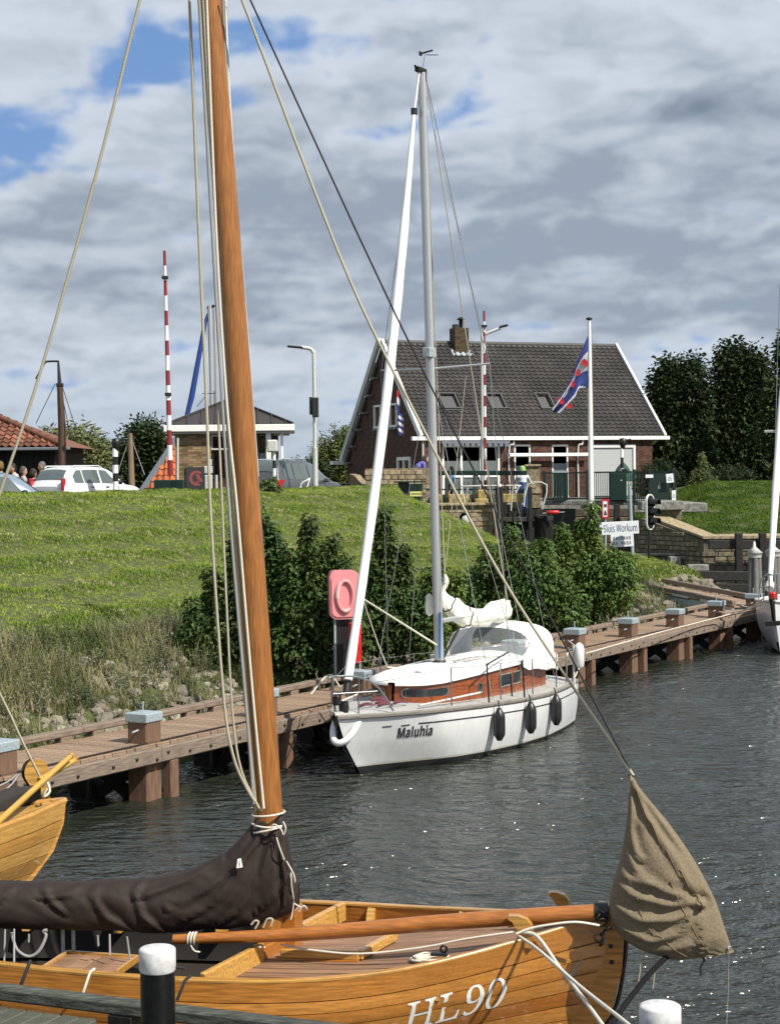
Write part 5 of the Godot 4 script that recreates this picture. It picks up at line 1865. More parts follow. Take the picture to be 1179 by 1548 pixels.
func people() -> void:
	var p := Vector3(-11.03, 4.104, -54)
	person("person in pale pink shirt with dark hair standing at the left behind the white car", Vector3(p.x, 2.72, p.z), -150.0, "lean", Color(0.62, 0.47, 0.46), Color(0.05, 0.05, 0.07), Color(0.015, 0.012, 0.01))
	p = Vector3(-11.254, 4.15, -56)
	person("grey haired person just right of the one in the pale pink shirt", Vector3(p.x, 2.60, p.z), 20.0, "stand", Color(0.35, 0.33, 0.32), Color(0.05, 0.05, 0.07), Color(0.07, 0.065, 0.06))
	p = Vector3(-11.114, 4.026, -52)
	person("fair haired person in dark clothes at the left edge", Vector3(p.x, 2.72, p.z), 120.0, "stand", Color(0.02, 0.02, 0.025), Color(0.03, 0.03, 0.04), Color(0.14, 0.085, 0.03))
	p = Vector3(-10.684, 4.143, -56)
	person("person with grey hair whose head shows left of the white car's roof", Vector3(p.x, 2.74, p.z), 200.0, "stand", Color(0.1, 0.1, 0.12), Color(0.05, 0.05, 0.07), Color(0.12, 0.115, 0.11))
	p = Vector3(-10.755, 4.022, -55)
	person("person in black jacket between the pink shirt and the white car", Vector3(p.x, 2.52, p.z), 60.0, "stand", Color(0.02, 0.02, 0.02), Color(0.03, 0.03, 0.03), Color(0.02, 0.012, 0.008))
	p = Vector3(1.119, 4.258, -68)
	person("person in violet blue shirt bending behind the stone parapet", Vector3(p.x - 0.2, 3.24, p.z), 20.0, "bend", Color(0.13, 0.14, 0.52), Color(0.05, 0.05, 0.08), Color(0.03, 0.02, 0.015))
	p = Vector3(2.183, 3.875, -64.5)
	person("person in bright blue jacket on the bridge behind the left strut", Vector3(p.x, 2.5, p.z), 180.0, "stand", Color(0.03, 0.17, 0.42), Color(0.03, 0.03, 0.04), Color(0.05, 0.035, 0.02))
	p = Vector3(4.56, 3.848, -63)
	person("person in light green cap and blue clothes beside the stone pier", Vector3(p.x + 0.05, 2.52, p.z), 90.0, "lean", Color(0.5, 0.55, 0.6), Color(0.02, 0.06, 0.18), Color(0.25, 0.42, 0.12))

# ---------------------------------------------------------------- flags and signs
func flags_and_signs() -> void:
	var t := thing("flagpole", "tall white flagpole in front of the brick house", "flagpole")
	var a := Vector3(6.64, 1.03, -60)
	var b := Vector3(6.62, 9.008, -60)
	seg("pole", [Vector3(a.x, 0.9, a.z), a.lerp(b, 0.5), b], [0.095, 0.082, 0.055], mats.white, t, 12)
	var st := new_st()
	lathe(st, [Vector2(0.0, 0.10), Vector2(0.09, 0.08), Vector2(0.11, 0.03), Vector2(0.06, 0.0)], b, 10)
	obj("finial", st, mats.iron, t)
	seg("halyard", [b + Vector3(0.08, -0.05, 0), a + Vector3(0.1, 0.7, 0)], 0.008, mats.greyrope, t, 4)
	# blue flag with white slanted bands and red leaf shapes, hanging in folds
	var fl := thing("flag", "blue and white striped flag with red leaf shapes hanging from the flagpole", "flag")
	var hoist_t := Vector3(6.579, 8.595, -60)
	var hoist_b := Vector3(6.573, 6.789, -60)
	var up_edge := [hoist_t, Vector3(6.234, 7.772, -60), Vector3(5.921, 6.971, -60), Vector3(5.324, 6.063, -60)]
	var low_edge := [hoist_b, Vector3(6.246, 6.749, -60), Vector3(6.069, 6.403, -60), Vector3(5.628, 5.929, -60)]
	var P := func(u: float, w: float) -> Vector3:
		var k := mini(int(u * 3.0), 2)
		var f := u * 3.0 - k
		var a2: Vector3 = up_edge[k].cubic_interpolate(up_edge[k + 1], up_edge[maxi(k - 1, 0)], up_edge[mini(k + 2, 3)], f)
		var b2: Vector3 = low_edge[k].cubic_interpolate(low_edge[k + 1], low_edge[maxi(k - 1, 0)], low_edge[mini(k + 2, 3)], f)
		return a2.lerp(b2, w) + Vector3(0.03 * sin(w * 8.0 + 1.0), 0, 0.20 * sin(w * 8.5 + u * 1.5) * (0.15 + u) + 0.05 * sin(u * 8.0 + w * 3.0))
	var cloth := [new_st(), new_st()]
	for i in 40:
		for j in 40:
			var u0 := i / 40.0
			var w0 := j / 40.0
			var c := int(floor((w0 + 0.0125) * 2.9 + (u0 + 0.0125) * 1.05))
			quad(cloth[c % 2], P.call(u0, w0), P.call(u0 + 0.025, w0), P.call(u0 + 0.025, w0 + 0.025), P.call(u0, w0 + 0.025), 0)
	obj("blue_cloth", cloth[0], mats.fbl, fl)
	obj("white_cloth", cloth[1], mats.fwh, fl)
	for q in [[0.12, 0.47], [0.36, 0.385], [0.60, 0.30], [0.84, 0.21], [0.80, 0.91]]:
		for side in [0.02, -0.02]:
			st = new_st()
			var c2: Vector3 = P.call(q[0], q[1]) + Vector3(0, 0, side)
			var pts := []
			for k in 17:
				var an := TAU * k / 16.0
				var rr := 1.0 - 0.45 * exp(-pow((an - PI) * 2.4, 2.0)) + 0.12 * cos(an * 2.0)
				pts.append(c2 + Basis(Vector3.BACK, -0.9) * Vector3(cos(an) * 0.14 * rr, sin(an) * 0.11 * rr, 0) + Vector3(0, 0, side))
			for k in 16: tri(st, c2, pts[k], pts[k + 1], 0)
			obj("leaf_shape", st, mats.frd, fl)
	# lock name board on its post
	t = thing("lock_name_sign", "white board with blue lettering naming the lock, a smaller board below", "sign")
	var p := Vector3(7.106, 3.564, -54)
	var q := Vector3(7.204, 1.303, -54)
	seg("post", [Vector3(q.x, 0.9, q.z), p], 0.055, mats.galv, t, 8)
	var c := Vector3(6.801, 2.334, -53.85)
	st = new_st()
	box(st, c, Vector3(1.10, 0.38, 0.03), 0.006, Basis(Vector3.BACK, 0.035))
	var bd := obj("board", st, mats.signwhite, t)
	lettering("Sluis Workum", 0.215, false, mats.signblue, bd, Transform3D(Basis(Vector3.BACK, 0.035), c + Vector3(0.01, -0.01, 0.018)), "lettering", 0.55)
	c = Vector3(6.857, 1.961, -53.85)
	st = new_st()
	box(st, c, Vector3(0.68, 0.38, 0.03), 0.006, Basis(Vector3.BACK, 0.05))
	bd = obj("lower_board", st, mats.signwhite, t)
	st = new_st()
	for r in 2:
		for k in 7:
			if r == 1 and k == 2: continue
			box(st, c + Basis(Vector3.BACK, 0.05) * Vector3(-0.24 + k * 0.078, 0.075 - r * 0.15, 0.019), Vector3(0.05, 0.085 if (k + r) % 3 else 0.1, 0.006))
	obj("print", st, mats.inkgrey, bd)
	t = thing("red_framed_sign", "upright red framed white sign with black pictograms beside the flagpole", "sign")
	c = Vector3(6.738, 2.849, -57)
	st = new_st()
	ringframe(st, rrect(0, 0, 0.21, 0.60, 0.02), rrect(0, 0, 0.145, 0.50, 0.015), -0.02, 0.02, Transform3D(Basis(), c))
	obj("frame", st, mats.red, t)
	st = new_st()
	box(st, c, Vector3(0.18, 0.55, 0.02))
	obj("plate", st, mats.signwhite, t)
	st = new_st()
	box(st, c + Vector3(0, 0.10, 0.014), Vector3(0.085, 0.09, 0.008))
	prism(st, PackedVector2Array([Vector2(-0.05, -0.2), Vector2(0.05, -0.2), Vector2(0.03, -0.1), Vector2(0.0, -0.04), Vector2(-0.03, -0.1)]), 0.011, 0.018, Transform3D(Basis(), c))
	obj("pictogram", st, mats.ink, t)
	seg("post", [c + Vector3(0, -1.6, -0.04), c + Vector3(0, -0.28, -0.04)], 0.035, mats.galv, t)
	c = Vector3(6.696, 2.271, -56.95)
	st = new_st()
	box(st, c, Vector3(0.30, 0.21, 0.02), 0.004)
	obj("small_plate", st, mats.signwhite, t)
	st = new_st()
	for k in 3: box(st, c + Vector3(-0.05 + k * 0.05, 0, 0.013), Vector3(0.03, 0.07, 0.005))
	obj("print", st, mats.inkgrey, t)
	# traffic light seen from the side
	t = thing("traffic_light", "black shipping traffic light with white rimmed backboard on a slim pole", "traffic light")
	c = Vector3(7.566, 2.812, -53)
	q = Vector3(7.516, 1.539, -53)
	seg("pole", [Vector3(q.x, 1.0, q.z), Vector3(q.x + 0.02, c.y - 0.3, q.z)], 0.035, mats.black, t, 8)
	var tb := Basis(Vector3.UP, deg_to_rad(52.0))
	st = new_st()
	prism(st, rrect(0, 0, 0.40, 1.0, 0.19, 8), -0.02, 0.02, Transform3D(tb, c))
	obj("backboard", st, mats.black, t)
	st = new_st()
	ringframe(st, rrect(0, 0, 0.44, 1.04, 0.215, 8), rrect(0, 0, 0.385, 0.985, 0.185, 8), -0.025, 0.025, Transform3D(tb, c))
	obj("white_rim", st, mats.white, t)
	for k in 3:
		st = new_st()
		var lc := c + Vector3(0, 0.27 - k * 0.27, 0)
		lathe(st, [Vector2(0.0, 0.0), Vector2(0.10, 0.0), Vector2(0.115, 0.10)], lc + tb * Vector3(0, 0, 0.02), 14, tb * Basis(Vector3.RIGHT, PI / 2))
		var lm := obj("lamp", st, mats.black, t)
		st = new_st()
		var vis := []
		for z in 2:
			var row := []
			for a0 in 9:
				var an := deg_to_rad(-15.0 + a0 * 26.0)
				row.append(lc + tb * Vector3(cos(an) * 0.125, sin(an) * 0.125 - z * 0.02, 0.04 + z * 0.26))
			vis.append(row)
		grid(st, vis, 0)
		obj("visor", st, mats.black, lm)

func soft(x: float, k: Array, d := 0.18) -> float:
	return (ramp(x - d, k) + 2.0 * ramp(x, k) + ramp(x + d, k)) * 0.25

const SHAPE := [0.0, 1.0, 0.10, 1.0, 0.25, 1.01, 0.45, 0.97, 0.62, 0.86, 0.78, 0.66, 0.9, 0.40, 1.0, 0.05]

# a point of a hull: a = metres aft of the stem, f = 0 sheer .. 1 keel, side = +-1
func hull_at(hd: Dictionary, a: float, f: float, side: float, inset := 0.0) -> Vector3:
	var top := soft(a, hd.sheer)
	var b := maxf(soft(a, hd.beam, 0.12) - inset, 0.004)
	var y := lerpf(top, hd.keel, f)
	var sh := soft(f, hd.get("shape", SHAPE), 0.05)
	var fwd: float = clampf(1.0 - a / 1.6, 0.0, 1.0)
	sh = lerpf(sh, pow(1.0 - f * 0.93, hd.get("flare", 0.75)), fwd)
	var rk := ramp(f, hd.rake)
	return Vector3(rk + a * (hd.len - rk) / hd.len, y, maxf(b * sh, 0.004) * side)

func hull_grid(hd: Dictionary, side: float, f0: float, f1: float, nf: int, na: int, inset := 0.0, a0 := 0.0, a1 := -1.0) -> Array:
	var g := []
	if a1 < 0.0: a1 = hd.len
	for j in nf + 1:
		var row := []
		for i in na + 1:
			var u := float(i) / na
			row.append(hull_at(hd, lerpf(a0, a1, u * u * 0.5 + u * 0.5), lerpf(f0, f1, float(j) / nf), side, inset))
		g.append(row)
	return g

func strake(t: Node, hd: Dictionary, side: float, f0: float, f1: float, mt: Material, na := 34, parent_name := "plank") -> void:
	var st := new_st()
	var g := []
	var e := (f1 - f0)
	for q in [[0.022, 0.013], [0.035, 0.001], [0.27, 0.0], [0.5, 0.0], [0.73, 0.0], [0.965, 0.001], [0.978, 0.013]]:
		var row := []
		for i in na + 1:
			var u := float(i) / na
			row.append(hull_at(hd, hd.len * (u * u * 0.5 + u * 0.5), f0 + e * q[0], side, q[1]))
		g.append(row)
	grid(st, g.slice(1, 6), 0)
	grid(st, g.slice(0, 2), 1)
	grid(st, g.slice(5, 7), 2)
	obj(parent_name, st, mt, t)

func orange_boat() -> void:
	var t := thing("wooden_sailboat", "varnished orange wooden sailing boat lettered on the bow, moored at the front pier", "sailboat", Vector3(1.52, 0, -12.62), 170.0)
	var hd := {"len": 6.4, "keel": -0.35, "sheer": [0.0, 0.86, 0.35, 0.79, 0.7, 0.723, 1.05, 0.672, 1.4, 0.63, 1.8, 0.605, 2.4, 0.592, 3.0, 0.60, 3.6, 0.613, 4.3, 0.635, 5.2, 0.68, 6.4, 0.76],
		"beam": [0.0, 0.03, 0.15, 0.14, 0.35, 0.27, 0.7, 0.49, 1.05, 0.73, 1.3, 0.87, 1.66, 1.02, 2.0, 1.11, 2.4, 1.16, 2.9, 1.18, 3.5, 1.15, 4.2, 1.06, 5.0, 0.86, 5.8, 0.54, 6.4, 0.2],
		"rake": [0.0, 0.0, 0.3, 0.05, 0.7, 0.26, 1.0, 0.85], "flare": 0.55}
	var wood := ["varnish", "varnish2", "varnish3", "varnish"]
	for side in [-1.0, 1.0]:
		var f := 0.0
		var i := 0
		for e in [0.150, 0.235, 0.33, 0.425, 0.52, 0.615, 0.71, 0.80, 0.90, 0.99]:
			strake(t, hd, side, f, e, mats[["varnish", "varnish2", "varnish", "varnish2", "varnish3", "varnish2", "varnish", "varnish3", "varnish2", "varnish"][i]])
			f = e
			i += 1
		var st := new_st()
		grid(st, hull_grid(hd, side, 0.0, 1.0, 14, 34, 0.014), 0)
		obj("caulking", st, mats.caulk, t)
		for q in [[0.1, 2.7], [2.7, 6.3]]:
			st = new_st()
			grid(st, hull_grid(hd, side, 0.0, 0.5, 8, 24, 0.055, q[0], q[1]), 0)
			obj("inner_skin", st, mats.varnish3 if q[0] < 1.0 else mats.cockpit_shade, t)  # aft lining takes the painted shade colour instead of varnish
		# gunwale capping
		st = new_st()
		var g := []
		for i2 in 45:
			var a := 0.02 + 6.36 * i2 / 44.0
			var p := hull_at(hd, a, 0.0, side, 0.03)
			var row := []
			for c in [Vector2(-0.032, -0.008), Vector2(-0.032, 0.006), Vector2(-0.027, 0.012), Vector2(0.026, 0.012), Vector2(0.031, 0.006), Vector2(0.031, -0.008)]: row.append(p + Vector3(0, c.y, c.x * side))
			g.append(row)
		grid(st, g, -1, true)
		obj("gunwale", st, mats.honey2, t)
		for a in [1.15, 1.9, 3.1, 3.9, 4.6]:
			st = new_st()
			var p := hull_at(hd, a, 0.0, side, 0.05)
			prism(st, PackedVector2Array([Vector2(0, -0.01), Vector2(0.0, -0.26), Vector2(0.17, -0.26), Vector2(0.13, -0.14), Vector2(0.06, -0.03)]), -0.03, 0.03, Transform3D(Basis(Vector3(0, 0, -side), Vector3.UP, Vector3(side, 0, 0)), p))
			obj("knee", st, mats.honey, t)
	# stem post with a dark iron edge
	var st := new_st()
	var sx := [Vector2(0.15, 0.88), Vector2(0.09, 0.92), Vector2(-0.085, 0.90), Vector2(-0.09, 0.82), Vector2(-0.06, 0.45), Vector2(0.02, 0.15), Vector2(0.25, -0.15), Vector2(0.8, -0.38), Vector2(1.0, -0.34), Vector2(0.42, -0.02), Vector2(0.27, 0.2), Vector2(0.19, 0.5)]
	prism(st, PackedVector2Array(sx), -0.055, 0.055)
	obj("stem", st, mats.varnish2, t)
	st = new_st()
	tube(st, smooth_path([Vector3(-0.092, 0.88, 0), Vector3(-0.098, 0.8, 0), Vector3(-0.07, 0.45, 0), Vector3(0.012, 0.14, 0), Vector3(0.25, -0.16, 0)], 4), 0.016, 6)
	obj("stem_band", st, mats.black, t)
	for y in [0.63, 0.52, 0.76]:
		st = new_st()
		box(st, Vector3(0.02 - (0.75 - y) * 0.05, y, -0.057), Vector3(0.03, 0.03, 0.008), 0.003)
		obj("bolt", st, mats.black, t)
	# foredeck planks, cut to the hull outline and to the slanting coaming
	var c0 := Vector3(2.708, 0.6, -1.187)
	var c1 := Vector3(2.108, 0.63, 1.019)
	var z := -1.09
	var k := 0
	while z < 1.09:
		var a_aft := lerpf(c0.x, c1.x, clampf((z - c0.z) / (c1.z - c0.z), -0.1, 1.1)) - 0.03
		var fwd := 0.32
		while fwd < a_aft and soft(fwd, hd.beam, 0.12) - 0.09 < absf(z) + 0.045: fwd += 0.02
		if a_aft - fwd > 0.1:
			st = new_st()
			var g := []
			for i in 13:
				var a := lerpf(fwd, a_aft, i / 12.0)
				var y := soft(a, hd.sheer) - 0.125 + 0.05 * (1.0 - z * z)
				g.append([Vector3(a, y - 0.03, z - 0.044), Vector3(a, y, z - 0.044), Vector3(a, y, z + 0.044), Vector3(a, y - 0.03, z + 0.044)])
			grid(st, g, -1)
			obj("deck_plank", st, mats["teak%d" % (k % 4)], t)
		z += 0.0935
		k += 1
	st = new_st()
	var g := []
	for i in 13:
		var a := lerpf(0.2, 2.68, i / 12.0)
		var b := maxf(soft(a, hd.beam, 0.12) - 0.06, 0.02)
		var y := soft(a, hd.sheer) - 0.15
		g.append([Vector3(a, y, -b), Vector3(a, y + 0.045, -b * 0.5), Vector3(a, y + 0.05, 0), Vector3(a, y + 0.045, b * 0.5), Vector3(a, y, b)])
	grid(st, g, 0)
	obj("deck_underside", st, mats.caulk, t)
	# slanting coaming boards on both sides of the mast
	var m0 := Vector3(2.438, 0.63, -0.309)
	var m1 := Vector3(2.287, 0.63, 0.283)
	for q in [[c0.lerp(m0, 0.17), m0], [m1, c1.lerp(m1, 0.04)]]:
		st = new_st()
		bar(st, q[0] + Vector3(0, -0.065, 0), q[1] + Vector3(0, -0.065, 0), 0.045, 0.15, 0.008)
		obj("coaming", st, mats.honey, t)
	st = new_st()
	bar(st, m0 + Vector3(0.03, -0.1, 0.02), m1 + Vector3(0.03, -0.1, 0), 0.1, 0.16, 0.01)
	obj("mast_beam", st, mats.varnish3, t)
	# hatch rails on the foredeck
	var h0 := Vector3(2.318, 0.55, -0.238)
	var h1 := Vector3(1.745, 0.57, -0.292)
	var h2 := Vector3(1.578, 0.59, 0.204)
	st = new_st()
	bar(st, h0, h1, 0.04, 0.065, 0.006)
	bar(st, h1, h2, 0.05, 0.065, 0.006)
	obj("hatch_rail", st, mats.honey, t)
	st = new_st()
	bar(st, h0 + Vector3(0, -0.045, -0.02), h1 + Vector3(0, -0.045, -0.02), 0.04, 0.03, 0.004)
	obj("hatch_slide", st, mats.varnish3, t)
	# cockpit: floor, thwart, tiller box
	st = new_st()
	g = []
	for i in 10:
		var a := lerpf(2.3, 6.2, i / 9.0)
		var b := maxf(soft(a, hd.beam) - 0.2, 0.05)
		g.append([Vector3(a, 0.12, -b), Vector3(a, 0.08, 0), Vector3(a, 0.12, b)])
	grid(st, g, 0)
	obj("floor", st, mats.caulk, t)
	var q0 := Vector3(3.9, 0.5, -0.767)
	var q1 := Vector3(3.876, 0.5, -0.306)
	var q2 := Vector3(3.334, 0.5, -0.361)
	var q3 := Vector3(3.356, 0.5, -0.762)
	for i in 4:
		st = new_st()
		var a := q1.lerp(q2, (i + 0.5) / 4.0)
		var b := q0.lerp(q3, (i + 0.5) / 4.0)
		bar(st, a, b + (b - a) * 0.2, (q2 - q1).length() / 4.0 - 0.008, 0.03, 0.004)
		obj("thwart_plank", st, mats.teak2 if i % 2 else mats.teak1, t)
	for q in [[q0, q1], [q3, q2], [q1, q2]]:
		st = new_st()
		bar(st, q[0] + Vector3(0, 0.01, 0), q[1] + Vector3(0, 0.01, 0), 0.025, 0.05, 0.004)
		obj("thwart_edge", st, mats.honey2, t)
	for px in [Vector3(3.924, 0.504, -0.255), Vector3(3.849, 0.503, -0.242)]:
		st = new_st()
		bar(st, px + Vector3(0, -0.1, 0), px + Vector3(0.02, 0.2, 0.05), 0.025, 0.025)
		obj("stanchion", st, mats.oldwhite, t)
	st = new_st()
	box(st, Vector3(2.342, 0.612, 0.095), Vector3(0.17, 0.4, 0.22), 0.012)
	obj("mast_case", st, mats.varnish3, t)
	# mast
	var mp := [Vector3(2.458, 0.352, -0.027), Vector3(2.444, 1.525, -0.045), Vector3(2.522, 2.927, -0.059), Vector3(2.607, 4.488, -0.074), Vector3(2.691, 5.902, -0.089), Vector3(2.78, 7.309, -0.104), Vector3(2.852, 8.524, -0.117), Vector3(2.863, 8.711, -0.119)]
	st = new_st()
	tube(st, mp, [0.104, 0.102, 0.098, 0.0915, 0.087, 0.083, 0.075, 0.02], 24)
	var mast := obj("mast", st, mats.mastwood, t)
	for kn in [[404, 879, 12.91], [312, 230, 12.92], [398, 965, 12.91]]: pass
	# bowsprit spar lying along the deck
	var b0 := Vector3(3.017, 0.7, -0.532)
	var b1 := Vector3(2.159, 0.732, -0.401)
	var b2 := Vector3(1.014, 0.831, -0.28)
	var b3 := Vector3(0.079, 0.904, -0.217)
	st = new_st()
	tube(st, smooth_path([b0, b1, b2, b3], 4), [0.034, 0.036, 0.040, 0.044, 0.049, 0.052, 0.054, 0.055, 0.056, 0.057, 0.058, 0.058, 0.058], 14)
	obj("bowsprit", st, mats.sparwood, t)
	st = new_st()
	tube(st, [b3 + Vector3(0.03, 0, 0), b3 + Vector3(-0.06, 0.004, 0)], 0.066, 14)
	obj("bowsprit_collar", st, mats.black, t)
	st = new_st()
	for i in 7:
		var a := i * 0.9
		var c := Vector3(0.052, 0.867, -0.304) + Vector3(sin(a * 1.7) * 0.03, -0.035 * i + 0.06, cos(a) * 0.02)
		lathe(st, [Vector2(0.028, -0.008), Vector2(0.036, 0), Vector2(0.028, 0.008), Vector2(0.02, 0), Vector2(0.028, -0.008)], c, 8, Basis.from_euler(Vector3(a, a * 2.0, 0.4)))
	obj("shackles", st, mats.iron, t)
	st = new_st()
	for i in 3: lathe(st, [Vector2(0.043, -0.007), Vector2(0.05, 0), Vector2(0.043, 0.007)], b0.lerp(b1, 0.13 + i * 0.025), 12, Basis(Vector3.BACK, PI / 2 + 0.12))
	tube(st, smooth_path([b0.lerp(b1, 0.15) + Vector3(0, -0.04, -0.03), b0.lerp(b1, 0.17) + Vector3(-0.01, -0.08, -0.03), b0.lerp(b1, 0.2) + Vector3(-0.02, -0.09, -0.02)], 3), 0.007, 5)
	obj("lashing", st, mats.rope, t)
	# curved timber heads
	for q in [[Vector3(0.601, 0.829, -0.37), 1.0], [Vector3(0.377, 0.9, 0.096), 0.9]]:
		st = new_st()
		var s: float = q[1]
		var pl := PackedVector2Array()
		for e in [Vector2(0.03, -0.14), Vector2(0.025, -0.02), Vector2(0.06, 0.035), Vector2(0.09, 0.055), Vector2(0.085, 0.075), Vector2(0.02, 0.075), Vector2(-0.04, 0.055), Vector2(-0.075, 0.01), Vector2(-0.08, -0.05), Vector2(-0.08, -0.14)]: pl.append(e * s)
		prism(st, pl, -0.04, 0.04, Transform3D(Basis(), q[0]))
		obj("timber_head", st, mats.honey2, t)
	# deck eye
	st = new_st()
	var de := Vector3(1.163, 0.639, -0.408)
	box(st, de + Vector3(0, -0.01, 0), Vector3(0.12, 0.02, 0.05), 0.005)
	lathe(st, [Vector2(0.02, -0.007), Vector2(0.03, 0), Vector2(0.02, 0.007), Vector2(0.014, 0), Vector2(0.02, -0.007)], de + Vector3(-0.03, 0.025, 0), 10, Basis(Vector3.RIGHT, PI / 2))
	obj("deck_eye", st, mats.black, t)
	# painted registration letters, bent to the planking
	var f := SystemFont.new()
	f.font_names = PackedStringArray(["Droid Serif"])
	var tm := TextMesh.new()
	tm.font = f
	tm.text = "HL90"
	tm.font_size = 64
	tm.pixel_size = 0.01
	tm.depth = 0.004
	tm.curve_step = 1.0
	var ar := tm.surface_get_arrays(0)
	var pv: PackedVector3Array = ar[Mesh.ARRAY_VERTEX]
	var ix: PackedInt32Array = ar[Mesh.ARRAY_INDEX]
	var lo := Vector3(9, 9, 9)
	var hi := -lo
	for p in pv:
		lo = lo.min(p)
		hi = hi.max(p)
	st = new_st()
	st.set_smooth_group(-1)
	for n in range(0, ix.size(), 3):
		for e in 3:
			var p := pv[ix[n + e]]
			var u := (p.x - lo.x) / (hi.x - lo.x)
			var w := (p.y - lo.y) / (hi.y - lo.y)
			var a := lerpf(1.27, 0.655, u) + 0.02 * (w - 0.5)
			var ff := lerpf(0.435, 0.222, w) - 0.030 * (u - 0.5)
			var hp := hull_at(hd, a, ff, -1.0)
			v(st, hp + Vector3(-0.001, 0, -0.002 - (0.001 if p.z > 0.0 else 0.0)))
	obj("lettering", st, mats.white, t)
	# standing and running rigging
	var top := Vector3(2.772, 7.301, -0.133)
	var rr := [
		["forestay", [Vector3(2.535, 7.42, -0.163), Vector3(1.448, 5.015, -0.174), Vector3(0.631, 3.383, -0.182), Vector3(-0.16, 1.846, -0.246)], 0.007, "darkrope"],
		["jib_halyard", [Vector3(2.582, 7.407, -0.222), Vector3(2.467, 7.128, -0.201), Vector3(2.048, 5.98, -0.178), Vector3(1.697, 5.11, -0.218), Vector3(1.245, 4.187, -0.189), Vector3(0.769, 3.259, -0.156), Vector3(0.276, 2.484, -0.171), Vector3(-0.16, 1.855, -0.246)], 0.0105, "oldrope"],
		["topping_lift", [Vector3(3.23, 7.335, -0.285), Vector3(3.493, 6.315, -0.332), Vector3(3.784, 5.292, -0.383), Vector3(4.026, 4.5, -0.426), Vector3(4.339, 3.613, -0.481)], 0.011, "oldrope"],
		["shroud", [Vector3(2.913, 7.391, -0.178), Vector3(2.856, 5.748, -0.219), Vector3(2.803, 4.484, -0.261), Vector3(2.765, 3.551, -0.305), Vector3(2.698, 2.384, -0.293), Vector3(2.639, 1.962, -0.283), Vector3(2.562, 1.719, -0.218), Vector3(2.471, 1.539, -0.151)], 0.011, "oldrope"],
		["halyard", [Vector3(2.829, 7.371, -0.235), Vector3(2.744, 5.418, -0.22), Vector3(2.664, 3.735, -0.206), Vector3(2.551, 2.137, -0.186), Vector3(2.516, 1.595, -0.18)], 0.011, "greyrope"],
		["halyard", [Vector3(2.807, 7.376, -0.211), Vector3(2.718, 5.327, -0.195), Vector3(2.639, 3.594, -0.181), Vector3(2.526, 1.898, -0.161), Vector3(2.503, 1.544, -0.157)], 0.009, "oldrope"],
		["halyard", [Vector3(2.777, 7.373, -0.215), Vector3(2.73, 5.652, -0.207), Vector3(2.669, 4.437, -0.207), Vector3(2.607, 3.734, -0.206), Vector3(2.552, 2.937, -0.196), Vector3(2.501, 2.232, -0.187), Vector3(2.445, 1.563, -0.177)], 0.010, "rope"],
		["halyard", [Vector3(2.677, 7.402, -0.086), Vector3(2.643, 6.371, -0.08), Vector3(2.563, 5.055, -0.046), Vector3(2.496, 3.92, -0.024)], 0.010, "rope"],
		["halyard", [Vector3(2.69, 7.396, -0.109), Vector3(2.652, 6.414, -0.102), Vector3(2.611, 5.341, -0.034)], 0.008, "greyrope"],
		["halyard", [Vector3(2.735, 4.392, -0.198), Vector3(2.686, 3.08, -0.23), Vector3(2.651, 2.235, -0.224), Vector3(2.598, 1.833, -0.204), Vector3(2.479, 1.562, -0.173)], 0.009, "oldrope"],
		["deck_line", [Vector3(2.296, 0.634, -0.324), Vector3(2.069, 0.62, -0.385), Vector3(1.71, 0.615, -0.423), Vector3(1.27, 0.676, -0.427), Vector3(0.993, 0.743, -0.439), Vector3(0.652, 0.804, -0.44)], 0.008, "rope"],
		["deck_line", [Vector3(0.628, 0.796, -0.456), Vector3(0.54, 0.831, -0.44), Vector3(0.405, 0.861, -0.437), Vector3(0.228, 0.88, -0.416), Vector3(0.077, 0.843, -0.338)], 0.009, "rope"]]
	for q in rr: seg(q[0], smooth_path(q[1], 4), q[2], mats[q[3]], t, 6)
	# straps over the rail
	for q in [[Vector3(3.788, 0.709, -1.247), Vector3(3.771, 0.702, -1.315), Vector3(3.829, 0.557, -1.325), "darkrope"], [Vector3(3.328, 0.684, -1.287), Vector3(3.323, 0.691, -1.378), Vector3(3.372, 0.548, -1.387), "rope"], [Vector3(2.669, 0.668, -1.303), Vector3(2.68, 0.66, -1.386), Vector3(2.732, 0.532, -1.396), "darkrope"]]:
		seg("strap", [q[0], q[1], q[2]], 0.012 if q[3] == "darkrope" else 0.010, mats[q[3]], t)
	# loops and rope ends under the sail cover
	for q in [[Vector3(4.174, 0.727, -0.604), Vector3(4.12, 0.622, -0.645), Vector3(4.038, 0.57, -0.631), Vector3(3.965, 0.611, -0.618), Vector3(3.925, 0.708, -0.59), Vector3(3.942, 0.741, -0.594), Vector3(3.915, 0.75, -0.589)]]:
		seg("rope_loop", smooth_path(q, 4), 0.012, mats.greyrope, t)
	for q in [[Vector3(4.144, 0.757, -0.629), Vector3(4.025, 0.609, -0.933)], [Vector3(4.043, 0.723, -0.611), Vector3(4.044, 0.667, -0.612)], [Vector3(4.219, 0.751, -0.612), Vector3(4.208, 0.53, -0.661)], [Vector3(3.561, 0.714, -0.547), Vector3(3.557, 0.639, -0.546)], [Vector3(3.479, 0.722, -0.532), Vector3(3.46, 0.586, -0.58)], [Vector3(3.36, 0.702, -0.511), Vector3(3.339, 0.543, -0.508)]]:
		seg("rope_end", q, 0.008 if q[1].y < 0.8 else 0.010, mats.greyrope, t, 5)
	coil(Vector3(0.25, 0.563, -12.5))
	sail_cover()
	sail_bag()

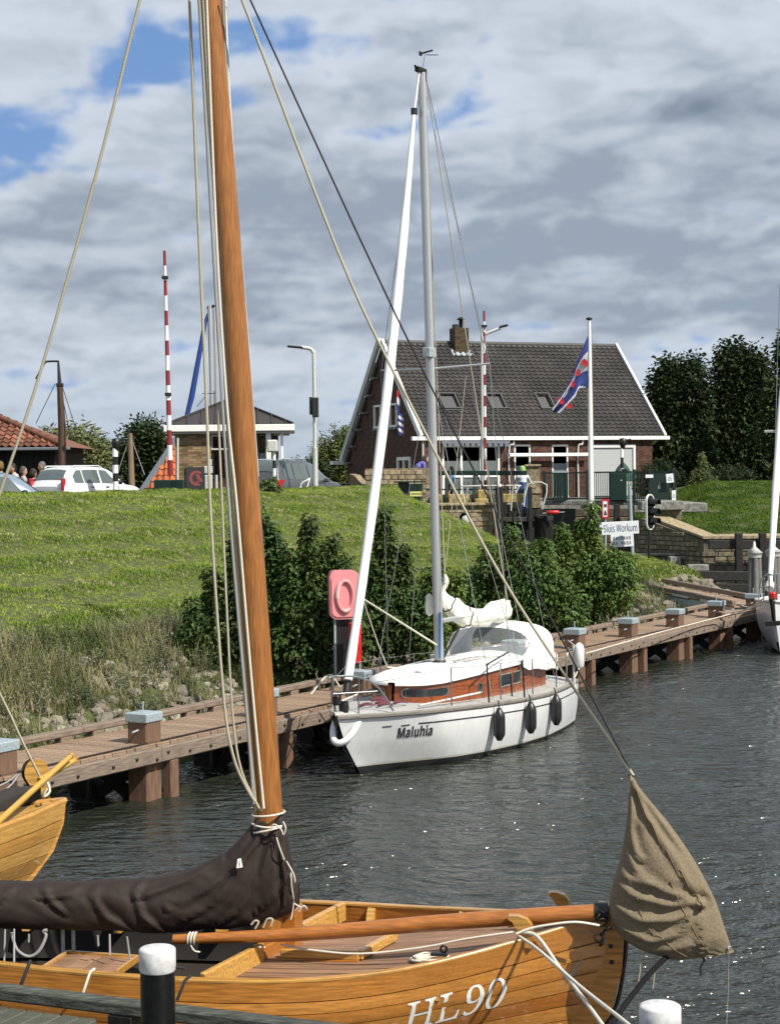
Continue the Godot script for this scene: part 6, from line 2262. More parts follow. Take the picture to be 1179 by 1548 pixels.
func coil(c: Vector3) -> void:
	var st := new_st()
	for i in 6:
		var pts := []
		for k in 13:
			var a := TAU * k / 12.0
			pts.append(c + Vector3(cos(a) * (0.13 + 0.012 * sin(i * 2.0)) + 0.01 * sin(i * 3.0), 0.012 * (i % 3) + 0.006 * sin(a * 2.0 + i), sin(a) * (0.05 + 0.012 * i)))
		tube(st, pts, 0.008, 5, false)
	solo("rope_coil", st, mats.rope, "coil of white rope lying on the foredeck above the bow lettering", "rope coil")

# height of a fold: ridges along drawn lines, with a hollow on either side
func creases(p: Vector3, lines: Array, width: float) -> float:
	var out := 0.0
	var q := Vector2(p.x, p.y)
	for l in lines:
		var best := 9.0
		var n: int = l.size()
		for i in n - 1:
			var a := Vector2(l[i].x, l[i].y)
			var b := Vector2(l[i + 1].x, l[i + 1].y)
			var t := clampf((q - a).dot(b - a) / (b - a).length_squared(), 0, 1)
			var fade := 1.0
			if i == n - 2: fade = 1.0 + 1.2 * smoothstep(0.4, 1.0, t)
			best = minf(best, (q - a.lerp(b, t)).length() * fade)
		if best < width * 5.0: out += exp(-pow(best / width, 2.0)) - 0.55 * exp(-pow((best - width * 1.6) / (width * 1.2), 2.0))
	return out

func sail_cover() -> void:
	var t := thing("sail_cover", "dark brown canvas cover over the boom and lowered sail, tied round the mast", "sail cover")
	var tops := [Vector3(-4.042, 0.932, -12.9), Vector3(-4.008, 1.007, -12.9), Vector3(-3.568, 1.028, -12.93), Vector3(-3.148, 1.028, -12.95), Vector3(-2.817, 1.034, -12.95), Vector3(-2.533, 1.045, -12.95), Vector3(-2.25, 1.037, -12.95), Vector3(-1.966, 1.048, -12.95), Vector3(-1.729, 1.064, -12.95), Vector3(-1.516, 1.1, -12.95), Vector3(-1.326, 1.169, -12.95), Vector3(-1.183, 1.257, -12.95), Vector3(-1.073, 1.361, -12.95), Vector3(-0.997, 1.46, -12.97), Vector3(-0.96, 1.51, -12.98), Vector3(-0.865, 1.514, -12.98), Vector3(-0.789, 1.499, -12.98), Vector3(-0.754, 1.323, -12.98), Vector3(-0.718, 1.113, -12.98), Vector3(-0.682, 0.996, -12.99), Vector3(-0.67, 0.898, -13)]
	var bots := [Vector3(-4.044, 0.846, -12.9), Vector3(-4.012, 0.761, -12.9), Vector3(-3.574, 0.682, -12.93), Vector3(-3.153, 0.72, -12.95), Vector3(-2.822, 0.721, -12.95), Vector3(-2.538, 0.713, -12.95), Vector3(-2.255, 0.7, -12.95), Vector3(-1.971, 0.687, -12.95), Vector3(-1.734, 0.675, -12.95), Vector3(-1.522, 0.677, -12.95), Vector3(-1.332, 0.694, -12.95), Vector3(-1.19, 0.688, -12.95), Vector3(-1.081, 0.701, -12.95), Vector3(-1.007, 0.705, -12.97), Vector3(-0.956, 0.711, -12.98), Vector3(-0.875, 0.734, -12.98), Vector3(-0.798, 0.766, -12.98), Vector3(-0.751, 0.79, -12.98), Vector3(-0.712, 0.818, -12.98), Vector3(-0.679, 0.853, -12.99), Vector3(-0.67, 0.879, -13)]
	var dep := [0.02, 0.10, 0.15, 0.17, 0.17, 0.17, 0.175, 0.17, 0.17, 0.165, 0.16, 0.155, 0.15, 0.15, 0.15, 0.15, 0.14, 0.12, 0.09, 0.05, 0.02]
	var n := FastNoiseLite.new()
	n.seed = 8
	n.frequency = 1.0
	n.fractal_octaves = 3
	var lines := [[Vector3(-0.91, 1.473, -12.8), Vector3(-0.987, 1.324, -12.8), Vector3(-1.171, 1.11, -12.8), Vector3(-1.384, 0.972, -12.8), Vector3(-1.619, 0.871, -12.8)], [Vector3(-0.939, 1.37, -12.8), Vector3(-1.091, 1.156, -12.8), Vector3(-1.282, 0.909, -12.8), Vector3(-1.517, 0.776, -12.8)], [Vector3(-0.841, 1.388, -12.8), Vector3(-0.933, 1.117, -12.8), Vector3(-1.095, 0.856, -12.8), Vector3(-1.246, 0.745, -12.8)],
		[Vector3(-1.784, 1.079, -12.8), Vector3(-1.832, 0.986, -12.8), Vector3(-1.778, 0.821, -12.8), Vector3(-1.631, 0.693, -12.8)], [Vector3(-2.083, 1.064, -12.8), Vector3(-2.127, 0.966, -12.8), Vector3(-2.04, 0.819, -12.8), Vector3(-1.845, 0.704, -12.8)], [Vector3(-1.231, 1.214, -12.8), Vector3(-1.476, 1.066, -12.8), Vector3(-1.701, 0.989, -12.8), Vector3(-1.833, 0.948, -12.8)],
		[Vector3(-2.495, 1.064, -12.8), Vector3(-2.431, 0.946, -12.8), Vector3(-2.302, 0.827, -12.8)], [Vector3(-2.691, 1.043, -12.8), Vector3(-2.834, 0.894, -12.8)], [Vector3(-0.728, 1.086, -12.8), Vector3(-0.832, 0.965, -12.8), Vector3(-0.993, 0.807, -12.8)], [Vector3(-2.224, 1.047, -12.8), Vector3(-2.3, 0.982, -12.8), Vector3(-2.506, 0.956, -12.8)], [Vector3(-0.796, 1.256, -12.8), Vector3(-0.765, 1.068, -12.8), Vector3(-0.787, 0.871, -12.8)]]
	var g := []
	var fine := 9
	for i in tops.size() - 1:
		for k in fine:
			if i == tops.size() - 2 and k > 0: break
			var f := float(k) / fine
			var T: Vector3 = tops[i].cubic_interpolate(tops[i + 1], tops[maxi(i - 1, 0)], tops[mini(i + 2, tops.size() - 1)], f)
			var B: Vector3 = bots[i].cubic_interpolate(bots[i + 1], bots[maxi(i - 1, 0)], bots[mini(i + 2, tops.size() - 1)], f)
			var d := lerpf(dep[i], dep[i + 1], f)
			var c := (T + B) * 0.5
			var hh := (T.y - B.y) * 0.5
			var row := []
			for j in 60:
				var a := TAU * j / 60.0
				var s := sin(a)
				var co := cos(a)
				var wide := d * (1.0 if co < 0.0 else lerpf(1.0, minf(1.0, 0.115 / d), clampf((hh - 0.2) / 0.15, 0.0, 1.0) * co))
				var p := Vector3(lerpf(B.x, T.x, co * 0.5 + 0.5), c.y + signf(co) * pow(absf(co), 0.85) * hh, c.z + signf(s) * pow(absf(s), 0.75) * wide)
				# folds hang down from the mast towards the boom
				var fold := 0.012 * n.get_noise_3d(p.x * 3.0 + p.y * 4.0, p.y * 3.0, p.z * 3.0) + 0.012 * n.get_noise_2d(p.x * 1.4, p.y * 2.0)
				if s > -0.3: fold += 0.024 * creases(p, lines, 0.023)
				else: fold += 0.02 * sin(p.x * 9.0 + p.y * 14.0)
				row.append(p + Vector3(0, co * 0.4, s) * fold)
			g.append(row)
	var st := new_st()
	grid(st, g, 0, true)
	obj("cover", st, mats.brownsail, t)
	st = new_st()
	var pc := Vector3(-1.088, 1.197, -12.76)
	prism(st, PackedVector2Array([Vector2(-0.02, -0.033), Vector2(0.024, -0.028), Vector2(0.012, 0.035), Vector2(-0.012, 0.03)]), -0.004, 0.004, Transform3D(Basis(Vector3.UP, 0.2), pc))
	var pa := obj("patch", st, mats.white, t)
	st = new_st()
	ringframe(st, ring_poly(0.001, 0.008, 0.008, 0.010, 10), ring_poly(0.001, 0.008, 0.005, 0.007, 10), 0.004, 0.006, Transform3D(Basis(Vector3.UP, 0.2), pc))
	ringframe(st, ring_poly(0.001, -0.012, 0.008, 0.010, 10), ring_poly(0.001, -0.012, 0.005, 0.007, 10), 0.004, 0.006, Transform3D(Basis(Vector3.UP, 0.2), pc))
	obj("emblem", st, mats.inkgrey, pa)
	for q in [[1232.0, 0.004], [1247.0, -0.002], [1256.0, 0.01]]:
		st = new_st()
		var pts := []
		for k in 21:
			var a := TAU * k / 20.0
			pts.append(Vector3(Vector3(-0.894, 1.433, -12.98).x + cos(a) * 0.117, 3.9 - (q[0] - 724.0) / 2750.0 * 12.95 + q[1] * sin(a * 1.0 + 1.0) * 3.0, -12.98 + sin(a) * 0.15))
		tube(st, pts, 0.0075, 6, false)
		obj("tie_rope", st, mats.rope, t)
	for q in [[Vector3(-0.779, 1.481, -12.8), Vector3(-0.76, 1.435, -12.79), Vector3(-0.776, 1.387, -12.8), Vector3(-0.793, 1.426, -12.79), Vector3(-0.839, 1.464, -12.79), Vector3(-0.863, 1.427, -12.79)], [Vector3(-0.827, 1.369, -12.8), Vector3(-0.8, 1.279, -12.8), Vector3(-0.774, 1.204, -12.82), Vector3(-0.788, 1.219, -12.82)], [Vector3(-0.762, 1.191, -12.84), Vector3(-0.712, 1.092, -12.86), Vector3(-0.705, 1.026, -12.88), Vector3(-0.731, 1.111, -12.86), Vector3(-0.727, 1.007, -12.86), Vector3(-0.717, 0.879, -12.9), Vector3(-0.737, 0.761, -12.9)], [Vector3(-0.712, 0.875, -12.9), Vector3(-0.666, 0.846, -12.9), Vector3(-0.623, 0.831, -12.9), Vector3(-0.646, 0.864, -12.88), Vector3(-0.679, 0.822, -12.88)]]:
		seg("cord", smooth_path(q, 4), 0.006, mats.rope, t, 5)
	for q in [[Vector3(-1.006, 0.771, -12.72), Vector3(-0.978, 0.799, -12.72), Vector3(-0.955, 0.789, -12.72), Vector3(-0.979, 0.743, -12.72)], [Vector3(-0.924, 0.746, -12.74), Vector3(-0.896, 0.802, -12.74), Vector3(-0.858, 0.802, -12.74), Vector3(-0.873, 0.755, -12.74)]]:
		seg("cord", smooth_path(q, 3), 0.009, mats.oldrope, t, 5)

func sail_bag() -> void:
	var t := thing("sail_bag", "khaki canvas sail bag hanging from the forestay at the bow of the orange boat", "sail bag")
	var L := [Vector3(1.627, 1.844, -12.36), Vector3(1.608, 1.727, -12.36), Vector3(1.583, 1.501, -12.36), Vector3(1.546, 1.298, -12.36), Vector3(1.494, 1.117, -12.36), Vector3(1.466, 0.968, -12.36), Vector3(1.483, 0.845, -12.36), Vector3(1.55, 0.745, -12.36), Vector3(1.653, 0.675, -12.36), Vector3(1.765, 0.629, -12.36), Vector3(1.856, 0.605, -12.36)]
	var R := [Vector3(1.641, 1.844, -12.36), Vector3(1.676, 1.771, -12.36), Vector3(1.761, 1.662, -12.36), Vector3(1.859, 1.543, -12.36), Vector3(1.957, 1.406, -12.36), Vector3(2.051, 1.26, -12.36), Vector3(2.131, 1.11, -12.36), Vector3(2.193, 0.973, -12.36), Vector3(2.241, 0.823, -12.36), Vector3(2.276, 0.714, -12.36), Vector3(2.298, 0.641, -12.36)]
	var F := Vector3(2.08, 0.997, -12.36)
	var lines := [[F, Vector3(1.807, 1.102, -12.25), Vector3(1.638, 1.216, -12.25), Vector3(1.577, 1.352, -12.25)], [F, Vector3(1.806, 1.008, -12.25), Vector3(1.592, 1.073, -12.25), Vector3(1.477, 1.182, -12.25)], [F, Vector3(1.859, 0.899, -12.25), Vector3(1.635, 0.902, -12.25), Vector3(1.466, 1.003, -12.25)], [Vector3(2.029, 0.933, -12.25), Vector3(1.903, 0.809, -12.25), Vector3(1.715, 0.748, -12.25), Vector3(1.527, 0.831, -12.25)],
		[Vector3(1.628, 1.818, -12.3), Vector3(1.704, 1.61, -12.25), Vector3(1.828, 1.407, -12.25), Vector3(1.942, 1.222, -12.25), F], [F, Vector3(2.073, 0.843, -12.25), Vector3(2.059, 0.654, -12.25)], [Vector3(1.623, 1.782, -12.3), Vector3(1.596, 1.522, -12.25), Vector3(1.63, 1.342, -12.25), Vector3(1.692, 1.288, -12.25)], [Vector3(1.668, 1.759, -12.3), Vector3(1.811, 1.564, -12.25), Vector3(1.944, 1.361, -12.25)], [Vector3(1.504, 1.227, -12.25), Vector3(1.575, 1.181, -12.25), Vector3(1.763, 1.125, -12.25)]]
	var n := FastNoiseLite.new()
	n.seed = 4
	n.frequency = 1.0
	n.fractal_octaves = 3
	var g := []
	for i in L.size() - 1:
		for k in 6:
			var f := k / 6.0
			var a: Vector3 = L[i].cubic_interpolate(L[i + 1], L[maxi(i - 1, 0)], L[mini(i + 2, 10)], f)
			var b: Vector3 = R[i].cubic_interpolate(R[i + 1], R[maxi(i - 1, 0)], R[mini(i + 2, 10)], f)
			g.append([a, b])
	g.append([L[10], R[10]])
	var rows := []
	for i in g.size():
		var a: Vector3 = g[i][0]
		var b: Vector3 = g[i][1]
		var w := (b - a).length()
		var th := minf(0.02 + w * 0.26, 0.17) * (1.0 if i < 50 else lerpf(1.0, 0.62, (i - 50) / 10.0))
		var row := []
		for j in 56:
			var an := TAU * j / 56.0
			var p := a.lerp(b, 0.5 - 0.5 * cos(an))
			var s := sin(an)
			var d := signf(s) * pow(absf(s), 0.7) * th
			# creases radiating from the gathered point, loose belly on the left
			var fold := 0.022 * n.get_noise_3d(p.x * 3.5, p.y * 3.5, s)
			if s > -0.2: fold += 0.030 * creases(p, lines, 0.025)
			else: fold += 0.02 * sin(p.x * 12.0 + p.y * 9.0)
			if i > 52: fold += 0.007 * sin(p.x * 190.0) * (i - 52) / 8.0
			row.append(Vector3(p.x, p.y, p.z + d + fold * (1.0 if s > 0.0 else -0.6) * absf(s)))
		rows.append(row)
	var st := new_st()
	grid(st, rows, 0, true)
	obj("bag", st, mats.khaki, t)
	# seams
	var sm := func(j0: int, j1: int, i0: int, i1: int) -> Array:
		var out := []
		for i in range(i0, i1, 2):
			var j := int(round(lerpf(j0, j1, float(i - i0) / (i1 - i0))))
			out.append(rows[i][j] + Vector3(0, 0, 0.002))
		return out
	for q in [[16, 21, 3, 40], [17, 17, 30, 58], [10, 11, 28, 60]]:
		seg("seam", sm.call(q[0], q[1], q[2], q[3]), 0.0035, mats.khakiseam, t, 5)
	seg("zip", [F + Vector3(0.0, -0.0, 0.13), Vector3(2.059, 0.913, -12.24), Vector3(2.041, 0.753, -12.25), Vector3(2.035, 0.658, -12.27)], 0.007, mats.khakiseam, t, 6)
	var hem := []
	for j in 57: hem.append(rows[60][j % 56] + Vector3(0, 0.004, 0))
	seg("hem", hem, 0.010, mats.khaki, t, 6)
	st = new_st()
	for k in 5: lathe(st, [Vector2(0.014, -0.008), Vector2(0.024, 0), Vector2(0.014, 0.008)], Vector3(1.631, 1.826, -12.36) + Vector3(-0.006 * k, 0.012 * k - 0.02, 0), 10, Basis.from_euler(Vector3(0.3 * k, 0, 0.4)))
	obj("tie_rope", st, mats.oldrope, t)
	st = new_st()
	lathe(st, [Vector2(0.008, -0.003), Vector2(0.015, 0), Vector2(0.008, 0.003), Vector2(0.008, -0.003)], Vector3(2.266, 0.685, -12.28), 10, Basis(Vector3.RIGHT, PI / 2))
	obj("eyelet", st, mats.galv, t)
	for q in [[Vector3(1.658, 0.664, -12.3), Vector3(1.662, 0.542, -12.3), Vector3(1.647, 0.452, -12.3), Vector3(1.661, 0.465, -12.3)], [Vector3(1.766, 0.626, -12.3), Vector3(1.76, 0.509, -12.3), Vector3(1.746, 0.405, -12.3)]]:
		seg("tie_end", smooth_path(q, 3), 0.0045, mats.oldrope, t, 5)
	seg("tie_end", [Vector3(2.261, 0.671, -12.28), Vector3(2.254, 0.383, -12.28), Vector3(2.234, 0.022, -12.28)], 0.003, mats.greyrope, t, 4)
	seg("strap_end", [Vector3(2.08, 0.636, -12.3), Vector3(2.098, 0.596, -12.3), Vector3(2.071, 0.551, -12.3), Vector3(2.075, 0.496, -12.3)], 0.008, mats.darkrope, t, 5)

func front_pier() -> void:
	var t := thing("wooden_pier", "weathered green grey plank pier with raised edge beam at the lower left", "pier")
	var e0 := Vector3(-3.298, 0.86, -11.321)
	var e1 := Vector3(-0.287, 0.86, -10.016)
	var dr := (e1 - e0).normalized()
	var inn := Vector3(-dr.z, 0, dr.x)
	if inn.z < 0.0: inn = -inn
	var st := new_st()
	var ln := (e1 - e0).length()
	bar(st, e0 + Vector3(0, -0.035, 0), e1 + Vector3(0, -0.035, 0), 0.12, 0.078, 0.012)
	obj("edge_beam", st, mats.pierbeam, t)
	for f in [0.14, 0.545, 0.93]:
		st = new_st()
		var c := e0.lerp(e1, f)
		bar(st, c + Vector3(0, -0.115, 0), c + dr * 0.16 + Vector3(0, -0.115, 0), 0.12, 0.08, 0.006)
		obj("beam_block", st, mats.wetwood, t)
	var pd := inn
	var n := 14
	for i in n:
		st = new_st()
		var c := e0 + dr * (0.1 + i * 0.122)
		var a := c + inn * 0.10 + Vector3(0, -0.118, 0)
		bar(st, a, a + pd * 2.0, 0.115, 0.045, 0.006)
		for r in 6: bar(st, a + dr * (r * 0.017 - 0.043) + Vector3(0, 0.024, 0), a + dr * (r * 0.017 - 0.043) + pd * 2.0 + Vector3(0, 0.024, 0), 0.008, 0.005)
		obj("plank", st, mats.pier, t)
	st = new_st()
	bar(st, e0 + inn * 0.16 + Vector3(0, -0.23, 0), e0.lerp(e1, 0.5) + inn * 0.16 + Vector3(0, -0.23, 0), 0.1, 0.16)
	obj("joist", st, mats.wetwood, t)
	for f in [0.2, 0.5]:
		st = new_st()
		var c := e0.lerp(e1, f) + inn * 0.4
		rod(st, Vector3(c.x, -1.5, c.z), Vector3(c.x, 0.55, c.z), 0.12, 10)
		obj("pile", st, mats.wetwood, t)
	# bollard piles
	for k in 2:
		var top: Vector3 = [Vector3(-1.285, 1.38, -9.8), Vector3(1.255, 1.39, -8.6)][k]
		var b := thing("mooring_bollard", ["black round mooring bollard with white top at the pier's edge, lower left", "round mooring bollard with white top at the bottom edge, below the khaki bag"][k], "bollard", Vector3(top.x, 0, top.z), 0.0, "white topped bollards")
		st = new_st()
		lathe(st, [Vector2(0.094, -1.5), Vector2(0.094, top.y - 0.105)], Vector3.ZERO, 24)
		obj("shaft", st, mats.blackpaint, b)
		st = new_st()
		lathe(st, [Vector2(0.094, -0.125), Vector2(0.1, -0.115), Vector2(0.1, -0.012), Vector2(0.096, -0.003), Vector2(0.086, 0.003), Vector2(0.0, 0.007)], Vector3(0, top.y - 0.01, 0), 28)
		obj("white_top", st, mats.whitepaint, b)
		st = new_st()
		if k == 0: rod(st, Vector3(0.08, top.y - 0.115, 0.0), Vector3(0.15, top.y - 0.12, 0.01), 0.008, 8)
		else: rod(st, Vector3(-0.09, top.y - 0.125, 0.0), Vector3(-0.19, top.y - 0.115, 0.01), 0.012, 8)
		obj("pin", st, mats.darkmetal, b)
	# lines from the orange boat to the front pier
	var lines := [
		["white mooring line from the near timber head down to the right, upper of two", [Vector3(0.844, 0.777, -12.28), Vector3(0.948, 0.781, -11.9), Vector3(1.125, 0.772, -11.1), Vector3(1.293, 0.816, -10.2), Vector3(1.414, 0.865, -9.4)], 0.012, "rope"],
		["white mooring line from the near timber head down to the right, lower of two", [Vector3(0.868, 0.804, -12.3), Vector3(0.964, 0.792, -12.2), Vector3(1.059, 0.724, -11.7), Vector3(1.135, 0.727, -11), Vector3(1.181, 0.761, -10.3), Vector3(1.22, 0.801, -9.5)], 0.013, "rope"]]
	for q in lines:
		st = new_st()
		tube(st, smooth_path(q[1], 4), q[2], 7)
		solo("mooring_line", st, mats[q[3]], q[0], "rope")
	st = new_st()
	tube(st, smooth_path([Vector3(1.847, 0.625, -12.3), Vector3(1.7, 0.61, -12), Vector3(1.488, 0.621, -11.4), Vector3(1.298, 0.685, -10.7), Vector3(1.12, 0.713, -10)], 5), 0.018, 8)
	solo("rubber_hose", st, mats.hose, "black hose running from the khaki sail bag down beside the stem", "hose")
	st = new_st()
	tube(st, smooth_path([Vector3(1.231, 0.685, -12), Vector3(1.174, 0.723, -11.7), Vector3(1.092, 0.766, -11.3)], 3), 0.009, 6)
	solo("rope_knot", st, mats.darkrope, "short dark seizing where the two white mooring lines cross", "knot")

func white_boat() -> void:
	var t := thing("white_sailboat", "white sailing yacht with mahogany cabin sides moored along the jetty", "sailboat", Vector3(-0.75, 0, -23.4), 61.0)
	var hd := {"len": 6.4, "keel": -0.45, "sheer": [0.0, 0.83, 0.4, 0.82, 0.8, 0.81, 1.3, 0.80, 2.3, 0.765, 3.4, 0.72, 4.5, 0.685, 6.0, 0.675, 6.4, 0.68],
		"beam": [0.0, 0.02, 0.2, 0.17, 0.43, 0.30, 0.8, 0.53, 1.3, 0.77, 2.3, 0.98, 3.4, 1.06, 4.5, 1.02, 5.4, 0.88, 6.0, 0.76, 6.4, 0.66],
		"rake": [0.0, 0.0, 0.3, 0.22, 0.65, 0.62, 1.0, 1.5], "flare": 0.8, "shape": [0.0, 1.0, 0.2, 1.0, 0.4, 0.965, 0.6, 0.90, 0.75, 0.78, 0.9, 0.5, 1.0, 0.05]}
	var st := new_st()
	for s in [1.0, -1.0]: grid(st, hull_grid(hd, s, 0.0, 0.57, 9, 36), 0)
	var tr := []
	for j in 10: tr.append([hull_at(hd, 6.4, j / 9.0 * 0.9, -1.0), hull_at(hd, 6.4, j / 9.0 * 0.9, 1.0)])
	grid(st, tr, -1)
	obj("hull", st, mats.gelcoat, t)
	st = new_st()
	for s in [1.0, -1.0]:
		grid(st, hull_grid(hd, s, 0.57, 1.0, 6, 36), 0)
	obj("boot_top", st, mats.antifoul, t)
	st = new_st()
	for s in [1.0, -1.0]:
		var band := []
		for i in 37: band.append([hull_at(hd, 6.4 * i / 36.0, 0.548 + 0.006 * sin(i * 1.9), s) + Vector3(0, 0, 0.0025 * s), hull_at(hd, 6.4 * i / 36.0, 0.57, s) + Vector3(0, 0, 0.0025 * s)])
		grid(st, band, 0)
	obj("waterline_stain", st, mats.scum, t)
	for s in [1.0, -1.0]:
		st = new_st()
		var pts := []
		for i in 40: pts.append(hull_at(hd, lerpf(1.05, 6.38, i / 39.0), 0.135, s) + Vector3(0, 0, 0.003 * s))
		tube(st, pts, 0.009, 4)
		for a in [0.55, 0.8]: tube(st, [hull_at(hd, a, 0.145, s) + Vector3(0, 0, 0.003 * s), hull_at(hd, a + 0.12, 0.143, s) + Vector3(0, 0, 0.003 * s)], 0.008, 4)
		obj("stripe", st, mats.black, t)
		st = new_st()
		var g := []
		for i in 45:
			var p := hull_at(hd, 6.38 * i / 44.0, 0.0, s)
			g.append([p + Vector3(0, -0.035, 0.008 * s), p + Vector3(0, -0.005, 0.016 * s), p + Vector3(0, 0.014, 0.010 * s), p + Vector3(0, 0.014, -0.025 * s), p + Vector3(0, -0.01, -0.025 * s)])
		grid(st, g, -1)
		obj("rubbing_strake", st, mats.teakgrey, t)
		st = new_st()
		pts = []
		for i in 40: pts.append(hull_at(hd, lerpf(0.02, 6.38, i / 39.0), 0.0, s) + Vector3(0, -0.042, 0.006 * s))
		tube(st, pts, 0.006, 4)
		obj("strake_shadow_line", st, mats.darkmetal, t)
	st = new_st()
	var g := []
	for i in 30:
		var a := 6.38 * i / 29.0
		var b := soft(a, hd.beam, 0.12) - 0.02
		var y := soft(a, hd.sheer)
		g.append([Vector3(a, y, -b), Vector3(a, y + 0.04, -b * 0.5), Vector3(a, y + 0.055, 0), Vector3(a, y + 0.04, b * 0.5), Vector3(a, y, b)])
	grid(st, g, 0)
	obj("deck", st, mats.deckgrey, t)
	# cabin: mahogany sides, white roof
	var zs := [1.56, 0.02, 1.60, 0.26, 1.72, 0.42, 1.95, 0.545, 2.4, 0.63, 3.0, 0.66, 4.2, 0.645, 5.35, 0.58]
	var ring := []
	for a in [1.56, 1.59, 1.64, 1.72, 1.83, 1.95, 2.15, 2.4, 2.7, 3.0, 3.4, 3.8, 4.2, 4.7, 5.1, 5.35]: ring.append(Vector2(a, ramp(a, zs)))
	for s in [1.0, -1.0]:
		st = new_st()
		g = []
		for p in ring:
			var y0 := soft(p.x, hd.sheer) + 0.03
			var y1 := ramp(p.x, [1.5, 1.075, 2.4, 1.115, 3.3, 1.135, 5.4, 1.155])
			g.append([Vector3(p.x, y0, p.y * s), Vector3(p.x + 0.01, (y0 + y1) / 2, p.y * s * 0.995), Vector3(p.x + 0.03, y1, p.y * s * 0.98)])
		grid(st, g, 0)
		obj("cabin_side", st, mats.mahogany, t)
	st = new_st()
	g = []
	for p in ring:
		var y1 := ramp(p.x, [1.5, 1.075, 2.4, 1.115, 3.3, 1.135, 5.4, 1.155])
		var b: float = p.y + 0.035
		var cr := 0.10 * smoothstep(0.0, 0.5, p.y)
		var x: float = p.x - 0.03 * (1.0 - smoothstep(0.0, 0.3, p.y))
		g.append([Vector3(x, y1 - 0.015, -b), Vector3(x, y1 + 0.02, -b), Vector3(x + 0.01, y1 + 0.03 + cr * 0.35, -b * 0.8), Vector3(x + 0.01, y1 + 0.03 + cr * 0.85, -b * 0.4), Vector3(x + 0.01, y1 + 0.03 + cr, 0), Vector3(x + 0.01, y1 + 0.03 + cr * 0.85, b * 0.4), Vector3(x + 0.01, y1 + 0.03 + cr * 0.35, b * 0.8), Vector3(x, y1 + 0.02, b), Vector3(x, y1 - 0.015, b)])
	grid(st, g, 0)
	obj("cabin_roof", st, mats.roofpaint, t)
	st = new_st()
	quad(st, Vector3(5.35, 0.7, -0.58), Vector3(5.35, 1.16, -0.58), Vector3(5.35, 1.16, 0.58), Vector3(5.35, 0.7, 0.58))
	obj("bulkhead", st, mats.mahogany, t)
	# windows in the near and far cabin side
	var arc := [0.0]
	for i in range(1, ring.size()): arc.append(arc[i - 1] + (ring[i] - ring[i - 1]).length())
	# a point on the cabin side by the length run round it from the front
	var on_side := func(l: float, y: float, s: float, off: float) -> Vector3:
		var i := 0
		while i < ring.size() - 2 and arc[i + 1] < l: i += 1
		var q: Vector2 = ring[i].lerp(ring[i + 1], (l - arc[i]) / (arc[i + 1] - arc[i]))
		var d: Vector2 = (ring[mini(i + 2, ring.size() - 1)] - ring[maxi(i - 1, 0)]).normalized()
		return Vector3(q.x + 0.012 - d.y * off, y, (q.y + d.x * off) * s)
	for s in [1.0, -1.0]:
		for q in [[0.10, 0.84, 0.895, 1.03, 0.066], [1.60, 1.73, 0.865, 1.0, 0.06], [2.30, 3.05, 0.85, 1.04, 0.03]]:
			var cx: float = (q[0] + q[1]) / 2
			var cy: float = (q[2] + q[3]) / 2
			var outer := rrect(cx, cy, q[1] - q[0], q[3] - q[2], q[4])
			var inner := rrect(cx, cy, q[1] - q[0] - 0.035, q[3] - q[2] - 0.035, maxf(q[4] - 0.017, 0.01))
			st = new_st()
			var r0 := []
			var r1 := []
			var r2 := []
			var r3 := []
			for i in outer.size() + 1:
				var a := outer[i % outer.size()]
				var b := inner[i % outer.size()]
				r0.append(on_side.call(a.x, a.y, s, 0.0))
				r1.append(on_side.call(a.x, a.y, s, 0.014))
				r2.append(on_side.call(b.x, b.y, s, 0.014))
				r3.append(on_side.call(b.x, b.y, s, 0.004))
			grid(st, [r0, r1, r2, r3], -1)
			var fr := obj("window", st, mats.steel if q[4] > 0.05 else mats.teakgrey, t)
			st = new_st()
			var cc: Vector3 = on_side.call(cx, cy, s, 0.008)
			g = []
			for i in 13:
				var u := lerpf(q[0] + 0.018, q[1] - 0.018, i / 12.0)
				var hh: float = (q[3] - q[2] - 0.035) * 0.5
				var e: float = maxf(0.0, absf(u - cx) - ((q[1] - q[0]) * 0.5 - q[4])) / q[4]
				hh = hh - (q[4] - 0.01) * (1.0 - sqrt(maxf(0.0, 1.0 - e * e)))
				g.append([on_side.call(u, cy - hh, s, 0.007), on_side.call(u, cy + hh, s, 0.007)])
			grid(st, g, 0)
			obj("pane", st, mats.darkglass, fr)
			if q[0] > 2.0:
				st = new_st()
				bar(st, on_side.call(2.72, q[2], s, 0.010), on_side.call(2.74, q[3], s, 0.010), 0.05, 0.03)
				obj("mullion", st, mats.mahogany, fr)
	st = new_st()
	var rt := [1.5, 1.075, 2.4, 1.115, 3.3, 1.135, 5.4, 1.155]
	quad(st, Vector3(2.35, 1.222, -0.28), Vector3(2.28, 1.225, 0.20), Vector3(3.12, 1.252, 0.24), Vector3(3.1, 1.255, -0.3))
	obj("mast_plate", st, mats.greyhatch, t)
	st = new_st()
	lathe(st, [Vector2(0.13, 0.0), Vector2(0.12, 0.02), Vector2(0.07, 0.05), Vector2(0.0, 0.06)], Vector3(1.98, 1.165, 0.16), 14)
	obj("vent", st, mats.steel, t)
	for k in 9:
		st = new_st()
		var z := -0.36 + 0.09 * k
		if k < 5: tube(st, [Vector3(3.15 + k * 0.16, 1.262 - k * 0.004, -0.15), Vector3(3.2 + k * 0.16, 1.255, 0.33)], 0.008, 5)
		else: tube(st, smooth_path([Vector3(3.1, 1.26, -0.25 + (k - 5) * 0.2), Vector3(3.6, 1.27, -0.22 + (k - 5) * 0.2), Vector3(4.1, 1.255, -0.1 + (k - 5) * 0.2)], 3), 0.008, 5)
		obj("roof_line", st, mats.greyrope, t)
